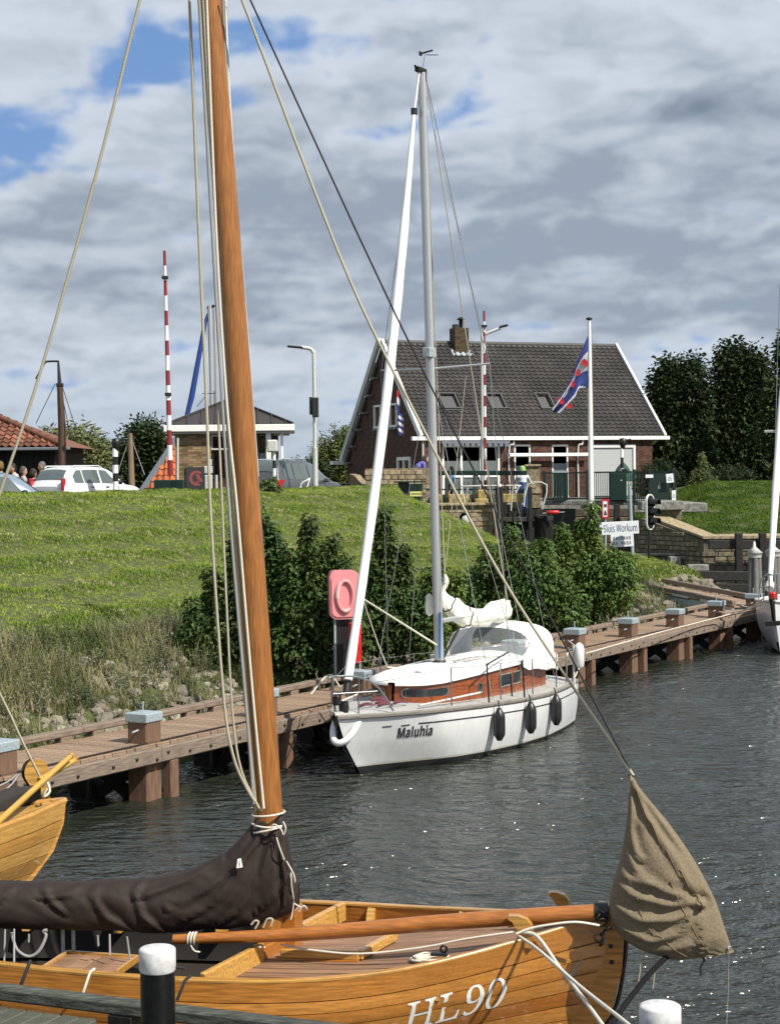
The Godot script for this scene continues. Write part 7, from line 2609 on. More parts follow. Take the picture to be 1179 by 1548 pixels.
	# sprayhood
	var arch := func(x: float, f: float, hgt: float, half: float) -> Vector3:
		var a := PI * f
		var c := -signf(cos(a)) * pow(absf(cos(a)), 0.62)
		return Vector3(x - 0.10 * absf(c) * (1.0 if hgt < 0.1 else 0.0), 1.16 + 0.03 * (1.0 - c * c) + hgt * pow(maxf(sin(a), 0.0), 0.5), c * half)
	var rows := [[4.36, 0.04, 0.64], [4.44, 0.20, 0.67], [4.54, 0.40, 0.69], [4.60, 0.46, 0.70], [4.85, 0.50, 0.70], [5.15, 0.50, 0.70], [5.40, 0.46, 0.70]]
	st = new_st()
	for part in 2:
		g = []
		var r0 := 3 if part == 0 else 0
		for i in range(r0, rows.size() if part == 0 else 4):
			var row := []
			for k in 25: row.append(arch.call(rows[i][0], k / 24.0, rows[i][1], rows[i][2]))
			g.append(row)
		if part == 0: grid(st, g, 0)
		else:
			for sd in [[0, 3], [22, 25]]:
				var sub := []
				for row in g: sub.append(row.slice(sd[0], sd[1] + 0))
				grid(st, sub, 0)
			# bands over and under the window
			for pr in [[0, 0.0, 0.10], [2, 0.6, 1.0]]:
				var b0 := []
				var b1 := []
				for k in range(2, 23):
					b0.append(g[pr[0]][k].lerp(g[pr[0] + 1][k], pr[1]))
					b1.append(g[pr[0]][k].lerp(g[pr[0] + 1][k], pr[2]))
				grid(st, [b0, b1], 0)
	var hood := obj("sprayhood", st, mats.hoodcloth, t)
	st = new_st()
	g = []
	for i in 4:
		var row := []
		for k in range(2, 23):
			var p: Vector3 = arch.call(rows[i][0], k / 24.0, rows[i][1], rows[i][2])
			row.append(p + Vector3(0.004, 0.012 * sin(k * 1.7 + i), 0))
		g.append(row)
	grid(st, g, 0)
	obj("clear_window", st, mats.vinyl, hood)
	st = new_st()
	g = []
	for k in 7: g.append([Vector3(4.2 + k * 0.21, 1.19, 0.66), Vector3(4.22 + k * 0.21, 1.17 - 0.03 * sin(k * 2.0), 0.72), Vector3(4.24 + k * 0.21, 1.09 - 0.05 * absf(sin(k * 1.3)) - 0.02 * k, 0.72)])
	grid(st, g, 0)
	obj("hood_skirt", st, mats.hoodcloth, hood)
	# mast, boom and sails
	var mb := Vector3(2.95, 1.22, 0.0)
	var mt := Vector3(2.977, 9.677, -0.198)
	st = new_st()
	tube(st, [mb, mb.lerp(mt, 0.3), mt], [0.072, 0.070, 0.062], 12, true, 0.72)
	var mast := obj("mast", st, mats.alu, t)
	st = new_st()
	lathe(st, [Vector2(0.10, 0.0), Vector2(0.10, 0.05), Vector2(0.08, 0.06)], mb + Vector3(0, 0.0, 0), 12)
	obj("mast_collar", st, mats.darkmetal, mast)
	st = new_st()
	rod(st, mb + Vector3(0.085, 0.3, 0.02), mb.lerp(mt, 0.93) + Vector3(0.08, 0, 0.02), 0.008, 5)
	obj("sail_track", st, mats.darkmetal, mast)
	st = new_st()
	box(st, mt + Vector3(-0.02, 0.03, 0), Vector3(0.24, 0.07, 0.08), 0.01)
	rod(st, mt + Vector3(-0.2, 0.06, 0), mt + Vector3(-0.06, 0.04, 0), 0.018)
	box(st, mt + Vector3(0.1, -0.04, 0), Vector3(0.05, 0.14, 0.05), 0.01)
	obj("masthead", st, mats.iron, mast)
	st = new_st()
	var wv := Vector3(3.006, 9.958, -0.146)
	rod(st, mt, wv, 0.004, 4)
	rod(st, Vector3(2.974, 9.949, -0.204), Vector3(3.057, 9.995, -0.055), 0.014)
	box(st, Vector3(2.972, 9.949, -0.208), Vector3(0.07, 0.06, 0.02), 0.004)
	rod(st, Vector3(3.011, 9.93, -0.138), Vector3(3.093, 9.928, 0.011), 0.006, 4)
	obj("wind_vane", st, mats.black, mast)
	st = new_st()
	box(st, Vector3(2.922, 5.677, -0.091), Vector3(0.2, 0.14, 0.12), 0.01)
	obj("steaming_light", st, mats.galv, mast)
	var sy := Vector3(3.019, 5.447, -0.123)
	for s in [1.0, -1.0]:
		st = new_st()
		tube(st, [sy, sy + Vector3(0.12, 0.05 if s > 0 else 0.02, 0.88 * s)], [0.022, 0.014], 8)
		obj("spreader", st, mats.alu, mast)
	# furled headsail
	st = new_st()
	var f0 := Vector3(0.262, 1.276, 0.06)
	var f1 := Vector3(2.836, 9.093, -0.247)
	var pts := []
	var rad := []
	for i in 25:
		var u := i / 24.0
		pts.append(f0.lerp(f1, u) + Vector3(0.05, -0.05, 0.05) * sin(PI * u))
		rad.append(lerpf(0.058, 0.066, smoothstep(0.0, 0.35, u)) * (1.0 - 0.55 * smoothstep(0.72, 1.0, u)) + 0.004 * sin(i * 2.1))
	tube(st, pts, rad, 12)
	obj("furled_headsail", st, mats.genoa, t)
	seg("forestay", [f1, mt + Vector3(-0.07, 0.02, 0)], 0.020, mats.genoa, t)
	seg("furling_swivel", [f1 + Vector3(0, -0.03, 0), f1 + Vector3(0, 0.06, 0)], 0.05, mats.darkmetal, t, 8)
	seg("furling_drum", [Vector3(0.209, 1.127, 0.069), Vector3(0.258, 1.259, 0.052)], 0.05, mats.black, t, 10)
	# boom with loosely furled mainsail
	seg("boom", [mb + Vector3(0.08, 0.62, 0), Vector3(4.898, 1.88, 0.174)], 0.035, mats.alu, t, 8)
	var n := FastNoiseLite.new()
	n.seed = 17
	n.frequency = 1.0
	n.fractal_octaves = 3
	var path := smooth_path([Vector3(3.278, 2.494, -0.068), Vector3(3.331, 2.376, -0.076), Vector3(3.312, 2.251, -0.11), Vector3(3.374, 2.104, -0.101), Vector3(3.528, 1.96, -0.03), Vector3(3.79, 1.836, 0.031), Vector3(4.164, 1.801, 0.086), Vector3(4.53, 1.855, 0.128), Vector3(4.889, 1.881, 0.156)], 6)
	var wide := [0.02, 0.07, 0.045, 0.13, 0.165, 0.14, 0.125, 0.155, 0.15]
	g = []
	for i in path.size():
		var u := float(i) / 6.0
		var k0 := mini(int(u), 7)
		var r := lerpf(wide[k0], wide[k0 + 1], u - k0)
		var td: Vector3 = (path[mini(i + 1, path.size() - 1)] - path[maxi(i - 1, 0)]).normalized()
		var zz := Vector3(0, 0, 1)
		var up := zz.cross(td).normalized()
		var row := []
		for j in 24:
			var a := TAU * j / 24.0
			var p: Vector3 = path[i] + (up * sin(a) * r + zz * cos(a) * r * 0.62)
			var q := n.get_noise_3d(p.x * 2.4, p.y * 4.5 + a * 0.8, p.z * 4.0)
			row.append(p + (p - path[i]) * (q * 0.34 + 0.09 * sin(a * 5.0 + i * 0.22)))
		g.append(row)
	st = new_st()
	grid(st, g, 0, true)
	obj("furled_mainsail", st, mats.sailcloth, t)
	st = new_st()
	for q in [Vector3(3.055, 2.066, -0.162)]: lathe(st, [Vector2(0.0, -0.17), Vector2(0.05, -0.13), Vector2(0.065, -0.03), Vector2(0.05, 0.06), Vector2(0.055, 0.12), Vector2(0.0, 0.17)], q + Vector3(-0.05, 0, -0.02), 10)
	obj("sail_bunch", st, mats.sailcloth, t)
	for e in [20, 30]:
		var loop := []
		for j in 25: loop.append(g[e][j % 24] + (g[e][j % 24] - path[e]) * 0.06)
		seg("sail_tie", loop, 0.010, mats.darkrope, t, 5)
	seg("blue_line", [mb + Vector3(-0.06, 0.1, 0.04), mb + Vector3(-0.05, 0.75, 0.05)], 0.02, mats.bluerope, t)
	# rigging wires
	var mh := mt + Vector3(0, -0.05, 0)
	for s in [1.0, -1.0]:
		var tip := sy + Vector3(0.12, 0.05 if s > 0 else 0.02, 0.88 * s)
		var cp := hull_at(hd, 3.25, 0.0, s) + Vector3(0, 0.05, -0.05 * s)
		seg("shroud", [mh, tip, cp], 0.0055, mats.wire, t, 4)
		seg("lower_shroud", [sy, hull_at(hd, 2.7, 0.0, s) + Vector3(0, 0.05, -0.05 * s)], 0.0055, mats.wire, t, 4)
		seg("lower_shroud", [sy, hull_at(hd, 3.8, 0.0, s) + Vector3(0, 0.05, -0.05 * s)], 0.0055, mats.wire, t, 4)
		seg("turnbuckle", [cp, cp + (tip - cp).normalized() * 0.32], 0.014, mats.darkmetal, t, 6)
	var st0 := Vector3(6.3, 0.75, 0.3)
	seg("backstay", [mt + Vector3(0.12, 0, 0), st0], 0.006, mats.wire, t, 4)
	seg("backstay", [mt + Vector3(0.12, -0.02, 0), Vector3(6.3, 0.75, -0.3)], 0.006, mats.wire, t, 4)
	seg("topping_lift", [mt + Vector3(0.12, 0, 0), Vector3(4.899, 1.911, 0.174)], 0.0075, mats.oldrope, t, 4)
	seg("halyard", [mt + Vector3(0.1, 0, 0.0), Vector3(3.278, 2.494, -0.068)], 0.008, mats.oldrope, t, 4)
	seg("halyard", [Vector3(3.441, 5.358, 0.226), Vector3(3.278, 2.494, -0.068)], 0.007, mats.oldrope, t, 4)
	seg("flag_line", [sy + Vector3(0.08, 0, 0.55), Vector3(4.6, 1.2, 0.6)], 0.005, mats.greyrope, t, 4)
	seg("spinnaker_line", [Vector3(0.793, 2.299, -0.013), Vector3(2.974, 1.468, 0.002)], 0.013, mats.rope, t, 5)
	seg("genoa_sheet", smooth_path([Vector3(0.793, 2.299, -0.013), Vector3(1.631, 1.38, -0.151), Vector3(1.973, 1.256, -0.154), Vector3(3.086, 0.972, 0.204)], 3), 0.010, mats.rope, t, 5)
	for k in 2: seg("kicker", [mb + Vector3(0.08, 0.06, 0.02 * k), Vector3(3.555, 1.708, 0.018) + Vector3(0.03 * k, 0, 0)], 0.014, mats.darkrope, t, 5)
	# pulpit, stanchions, guard wires
	st = new_st()
	var ph := 0.52
	var hoop := []
	for q in [[0.75, 1.0, 0.03], [0.55, 1.0, 0.36], [0.28, 1.0, 0.50], [0.02, 1.0, 0.52]]: hoop.append(hull_at(hd, q[0], 0.0, 1.0) + Vector3(-0.02, q[2], -0.03))
	tube(st, smooth_path(hoop, 4), 0.014, 7)
	hoop = []
	for q in [[0.75, 0.03], [0.55, 0.36], [0.28, 0.50], [0.02, 0.52]]: hoop.append(hull_at(hd, q[0], 0.0, -1.0) + Vector3(-0.02, q[1], 0.03))
	tube(st, smooth_path(hoop, 4), 0.014, 7)
	tube(st, smooth_path([Vector3(-0.0, 1.35, 0.02), Vector3(-0.12, 1.34, 0.0), Vector3(-0.0, 1.35, -0.03)], 4), 0.014, 7)
	rod(st, Vector3(-0.05, 1.34, 0.0), Vector3(0.05, 0.85, 0.0), 0.014)
	rod(st, Vector3(-0.02, 1.12, 0.0), Vector3(0.5, 1.12, 0.36), 0.011)
	rod(st, Vector3(-0.02, 1.12, 0.0), Vector3(0.5, 1.12, -0.36), 0.011)
	rod(st, Vector3(0.30, 1.33, 0.2), Vector3(0.32, 0.84, 0.18), 0.012)
	rod(st, Vector3(0.30, 1.33, -0.2), Vector3(0.32, 0.84, -0.18), 0.012)
	obj("pulpit", st, mats.steel, t)
	st = new_st()
	box(st, Vector3(0.04, 1.04, 0.02), Vector3(0.10, 0.14, 0.10), 0.02)
	lathe(st, [Vector2(0.06, -0.07), Vector2(0.07, 0.0), Vector2(0.06, 0.07)], Vector3(0.2, 0.93, 0.03), 10)
	obj("bow_light", st, mats.black, t)
	var sa := [1.75, 2.95, 4.0, 5.1]
	for s in [1.0, -1.0]:
		var prev := hull_at(hd, 0.55, 0.0, s) + Vector3(-0.02, 0.42, -0.03 * s)
		for a in sa:
			var b := hull_at(hd, a, 0.0, s) + Vector3(0, 0.02, -0.06 * s)
			var tp := b + Vector3(0, 0.52, 0)
			seg("stanchion", [b, tp], 0.012, mats.steel, t)
			seg("guard_wire", sagline(prev, tp, 0.015, 4), 0.0045, mats.wire, t, 4)
			prev = tp
		var pe := hull_at(hd, 6.1, 0.0, s) + Vector3(0, 0.5, -0.05 * s)
		seg("guard_wire", sagline(prev, pe, 0.015, 4), 0.0045, mats.wire, t, 4)
		seg("pushpit", smooth_path([hull_at(hd, 5.7, 0.0, s) + Vector3(0, 0.02, -0.05 * s), hull_at(hd, 5.8, 0.0, s) + Vector3(0, 0.48, -0.05 * s), pe, Vector3(6.35, 1.2, 0.35 * s), Vector3(6.38, 1.2, 0.0)], 4), 0.014, mats.steel, t)
		seg("handrail", [Vector3(1.2, 0.86, 0.60 * s), Vector3(2.6, 0.90, 0.84 * s)], 0.016, mats.oldwhite, t)
	for q in [[2.55, 0.55], [3.6, 0.55]]:
		seg("dark_strap", [hull_at(hd, q[0], 0.0, 1.0) + Vector3(0, 0.55, -0.05), hull_at(hd, q[0], 0.0, 1.0) + Vector3(0.0, 0.0, -0.02)], 0.014, mats.black, t)
	seg("boathook", [hull_at(hd, 2.55, 0.0, 1.0) + Vector3(0, 0.54, -0.05), hull_at(hd, 4.0, 0.0, 1.0) + Vector3(0, 0.62, -0.45)], 0.013, mats.darkmetal, t)
	# bow fender tube: white padded U round the stem
	st = new_st()
	pts = []
	for i in 13:
		var a := PI * i / 12.0
		pts.append(Vector3(0.34 - 0.24 * sin(a), 0.74 - 0.27 * sin(a), 0.17 * cos(a)))
	tube(st, smooth_path(pts, 2), 0.044, 10)
	obj("bow_pad", st, mats.hoodcloth, t)
	for q in [[0.9, 0.25], [1.1, 0.1], [1.35, -0.1], [0.75, 0.05], [1.2, 0.32]]:
		st = new_st()
		pts = []
		for i in 11: pts.append(Vector3(q[0] + 0.12 * cos(i * 1.1), 0.885 + 0.012 * (i % 3), q[1] + 0.07 * sin(i * 1.1 + 0.3)))
		tube(st, smooth_path(pts, 3), 0.012, 5)
		obj("anchor_rope", st, mats.purplerope, t)
	seg("rudder_head", [Vector3(6.45, -0.3, 0.0), Vector3(6.5, 0.75, 0.0)], 0.05, mats.oldwhite, t, 8)
	lettering("Maluhia", 0.168, false, mats.ink, t, Transform3D(Basis(), Vector3.ZERO), "lettering", 0.62, 900)
	var lt: MeshInstance3D = t.get_child(t.get_child_count() - 1)
	var tm: TextMesh = lt.mesh
	var ar := tm.surface_get_arrays(0)
	var pv: PackedVector3Array = ar[Mesh.ARRAY_VERTEX]
	var ix: PackedInt32Array = ar[Mesh.ARRAY_INDEX]
	var lo := Vector3(9, 9, 9)
	var hi := -lo
	for p in pv:
		lo = lo.min(p)
		hi = hi.max(p)
	st = new_st()
	st.set_smooth_group(-1)
	for k in range(0, ix.size(), 3):
		for e in 3:
			var p := pv[ix[k + e]]
			var u := (p.x - lo.x) / (hi.x - lo.x)
			var w := (p.y - lo.y) / (hi.y - lo.y)
			var a := lerpf(0.74, 1.24, u + 0.035 * (w - 0.5) * 2.0)
			var hp := hull_at(hd, a, lerpf(0.285, 0.16, w), 1.0)
			v(st, hp + Vector3(-0.002, 0, 0.006 + (0.002 if p.z > 0.0 else 0.0)))
	st.generate_normals()
	lt.mesh = st.commit()
	lt.transform = Transform3D()
	# fenders
	var fw := thing("boat_fender", "long black fender hanging nearest the bow of the white yacht", "fender", Vector3.ZERO, 0.0, "black fenders on the white yacht")
	st = new_st()
	lathe(st, [Vector2(0.0, -0.42), Vector2(0.035, -0.415), Vector2(0.05, -0.385), Vector2(0.078, -0.34), Vector2(0.082, -0.28), Vector2(0.082, -0.1), Vector2(0.075, -0.04), Vector2(0.045, 0.0), Vector2(0.03, 0.04), Vector2(0.0, 0.045)], Vector3.ZERO, 16)
	obj("body", st, mats.rubber, fw)
	seg("rope", [Vector3(0, 0.04, 0), Vector3(-0.01, 0.14, -0.03)], 0.010, mats.black, fw)
	var spots := [2.62, 3.55, 4.55]
	for k in 3:
		var lp := hull_at(hd, spots[k], 0.0, 1.0) + Vector3(0, -0.10 + 0.02 * k, 0.095)
		var wp := t.transform * lp
		var lb: String = ["", "long black fender hanging in the middle of the white yacht's side", "long black fender hanging nearest the stern of the white yacht"][k]
		if k == 0: fw.position = wp
		else: dup(fw, lb, wp, 20.0 * k)
	# lifebuoy in its white cloth cover at the stern
	var hb := thing("covered_horseshoe_buoy", "rescue buoy in white cloth cover on the stern rail of the white yacht", "lifebuoy", Vector3(2.918, 1.105, -28.3))
	st = new_st()
	tube(st, [Vector3(0, -0.20, 0), Vector3(0, -0.17, 0), Vector3(0, 0.10, 0), Vector3(0, 0.16, 0), Vector3(0, 0.19, 0)], [0.05, 0.078, 0.08, 0.06, 0.02], 10)
	obj("cover", st, mats.hoodcloth, hb)
	seg("pole", [Vector3(-0.09, 0.15, 0), Vector3(-0.08, -0.55, 0)], 0.022, mats.oldwhite, hb)
	# courtesy flags
	var cf := thing("courtesy_flag", "small red white and blue flag under the yacht's left spreader", "flag")
	for i in 3:
		st = new_st()
		g = []
		for u in 5: g.append([Vector3(0.109, 5.159, -25.9) + Vector3(u * 0.012, -i * 0.10 - u * 0.012, 0.02 * sin(u * 1.5)), Vector3(0.109, 5.159, -25.9) + Vector3(u * 0.012, -(i + 1) * 0.10 - u * 0.012, 0.02 * sin(u * 1.5 + 0.4))])
		grid(st, g, 0)
		obj("stripe", st, [mats.frd, mats.fwh, mats.fbl][i], cf)
	cf = thing("courtesy_flag", "small blue and white striped flag below the red white and blue one", "flag")
	for i in 7:
		st = new_st()
		g = []
		for u in 6: g.append([Vector3(0.124, 4.84, -25.9) + Vector3(u * 0.016, -i * 0.045 - u * 0.02 + 0.01 * u, 0.03 * sin(u * 1.3)), Vector3(0.124, 4.84, -25.9) + Vector3(u * 0.016, -(i + 1) * 0.045 - u * 0.02 + 0.01 * u, 0.03 * sin(u * 1.3 + 0.3))])
		grid(st, g, 0)
		obj("stripe", st, mats.fbl if i % 2 == 0 else mats.fwh, cf)
	# mooring lines
	for q in [["thin white mooring line from the yacht's bow to the jetty at the left", [Vector3(-0.622, 1.099, -23.5), Vector3(-0.842, 1.25, -24.5), Vector3(-1.063, 1.068, -23.8)], 0.010], ["pale mooring line from the yacht's stern to the jetty post behind", [Vector3(2.852, 0.733, -28.4), Vector3(3.147, 0.936, -30), Vector3(3.065, 1.034, -31.6)], 0.010], ["pale mooring line stretched along the far jetty posts to the right hand boat", [Vector3(3.394, 0.781, -31.8), Vector3(5.354, 0.785, -36), Vector3(7.172, 0.799, -39.5), Vector3(8.037, 1.034, -39.5)], 0.012]]:
		st = new_st()
		tube(st, smooth_path(q[1], 4), q[2], 5)
		solo("mooring_line", st, mats.rope, q[0], "rope")

func left_boat() -> void:
	var t := thing("wooden_boat", "bow of a honey coloured wooden boat at the left edge beside the jetty", "boat", Vector3(-3.17, 0, -17.5), 217.0)
	var hd := {"len": 4.5, "keel": -0.3, "sheer": [0.0, 0.83, 0.4, 0.785, 1.0, 0.73, 2.0, 0.68, 4.5, 0.66], "beam": [0.0, 0.02, 0.1, 0.10, 0.2, 0.17, 0.4, 0.28, 0.8, 0.46, 1.4, 0.72, 2.2, 0.9, 4.5, 0.85], "rake": [0.0, 0.0, 0.2, 0.05, 0.45, 0.2, 0.74, 0.55, 1.0, 1.2], "flare": 0.6}
	for side in [-1.0, 1.0]:
		var f := 0.0
		var i := 0
		for e in [0.16, 0.30, 0.44, 0.58, 0.72, 0.86, 0.99]:
			strake(t, hd, side, f, e, mats[["honey", "honey2", "honey", "honey2", "honey", "honey2", "honey"][i]], 22)
			f = e
			i += 1
		var st := new_st()
		grid(st, hull_grid(hd, side, 0.0, 1.0, 10, 22, 0.014), 0)
		obj("caulking", st, mats.caulk, t)
		st = new_st()
		var pts := []
		for k in 25: pts.append(hull_at(hd, 4.4 * k / 24.0, 0.0, side, 0.03))
		tube(st, pts, 0.03, 6)
		obj("gunwale", st, mats.honey2, t)
	var st := new_st()
	prism(st, PackedVector2Array([Vector2(0.14, 0.84), Vector2(-0.012, 0.85), Vector2(0.02, 0.6), Vector2(0.13, 0.35), Vector2(0.5, -0.05), Vector2(0.9, -0.1), Vector2(0.3, 0.5)]), -0.02, 0.02)
	obj("stem", st, mats.honey2, t)
	st = new_st()
	var g := []
	for i in 9:
		var a := lerpf(0.1, 0.9, i / 8.0)
		var b := soft(a, hd.beam, 0.1) - 0.03
		g.append([Vector3(a, soft(a, hd.sheer) - 0.02, -b), Vector3(a, soft(a, hd.sheer) + 0.02, 0), Vector3(a, soft(a, hd.sheer) - 0.02, b)])
	grid(st, g, 0)
	obj("foredeck", st, mats.honey, t)
	# round topped wooden head behind the bow
	var rh := thing("round_wooden_head", "round topped wooden rudder head on the bow of the left boat", "rudder head", Vector3(-3.502, 1.011, -17.85), 12.0)
	st = new_st()
	var pl := PackedVector2Array()
	for i in 15:
		var a := deg_to_rad(-40.0 + 260.0 * i / 14.0)
		pl.append(Vector2(cos(a) * 0.118, 0.03 + sin(a) * 0.135))
	for e in [Vector2(-0.06, -0.10), Vector2(-0.12, -0.14), Vector2(-0.12, -0.26), Vector2(0.12, -0.26), Vector2(0.13, -0.14), Vector2(0.07, -0.09)]: pl.append(e)
	prism(st, pl, -0.03, 0.03)
	obj("board", st, mats.honey, rh)
	st = new_st()
	prism(st, pl, -0.045, -0.031, Transform3D(Basis(), Vector3(-0.03, 0.0, 0)))
	obj("dark_back", st, mats.caulk, rh)
	# dark cover with oars on it
	var cv := thing("boat_cover", "blackish brown canvas bundle lying over the left boat's bow", "cover")
	st = new_st()
	var n := FastNoiseLite.new()
	n.seed = 6
	n.frequency = 2.0
	g = []
	for i in 15:
		var u := i / 14.0
		var c := (Vector3(-4.061, 0.758, -17)).lerp(Vector3(-3.417, 0.883, -17.6), u)
		var row := []
		for j in 20:
			var a := TAU * j / 20.0
			var r := 0.17 * (1.0 - 0.5 * u * u) * (1.0 + 0.35 * n.get_noise_2d(u * 2.0, cos(a) + 3.0 * sin(a)))
			row.append(c + Vector3(0.15 * cos(a) * r, sin(a) * r * 0.9, cos(a) * r))
		g.append(row)
	grid(st, g, 0, true)
	obj("canvas", st, mats.blackcover, cv)
	for k in 2:
		var oa := thing("oar", ["long yellow oar lying diagonally over the left boat's cover", "second yellow oar whose forked end shows beside the first"][k], "oar", Vector3.ZERO, 0.0, "yellow oars on the left boat")
		var a: Vector3 = [Vector3(-3.741, 0.675, -16.4), Vector3(-3.37, 1.049, -17.3)][k]
		var b: Vector3 = [Vector3(-3.123, 1.234, -17.6), Vector3(-3.105, 1.172, -17.75)][k]
		st = new_st()
		tube(st, [a, a.lerp(b, 0.9), b], [0.032, 0.028, 0.024], 10)
		obj("shaft", st, mats.oar, oa)
		st = new_st()
		if k == 1: prism(st, PackedVector2Array([Vector2(-0.10, -0.05), Vector2(0.02, 0.0), Vector2(0.05, 0.035), Vector2(0.0, 0.03), Vector2(-0.12, 0.0)]), -0.015, 0.015, Transform3D(Basis(), b))
		else: tube(st, [b, b + (b - a).normalized() * 0.03], [0.03, 0.02], 10)
		obj("tip", st, mats.oar, oa)
	st = new_st()
	tube(st, smooth_path([Vector3(-3.88, 2.119, -17.4), Vector3(-3.717, 1.736, -17.5), Vector3(-3.583, 1.374, -17.6), Vector3(-3.422, 0.983, -17.7)], 4), 0.012, 6)
	solo("stay_line", st, mats.oldrope, "pale stay running down to the round wooden head at the left", "rope")
	st = new_st()
	tube(st, smooth_path([Vector3(-3.345, 0.985, -17.3), Vector3(-3.307, 1.048, -17.3), Vector3(-3.261, 0.955, -17.25), Vector3(-3.315, 0.908, -17.2), Vector3(-3.276, 0.989, -17.2)], 4), 0.012, 6)
	solo("rope_knot", st, mats.rope, "small white rope knot on the left boat's stemhead", "knot")
	st = new_st()
	tube(st, smooth_path([Vector3(-4.099, 0.758, -18.6), Vector3(-3.991, 0.792, -18.8), Vector3(-3.942, 0.825, -19.1), Vector3(-3.887, 0.814, -18.5), Vector3(-3.967, 0.755, -18.3)], 4), 0.010, 5)
	solo("mooring_line", st, mats.greyrope, "grey mooring line beside the first jetty post at the left edge", "rope")

func right_boat() -> void:
	var o := Vector3(8.045, 0, -39.02)
	var t := thing("white_yacht", "white yacht bow with furled headsail at the right edge of the picture", "sailboat", Vector3(o.x + 0.04, 0, o.z + 0.45), 61.0)
	var hd := {"len": 7.5, "keel": -0.4, "sheer": [0.0, 1.18, 1.0, 1.12, 3.0, 1.02, 7.5, 0.95], "beam": [0.0, 0.03, 0.3, 0.26, 0.8, 0.55, 1.5, 0.85, 2.5, 1.15, 4.0, 1.3, 7.5, 1.0], "rake": [0.0, 0.0, 0.3, 0.12, 0.75, 0.5, 1.0, 1.2], "flare": 0.8}
	var st := new_st()
	for s in [1.0, -1.0]: grid(st, hull_grid(hd, s, 0.0, 0.71, 8, 30), 0)
	obj("hull", st, mats.gelcoat, t)
	st = new_st()
	for s in [1.0, -1.0]: grid(st, hull_grid(hd, s, 0.71, 1.0, 5, 30), 0)
	obj("boot_top", st, mats.antifoul, t)
	for s in [1.0, -1.0]:
		st = new_st()
		var pts := []
		for i in 30: pts.append(hull_at(hd, 7.4 * i / 29.0, 0.0, s))
		tube(st, pts, 0.03, 6)
		obj("toe_rail", st, mats.oldwhite, t)
	st = new_st()
	var g := []
	for i in 20:
		var a := 7.4 * i / 19.0
		var b := soft(a, hd.beam, 0.12)
		g.append([Vector3(a, soft(a, hd.sheer), -b), Vector3(a, soft(a, hd.sheer) + 0.05, 0), Vector3(a, soft(a, hd.sheer), b)])
	grid(st, g, 0)
	obj("deck", st, mats.oldwhite, t)
	seg("furled_headsail", [t.transform.affine_inverse() * Vector3(8.165, 1.496, -39.2), t.transform.affine_inverse() * Vector3(8.52, 3.54, -40.2), t.transform.affine_inverse() * Vector3(8.881, 5.476, -41.2), t.transform.affine_inverse() * Vector3(10.088, 11.867, -44)], [0.05, 0.085, 0.08, 0.03], mats.genoa, t, 10)
	seg("furling_drum", [t.transform.affine_inverse() * Vector3(8.129, 1.417, -39.1), t.transform.affine_inverse() * Vector3(8.165, 1.525, -39.2)], 0.10, mats.oldwhite, t, 10)
	seg("mast", [Vector3(3.3, 1.0, 0), t.transform.affine_inverse() * Vector3(10.129, 12.124, -44.1)], [0.08, 0.065], mats.alu, t, 10)
	seg("shroud", [t.transform.affine_inverse() * Vector3(9.028, 8.247, -42), t.transform.affine_inverse() * Vector3(8.952, 6.269, -42), t.transform.affine_inverse() * Vector3(8.834, 2.608, -42)], 0.008, mats.wire, t, 4)
	st = new_st()
	box(st, t.transform.affine_inverse() * Vector3(8.64, 4.845, -41), Vector3(0.06, 0.06, 0.4), 0.01)
	obj("spreader", st, mats.oldwhite, t)
	for s in [1.0, -1.0]:
		st = new_st()
		var hoop := []
		for q in [[1.0, 0.03], [0.7, 0.40], [0.35, 0.56], [0.05, 0.58], [-0.05, 0.57]]: hoop.append(hull_at(hd, maxf(q[0], 0.0), 0.0, s) + Vector3(minf(q[0], 0.0), q[1], -0.02 * s))
		hoop.append(Vector3(-0.1, 1.75, 0.0))
		tube(st, smooth_path(hoop, 4), 0.018, 7)
		rod(st, hull_at(hd, 0.4, 0.0, s), hull_at(hd, 0.35, 0.0, s) + Vector3(0, 0.56, 0), 0.015)
		rod(st, hull_at(hd, 0.05, 0.0, s), hull_at(hd, 0.05, 0.0, s) + Vector3(0, 0.58, 0), 0.015)
		rod(st, hull_at(hd, 0.05, 0.0, s) + Vector3(0, 0.3, 0), hull_at(hd, 0.8, 0.0, s) + Vector3(0, 0.3, 0), 0.012)
		obj("pulpit", st, mats.steel, t)
	st = new_st()
	box(st, Vector3(0.06, 1.3, 0), Vector3(0.2, 0.16, 0.14), 0.03)
	obj("anchor_roller", st, mats.red, t)
	st = new_st()
	bar(st, Vector3(-0.1, 1.26, 0.0), Vector3(0.12, 0.72, 0.0), 0.06, 0.08, 0.01)
	bar(st, Vector3(0.0, 0.7, -0.16), Vector3(0.08, 0.72, 0.16), 0.05, 0.10, 0.01)
	obj("anchor", st, mats.iron, t)
	st = new_st()
	lathe(st, [Vector2(0.0, 0.0), Vector2(0.04, 0.0), Vector2(0.04, 0.01)], hull_at(hd, 0.35, 0.42, 1.0), 10, Basis(Vector3.RIGHT, PI / 2))
	obj("outlet", st, mats.darkmetal, t)
	for q in [[Vector3(7.965, 1.212, -39), Vector3(7.933, 0.915, -41.2)], [Vector3(7.964, 1.169, -39), Vector3(7.205, 0.862, -40)]]:
		st = new_st()
		tube(st, sagline(q[0], q[1], 0.1, 8), 0.012, 5)
		solo("mooring_line", st, mats.rope, ["upper white mooring line from the right hand yacht's bow to the last jetty post", "lower white mooring line from the right hand yacht's bow to the jetty"][0 if q[1].z < -41.0 else 1], "rope")

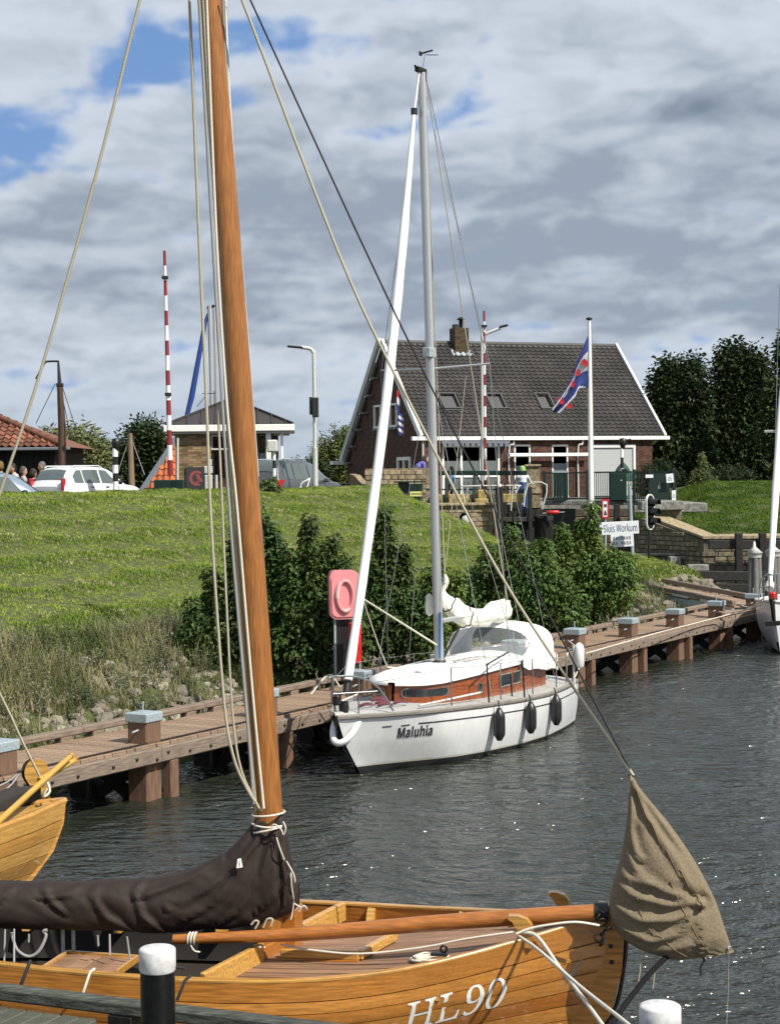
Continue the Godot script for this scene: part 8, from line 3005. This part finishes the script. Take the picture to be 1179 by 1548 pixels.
func lifebuoy_post() -> void:
	var t := thing("lifebuoy_housing", "faded pink lifebuoy housing on a dark post behind the jetty", "lifebuoy housing", Vector3(-0.718, 2.081, -28.2), 14.0)
	var st := new_st()
	var pl := PackedVector2Array()
	var o := rrect(0, 0, 0.46, 0.74, 0.10, 5)
	for p in o: pl.append(Vector2(p.x * (1.0 + 0.06 * p.y), p.y + 0.03 * (1.0 - pow(p.x / 0.23, 2.0)) * (1.0 if p.y > 0 else 0.0)))
	prism(st, pl, -0.16, 0.0)
	obj("case", st, mats.pink, t)
	st = new_st()
	var pl2 := PackedVector2Array()
	for p in pl: pl2.append(p * 0.90)
	prism(st, pl2, 0.0, 0.02)
	obj("front", st, mats.pink, t)
	st = new_st()
	var g := []
	for i in 29:
		var a := TAU * i / 28.0
		var c := Vector3(cos(a) * 0.125, sin(a) * 0.235 - 0.01, 0.02)
		var row := []
		for k in 7:
			var b := PI * k / 6.0
			row.append(c + Vector3(cos(a) * cos(b) * 0.035, sin(a) * cos(b) * 0.035, sin(b) * 0.05))
		g.append(row)
	grid(st, g, 0)
	obj("ring_bulge", st, mats.pink, t)
	for q in [[2.0, 3.3], [4.6, 5.4]]:
		st = new_st()
		g = []
		for i in 10:
			var a := lerpf(q[0], q[1], i / 9.0)
			var row := []
			for k in 5:
				var b := lerpf(0.2, 2.6, k / 4.0)
				row.append(Vector3(cos(a) * 0.125, sin(a) * 0.235 - 0.01, 0.02) + Vector3(cos(a) * cos(b) * 0.038, sin(a) * cos(b) * 0.038, sin(b) * 0.054))
			g.append(row)
		grid(st, g, 0)
		obj("white_band", st, mats.pinklight, t)
	st = new_st()
	box(st, Vector3(-0.02, -0.95, -0.12), Vector3(0.24, 1.4, 0.05), 0.01)
	obj("post", st, mats.black, t)
	st = new_st()
	box(st, Vector3(-0.14, -0.85, -0.1), Vector3(0.03, 1.2, 0.06))
	obj("post_edge", st, mats.galv, t)
	t = thing("red_box", "upright red rescue box with white label right of the black post", "box", Vector3(-0.558, 1.357, -28), 25.0)
	st = new_st()
	box(st, Vector3(0, 0, 0), Vector3(0.17, 0.64, 0.14), 0.02)
	obj("case", st, mats.red, t)
	st = new_st()
	box(st, Vector3(-0.02, 0.06, 0.072), Vector3(0.06, 0.06, 0.006))
	obj("label", st, mats.white, t)
	st = new_st()
	box(st, Vector3(-0.02, -0.16, 0.072), Vector3(0.02, 0.14, 0.01))
	obj("slot", st, mats.darkmetal, t)

func leaf_cluster(n: int, size: float, spread: float, seed_n: int, slim := 0.55) -> Mesh:
	var r := RandomNumberGenerator.new()
	r.seed = seed_n
	var st := new_st()
	for i in n:
		var c := Vector3(r.randfn(), r.randfn() * 0.8, r.randfn()).limit_length(1.8) * spread * 0.6
		var d := (c.normalized() * 0.7 + Vector3(r.randf_range(-1, 1), r.randf_range(-0.7, 0.5), r.randf_range(-1, 1))).normalized()
		var s := d.cross(Vector3(r.randf_range(-1, 1), r.randf_range(0.6, 1.4), r.randf_range(-1, 1))).normalized()
		var up := s.cross(d)
		var l := size * r.randf_range(0.7, 1.25)
		var w := l * slim * 0.5
		var tone := r.randf_range(0.75, 1.25)
		st.set_color(Color(tone, tone, tone * r.randf_range(0.8, 1.0)))
		var a := c
		var m := c + d * l * 0.45
		var b := c + d * l - up * l * 0.12
		tri(st, a, m + s * w + up * w * 0.35, b, -1)
		tri(st, a, b, m - s * w + up * w * 0.35, -1)
	st.generate_normals()
	return st.commit()

var clusters := {}
func cluster_mesh(kind: String) -> Mesh:
	if clusters.has(kind): return clusters[kind]
	var m: Mesh
	match kind:
		"shrub": m = leaf_cluster(9, 0.098, 0.11, 1, 0.62)
		"tree": m = leaf_cluster(16, 0.26, 0.42, 2, 0.6)
		"treefine": m = leaf_cluster(18, 0.20, 0.40, 3, 0.5)
		"willow": m = leaf_cluster(16, 0.30, 0.40, 4, 0.28)
	clusters[kind] = m
	return m

# leaves spread through a set of lobes [centre, radii, share]
func crown(parent: Node, kind: String, lobes: Array, count: int, base: Color, seed_n: int, shell := 0.55, vary := 0.30) -> void:
	var r := RandomNumberGenerator.new()
	r.seed = seed_n
	var total := 0.0
	for l in lobes: total += l[2]
	var xfs := []
	var cols := []
	var n := FastNoiseLite.new()
	n.seed = seed_n
	n.frequency = 0.9 if kind == "shrub" else 0.35
	for l in lobes:
		for i in int(count * l[2] / total):
			var d := Vector3(r.randfn(), r.randfn(), r.randfn()).normalized()
			var q := pow(r.randf(), shell)
			var bump := 1.0 + 0.24 * n.get_noise_3dv(d * 2.2 + l[0] * 3.0)
			var p: Vector3 = l[0] + d * q * bump * l[1]
			if n.get_noise_3dv(p * 2.6 + Vector3(40, 0, 0)) < -0.22 and q > 0.4: continue
			var s := r.randf_range(0.75, 1.3)
			xfs.append(Transform3D(Basis.from_euler(Vector3(r.randf_range(-0.6, 0.6), r.randf() * TAU, r.randf_range(-0.6, 0.6))).scaled(Vector3(s, s, s)), p))
			var k := 1.0 + vary * n.get_noise_3dv(p * 1.7) * 1.6 + r.randf_range(-vary, vary) * 0.6
			var ye := clampf(n.get_noise_3dv(p * 0.9 + Vector3(9, 9, 9)) * 0.8 + r.randf_range(-0.2, 0.2), -0.3, 0.6)
			cols.append(Color(base.r * k * (1.0 + ye * 0.6), base.g * k * (1.0 + ye * 0.15), base.b * k))
	multi("crown", cluster_mesh(kind), xfs, cols, mats.leaf, parent).set_meta("kind", "stuff")

func trunk(parent: Node, base: Vector3, h: float, r: float, limbs: int, reach: float, seed_n: int, mt: Material) -> Array:
	var rr := RandomNumberGenerator.new()
	rr.seed = seed_n
	var st := new_st()
	var top := base + Vector3(rr.randf_range(-0.1, 0.1) * h, h, rr.randf_range(-0.1, 0.1) * h)
	tube(st, smooth_path([base - Vector3(0, 0.3, 0), base + Vector3(rr.randf_range(-0.03, 0.03) * h, h * 0.35, 0), base.lerp(top, 0.7) + Vector3(0.02 * h, 0, 0), top], 3), [r * 1.25, r * 1.05, r, r * 0.95, r * 0.9, r * 0.8, r * 0.65, r * 0.5, r * 0.35, r * 0.2], 9)
	obj("trunk", st, mt, parent)
	var tips := []
	for i in limbs:
		var f := rr.randf_range(0.3, 0.95)
		var a := TAU * i / limbs + rr.randf_range(-0.4, 0.4)
		var p := base.lerp(top, f)
		var e := p + Vector3(cos(a), rr.randf_range(0.5, 1.1), sin(a)) * reach * rr.randf_range(0.6, 1.0) * (1.15 - f * 0.6)
		var s2 := new_st()
		tube(s2, smooth_path([p, p.lerp(e, 0.5) + Vector3(0, 0.08 * reach, 0), e], 3), [r * 0.45, r * 0.38, r * 0.3, r * 0.25, r * 0.18, r * 0.12, r * 0.06], 6)
		obj("limb", s2, mt, parent)
		tips.append(e)
	return tips

func bush(label: String, at: Vector3, lobes: Array, sprigs: Array, count: int, base: Color, seed_n: int) -> void:
	var t := thing("shrub", label, "shrub", at, 0.0)
	var r := RandomNumberGenerator.new()
	r.seed = seed_n
	for i in 7:
		var st := new_st()
		var l: Array = lobes[i % lobes.size()]
		var e: Vector3 = l[0] + Vector3(r.randf_range(-0.5, 0.5), 0.2, r.randf_range(-0.4, 0.4)) * l[1]
		tube(st, smooth_path([Vector3(e.x * 0.3, -0.3, e.z * 0.3), Vector3(e.x * 0.6, e.y * 0.5, e.z * 0.5), e], 3), [0.022, 0.02, 0.018, 0.015, 0.012, 0.01, 0.006], 5)
		obj("stem", st, mats.bark, t)
	var all := lobes.duplicate()
	for s in sprigs:
		# upright shoot: x, z, foot, tip height, width
		var st := new_st()
		var lean := r.randf_range(-0.08, 0.08)
		tube(st, [Vector3(s[0], s[2] * 0.5, s[1]), Vector3(s[0] + lean, s[3], s[1])], [0.012, 0.004], 5)
		obj("shoot", st, mats.bark, t)
		var k := int((s[3] - s[2]) / 0.12)
		for i in k:
			var f := float(i) / maxf(k - 1, 1)
			var w: float = s[4] * lerpf(1.0, 0.18, f)
			all.append([Vector3(s[0] + lean * f, lerpf(s[2], s[3], f), s[1]), Vector3(w, 0.10, w), w * 0.9])
	crown(t, "shrub", all, int(count * 0.85), base, seed_n, 0.55, 0.42)

func bushes() -> void:
	var dark := Color(0.050, 0.088, 0.024)
	var mid := Color(0.066, 0.112, 0.028)
	var p := Vector3(-2.333, 0.75, -29.067)
	bush("dark green shrub with tall shoots behind the foreground mast", p, [[Vector3(-0.45, 0.55, 0), Vector3(0.62, 0.65, 0.55), 1.1], [Vector3(0.35, 0.75, -0.1), Vector3(0.60, 0.85, 0.55), 1.3], [Vector3(0.1, 1.25, -0.2), Vector3(0.45, 0.6, 0.45), 0.7], [Vector3(-0.95, 0.35, 0.1), Vector3(0.45, 0.4, 0.4), 0.45]], [[0.28, -0.1, 1.2, 2.75, 0.26], [-0.1, 0.0, 1.1, 2.25, 0.25], [0.5, -0.1, 1.2, 2.3, 0.22], [-0.5, -0.1, 0.8, 1.65, 0.24], [0.05, 0.1, 1.3, 2.5, 0.2], [-0.8, 0, 0.6, 1.2, 0.2]], 2600, dark, 101)
	p = Vector3(-1.16, 0.8, -28.873)
	bush("dark green shrub between the foreground mast and the pink lifebuoy housing", p, [[Vector3(-0.2, 0.6, 0), Vector3(0.60, 0.75, 0.5), 1.2], [Vector3(0.3, 0.7, 0), Vector3(0.5, 0.8, 0.5), 1.0]], [[-0.1, 0, 1.0, 2.45, 0.26], [0.2, -0.1, 1.1, 2.15, 0.26], [0.38, 0.0, 0.9, 1.8, 0.22], [-0.38, 0.0, 0.9, 1.95, 0.2]], 2000, dark, 102)
	p = Vector3(-0.001, 0.85, -30.122)
	bush("dark green shrub with pointed shoots between the lifebuoy housing and the yacht's mast", p, [[Vector3(-0.15, 0.6, 0), Vector3(0.62, 0.8, 0.5), 1.2], [Vector3(0.5, 0.5, 0.1), Vector3(0.45, 0.7, 0.5), 0.9]], [[-0.05, 0, 1.0, 2.55, 0.27], [0.22, 0.0, 0.9, 1.9, 0.22], [-0.4, 0.1, 0.8, 1.7, 0.22], [0.62, 0.0, 0.7, 1.5, 0.2]], 2100, dark, 103)
	p = Vector3(0.73, 0.85, -31.757)
	bush("thin lighter green shrub directly behind the yacht's aluminium mast", p, [[Vector3(0, 0.5, 0), Vector3(0.45, 0.65, 0.4), 1.0]], [[0.1, 0, 0.6, 1.6, 0.2], [-0.2, 0.05, 0.6, 1.4, 0.18], [0.35, 0, 0.5, 1.35, 0.18]], 700, Color(0.10, 0.155, 0.036), 104)
	p = Vector3(2.367, 0.75, -36.038)
	bush("broad rounded shrub behind the yacht's sprayhood", p, [[Vector3(-0.35, 0.75, 0), Vector3(0.85, 0.85, 0.7), 1.4], [Vector3(0.45, 0.9, 0.1), Vector3(0.8, 0.95, 0.7), 1.5], [Vector3(0.0, 1.35, 0.0), Vector3(0.65, 0.6, 0.6), 0.8], [Vector3(1.0, 0.5, 0.2), Vector3(0.5, 0.55, 0.5), 0.6], [Vector3(-0.9, 0.5, 0.0), Vector3(0.4, 0.5, 0.4), 0.4]], [[0.1, 0, 1.3, 2.1, 0.22], [0.75, 0, 1.1, 1.85, 0.2], [-0.35, 0, 1.1, 1.8, 0.22]], 4200, mid, 105)
	p = Vector3(4.193, 0.85, -38.18)
	bush("broad light topped shrub left of the lock name sign", p, [[Vector3(-0.3, 0.8, 0), Vector3(0.75, 0.9, 0.65), 1.3], [Vector3(0.4, 0.85, 0.1), Vector3(0.66, 0.75, 0.6), 1.2], [Vector3(-0.12, 1.05, 0.0), Vector3(0.5, 0.5, 0.5), 0.7]], [[-0.15, 0, 1.2, 2.05, 0.22], [0.12, 0, 1.2, 1.75, 0.18], [-0.02, 0.1, 1.3, 2.45, 0.10], [-0.5, 0, 1.1, 1.75, 0.2], [0.7, 0, 0.9, 1.35, 0.2]], 3600, Color(0.09, 0.145, 0.034), 106)
	p = Vector3(3.208, 1.5, -39.844)
	bush("low shrub with pale leaves in front of the dark lock gate", p, [[Vector3(0, 0.35, 0), Vector3(0.9, 0.5, 0.5), 1.0], [Vector3(0.7, 0.4, 0.1), Vector3(0.5, 0.5, 0.4), 0.6]], [[0.5, 0, 0.5, 1.35, 0.14], [1.2, 0, 0.3, 0.95, 0.14]], 1100, mid, 107)

func background_trees() -> void:
	var defs := [
		["willow", "pale silvery willow right of the black shed", Vector3(-14.431, 3.676, -82), 5.2, [[Vector3(0, 2.6, 0), Vector3(1.5, 1.15, 1.3), 1.2], [Vector3(-1.0, 2.3, 0), Vector3(1.1, 1.0, 1.1), 0.8], [Vector3(0.9, 1.7, 0.3), Vector3(0.9, 1.4, 0.9), 0.9]], 900, Color(0.17, 0.19, 0.085), "willow"],
		["tree", "dark broad tree behind the wooden pole, left of the lookout", Vector3(-12.011, 3.611, -90), 6.0, [[Vector3(0, 2.9, 0), Vector3(1.35, 1.3, 1.3), 1.2], [Vector3(0.5, 1.7, 0), Vector3(1.3, 1.2, 1.2), 1.0], [Vector3(-0.6, 1.6, 0.3), Vector3(1.1, 1.0, 1.0), 0.8]], 1300, Color(0.040, 0.062, 0.024), "treefine"],
		["tree", "dark tree between the striped signal post and the willow", Vector3(-14.151, 3.626, -92), 4.5, [[Vector3(0, 1.9, 0), Vector3(1.2, 1.2, 1.1), 1.2], [Vector3(0.7, 1.2, 0), Vector3(0.9, 1.0, 0.9), 0.8]], 800, Color(0.036, 0.056, 0.022), "treefine"],
		["tree", "light green airy tree behind the left gable of the house", Vector3(-3.082, 3.415, -110), 5.5, [[Vector3(0.5, 3.0, 0), Vector3(1.3, 1.2, 1.2), 1.0], [Vector3(-0.4, 2.2, 0), Vector3(1.3, 1.4, 1.2), 1.0], [Vector3(0.6, 1.2, 0.3), Vector3(1.3, 1.2, 1.1), 1.0]], 900, Color(0.105, 0.135, 0.04), "treefine"],
		["tree", "low dark hedge like tree left of the light green tree", Vector3(-5.185, 3.449, -108), 3.5, [[Vector3(0, 1.2, 0), Vector3(1.0, 1.1, 0.9), 1.0], [Vector3(0.9, 1.3, 0), Vector3(0.7, 1.0, 0.8), 0.7]], 500, Color(0.045, 0.07, 0.026), "treefine"],
		["tree", "dark upright tree touching the right end of the house", Vector3(14.484, 3.535, -92), 8.0, [[Vector3(-0.3, 5.1, 0), Vector3(0.85, 2.1, 0.9), 1.2], [Vector3(0.75, 5.0, 0.1), Vector3(0.75, 2.1, 0.9), 1.2], [Vector3(-0.5, 2.4, 0.2), Vector3(1.2, 2.4, 1.1), 1.4], [Vector3(0.8, 2.2, 0), Vector3(1.1, 2.2, 1.0), 1.2], [Vector3(-1.35, 3.6, -0.4), Vector3(0.6, 1.6, 0.7), 0.5]], 3000, Color(0.026, 0.042, 0.015), "tree"],
		["tree", "tallest dark upright tree, right of the house", Vector3(18.08, 3.49, -94), 9.0, [[Vector3(-0.3, 5.6, 0), Vector3(1.1, 2.4, 1.0), 1.4], [Vector3(0.75, 5.4, 0.1), Vector3(0.9, 2.3, 0.9), 1.2], [Vector3(-0.4, 2.6, 0.2), Vector3(1.5, 2.6, 1.2), 1.6], [Vector3(0.9, 2.5, 0), Vector3(1.2, 2.4, 1.0), 1.2]], 3300, Color(0.028, 0.045, 0.016), "tree"],
		["tree", "dark tree cut off by the right edge behind the moored yacht's forestay", Vector3(19.294, 3.489, -88), 9.0, [[Vector3(0.1, 4.7, 0), Vector3(1.1, 1.5, 1.0), 1.0], [Vector3(0.35, 7.1, 0), Vector3(0.7, 1.0, 0.8), 0.6], [Vector3(-0.4, 3.4, 0.3), Vector3(0.8, 0.9, 0.8), 0.5]], 1300, Color(0.040, 0.064, 0.021), "tree"]]
	var i := 0
	for d in defs:
		var at: Vector3 = d[2]
		var t := thing(d[0] + ("_tree" if d[0] == "willow" else ""), d[1], "tree", Vector3(at.x, 2.7, at.z), 0.0)
		trunk(t, Vector3.ZERO, d[3] * 0.62, 0.16 if d[3] < 7.0 else 0.24, 7, d[3] * 0.24, 60 + i, mats.bark)
		crown(t, d[7], d[4], d[5], d[6], 200 + i, 0.55, 0.32)
		i += 1
	var s := Vector3(14.448, 3.736, -84)
	bush("small lighter green bush at the foot of the tall right trees", Vector3(s.x, 3.0, s.z), [[Vector3(0, 0.6, 0), Vector3(0.65, 0.8, 0.6), 1.0]], [[0, 0, 0.9, 1.8, 0.3]], 900, Color(0.10, 0.13, 0.05), 301)
	bush("low dark bush under the tall right trees by the grass", Vector3(s.x + 1.4, 2.9, s.z - 1.0), [[Vector3(0, 0.6, 0), Vector3(1.3, 0.9, 0.8), 1.0]], [], 1300, Color(0.028, 0.045, 0.018), 302)
	bush("low dark bush between house and right trees", Vector3(s.x - 1.9, 2.9, s.z - 1.0), [[Vector3(0, 0.7, 0), Vector3(1.4, 1.0, 0.8), 1.0]], [], 1300, Color(0.026, 0.042, 0.016), 303)
	# bush beside the lookout foot at the foreground mast
	var q := Vector3(-3.334, 3.656, -48.5)
	bush("small bush with white flowers on the dike crest right of the foreground mast", Vector3(q.x, 3.4, q.z), [[Vector3(0.1, 0.25, 0), Vector3(0.3, 0.35, 0.3), 1.0]], [], 160, Color(0.09, 0.13, 0.04), 304)

func blade_tuft(n: int, h: float, spread: float, w: float, seed_n: int, droop := 0.35) -> Mesh:
	var r := RandomNumberGenerator.new()
	r.seed = seed_n
	var st := new_st()
	for i in n:
		var b := Vector3(r.randf_range(-1, 1), 0, r.randf_range(-1, 1)) * spread
		var a := r.randf() * TAU
		var out := Vector3(cos(a), 0, sin(a))
		var hh := h * r.randf_range(0.55, 1.15)
		var m := b + Vector3(0, hh * 0.55, 0) + out * hh * droop * 0.3
		var tp := b + Vector3(0, hh, 0) + out * hh * droop
		var s := Vector3(-out.z, 0, out.x).rotated(Vector3.UP, r.randf_range(-0.7, 0.7)) * w
		var k := r.randf_range(0.75, 1.25)
		st.set_color(Color(k, k, k))
		tri(st, b - s, b + s, m + s * 0.7, -1)
		tri(st, b - s, m + s * 0.7, m - s * 0.7, -1)
		tri(st, m - s * 0.7, m + s * 0.7, tp, -1)
	st.generate_normals()
	return st.commit()

func weed_stalk(seed_n: int) -> Mesh:
	var r := RandomNumberGenerator.new()
	r.seed = seed_n
	var st := new_st()
	for k in 4:
		var a := r.randf() * TAU
		var b := Vector3(r.randf_range(-0.08, 0.08), 0, r.randf_range(-0.08, 0.08))
		var tp := b + Vector3(cos(a) * 0.12, r.randf_range(0.35, 0.62), sin(a) * 0.12)
		var kk := r.randf_range(0.7, 1.1)
		st.set_color(Color(kk, kk, kk))
		tube(st, [b, tp], [0.006, 0.003], 3, false)
		for i in 11:
			var f := 0.2 + 0.8 * i / 10.0
			var p := b.lerp(tp, f)
			var d := Vector3(cos(i * 2.4), 0.45, sin(i * 2.4)).normalized()
			var s := d.cross(Vector3.UP).normalized() * 0.014
			var l := lerpf(0.13, 0.05, f)
			kk = r.randf_range(0.8, 1.2)
			st.set_color(Color(kk, kk, kk))
			tri(st, p, p + d * l * 0.5 + s, p + d * l, -1)
			tri(st, p, p + d * l, p + d * l * 0.5 - s, -1)
	st.generate_normals()
	return st.commit()

func rock_mesh(seed_n: int) -> Mesh:
	var n := FastNoiseLite.new()
	n.seed = seed_n
	n.frequency = 0.9
	var st := new_st()
	var g := []
	for i in 6:
		var row := []
		var t := PI * i / 5.0
		for k in 8:
			var a := TAU * k / 8.0
			var d := Vector3(sin(t) * cos(a), cos(t), sin(t) * sin(a))
			var q := 1.0 + 0.55 * n.get_noise_3dv(d * 1.4)
			row.append(Vector3(d.x, d.y * 0.62, d.z * 0.8) * q)
		g.append(row)
	grid(st, g, -1, true)
	st.generate_normals()
	return st.commit()

func bank_plants() -> void:
	var r := RandomNumberGenerator.new()
	r.seed = 77
	# stones of the revetment
	var t := Node3D.new()
	t.name = "stone_revetment"
	add_child(t)
	t.set_meta("kind", "structure")
	var rocks := [rock_mesh(1), rock_mesh(2), rock_mesh(3), rock_mesh(4)]
	var far := []
	var farc := []
	var cnt := 0
	var cand := []
	for i in 2600:
		var s := r.randf_range(-6.0, 24.0)
		var w := -r.randf_range(1.35, 4.3)
		cand.append([s, w])
	for i in 420:
		# spur tip
		cand.append([r.randf_range(24.0, 36.0), -r.randf_range(0.3, 6.0)])
	for c in cand:
		var p := jetty_point(c[0], c[1], 0.0)
		var hh := land(p.x, -p.z)
		if hh < -0.3 or hh > 1.5: continue
		if c[0] > 24.0 and (hh > 1.05 or p.z < -57.5): continue
		var sz := r.randf_range(0.05, 0.125) if c[0] < 24.0 else r.randf_range(0.10, 0.22)
		var xf := Transform3D(Basis.from_euler(Vector3(r.randf_range(-0.5, 0.5), r.randf() * TAU, r.randf_range(-0.5, 0.5))).scaled(Vector3(sz, sz, sz)), Vector3(p.x, hh + sz * 0.25, p.z))
		if cnt < 290 and c[0] < 9.0:
			put("stone", rocks[i_mod(cnt, 4)], mats["stone%d" % (r.randi() % 4)], t, xf)
			cnt += 1
		else:
			far.append(xf)
			var k := r.randf_range(0.55, 1.0)
			farc.append(Color(0.40 * k, 0.36 * k, 0.28 * k))
	mk("rubble", 1, 1, 1, 0.92, {"vc": true, "tex": "blotch", "scale": Vector3(1, 1, 1)})
	multi("rubble", rocks[0], far, farc, mats.rubble, t).set_meta("kind", "stuff")
	# tall rough grass and weeds along the bank
	var tufts := [blade_tuft(16, 0.50, 0.12, 0.0065, 1, 0.5), blade_tuft(14, 0.62, 0.14, 0.0055, 2, 0.35), weed_stalk(3), blade_tuft(18, 0.26, 0.12, 0.008, 4, 0.7)]
	var xfs := [[], [], [], []]
	var cols := [[], [], [], []]
	var n := lawn_noise()
	for i in 13500:
		var s := r.randf_range(-7.0, 26.0)
		var w := -pow(r.randf(), 0.8) * 3.6 - 1.5
		var p := jetty_point(s, w, 0.0)
		var hh := land(p.x, -p.z)
		if hh < 0.12: continue
		var q := n.get_noise_2d(p.x * 1.6, p.z * 1.6)
		var stony := smoothstep(-3.7, -2.4, w)
		if r.randf() < stony * (0.88 if q < 0.12 else 0.35) * smoothstep(-4.0, -0.5, s): continue
		if s > 3.5 and r.randf() < 0.45: continue
		var k := r.randi() % 4
		if w < -4.6 and k == 1: k = 3
		if q > 0.25 and k == 1: k = 2
		var sc := r.randf_range(0.6, 1.25) * (1.0 - 0.35 * smoothstep(-4.6, -5.7, w)) * lerpf(1.3, 0.75, smoothstep(-4.0, 4.0, s))
		xfs[k].append(Transform3D(Basis(Vector3.UP, r.randf() * TAU).scaled(Vector3(sc, sc * r.randf_range(0.7, 1.1), sc)), Vector3(p.x, hh - 0.02, p.z)))
		var dry := clampf(0.32 + n.get_noise_2d(p.x * 0.9 + 20.0, p.z * 0.9) * 1.3 + r.randf_range(-0.35, 0.35), 0, 1)
		var c := Color(0.085, 0.115, 0.034).lerp(Color(0.38, 0.335, 0.19), dry)
		if k == 2: c = Color(0.065, 0.095, 0.034).lerp(Color(0.24, 0.255, 0.17), dry)
		cols[k].append(c * r.randf_range(0.8, 1.15))
	for k in 4:
		var m := multi(["tall_grass", "dry_grass", "weeds", "rough_grass"][k], tufts[k], xfs[k], cols[k], mats.grass)
		tag(m, ["tall olive grass along the stony bank", "tall straw coloured dry grass along the stony bank", "leafy grey green weeds among the stones", "short rough grass at the edge of the mown slope"][k], "grass", "", "stuff")

func i_mod(a: int, b: int) -> int:
	return a % b

func lawn() -> void:
	var r := RandomNumberGenerator.new()
	r.seed = 99
	var n := lawn_noise()
	var tuft := blade_tuft(10, 0.050, 0.085, 0.0065, 11, 0.6)
	var xfs := []
	var cols := []
	for i in 150000:
		var x := r.randf_range(-14.0, 10.0)
		var d := r.randf_range(23.0, 60.0)
		if absf(x) / d > 0.245: continue
		var w := back_of_jetty(x, d)
		if w < 3.9 or w > 14.3: continue
		var hh := land(x, d)
		if hh < 0.75 or (d > 56.5 and x > 3.2): continue
		hh += n.get_noise_2d(x * 2.0, d * 2.0) * 0.06 + 0.025 * sin(w * 4.6 + n.get_noise_2d(x * 0.6, d * 0.6) * 3.0)
		var row := sin(w * 4.6 + n.get_noise_2d(x * 0.6, d * 0.6) * 3.0)
		var patch := n.get_noise_2d(x * 3.0, d * 5.0 + 60.0)
		var sc := r.randf_range(0.7, 1.25) * (1.0 + 0.25 * row) * (1.5 if w < 4.8 else 1.0)
		xfs.append(Transform3D(Basis(Vector3.UP, r.randf() * TAU).scaled(Vector3(sc, sc, sc)), Vector3(x, hh - 0.01, -d)))
		var c := Color(0.285, 0.370, 0.056).lerp(Color(0.145, 0.220, 0.031), clampf(0.5 + 0.70 * row + n.get_noise_2d(x * 0.5, d * 0.5) * 0.6, 0, 1))
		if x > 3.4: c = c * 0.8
		var straw := smoothstep(0.16, 0.42, patch + 0.16 * row - 0.05) * 0.75
		if r.randf() < straw: c = c.lerp(Color(0.42, 0.40, 0.20), 0.75)
		cols.append(c * r.randf_range(0.9, 1.1))
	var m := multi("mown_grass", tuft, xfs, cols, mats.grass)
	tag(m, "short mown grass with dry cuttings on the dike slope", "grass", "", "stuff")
	xfs = []
	cols = []
	for i in 30000:
		var x := r.randf_range(8.3, 20.0)
		var d := r.randf_range(57.4, 79.0)
		if x / d > 0.245: continue
		var hh := land(x, d)
		if hh < 1.7: continue
		var sc := r.randf_range(1.2, 2.2)
		xfs.append(Transform3D(Basis(Vector3.UP, r.randf() * TAU).scaled(Vector3(sc, sc * 0.9, sc)), Vector3(x, hh - 0.01, -d)))
		var c := Color(0.125, 0.190, 0.030).lerp(Color(0.06, 0.115, 0.018), clampf(0.5 + n.get_noise_2d(x * 0.8, d * 0.8) * 1.4, 0, 1))
		cols.append(c * r.randf_range(0.8, 1.2))
	m = multi("bank_grass", tuft, xfs, cols, mats.grass)
	tag(m, "green grass on the right bank beyond the wing wall", "grass", "", "stuff")
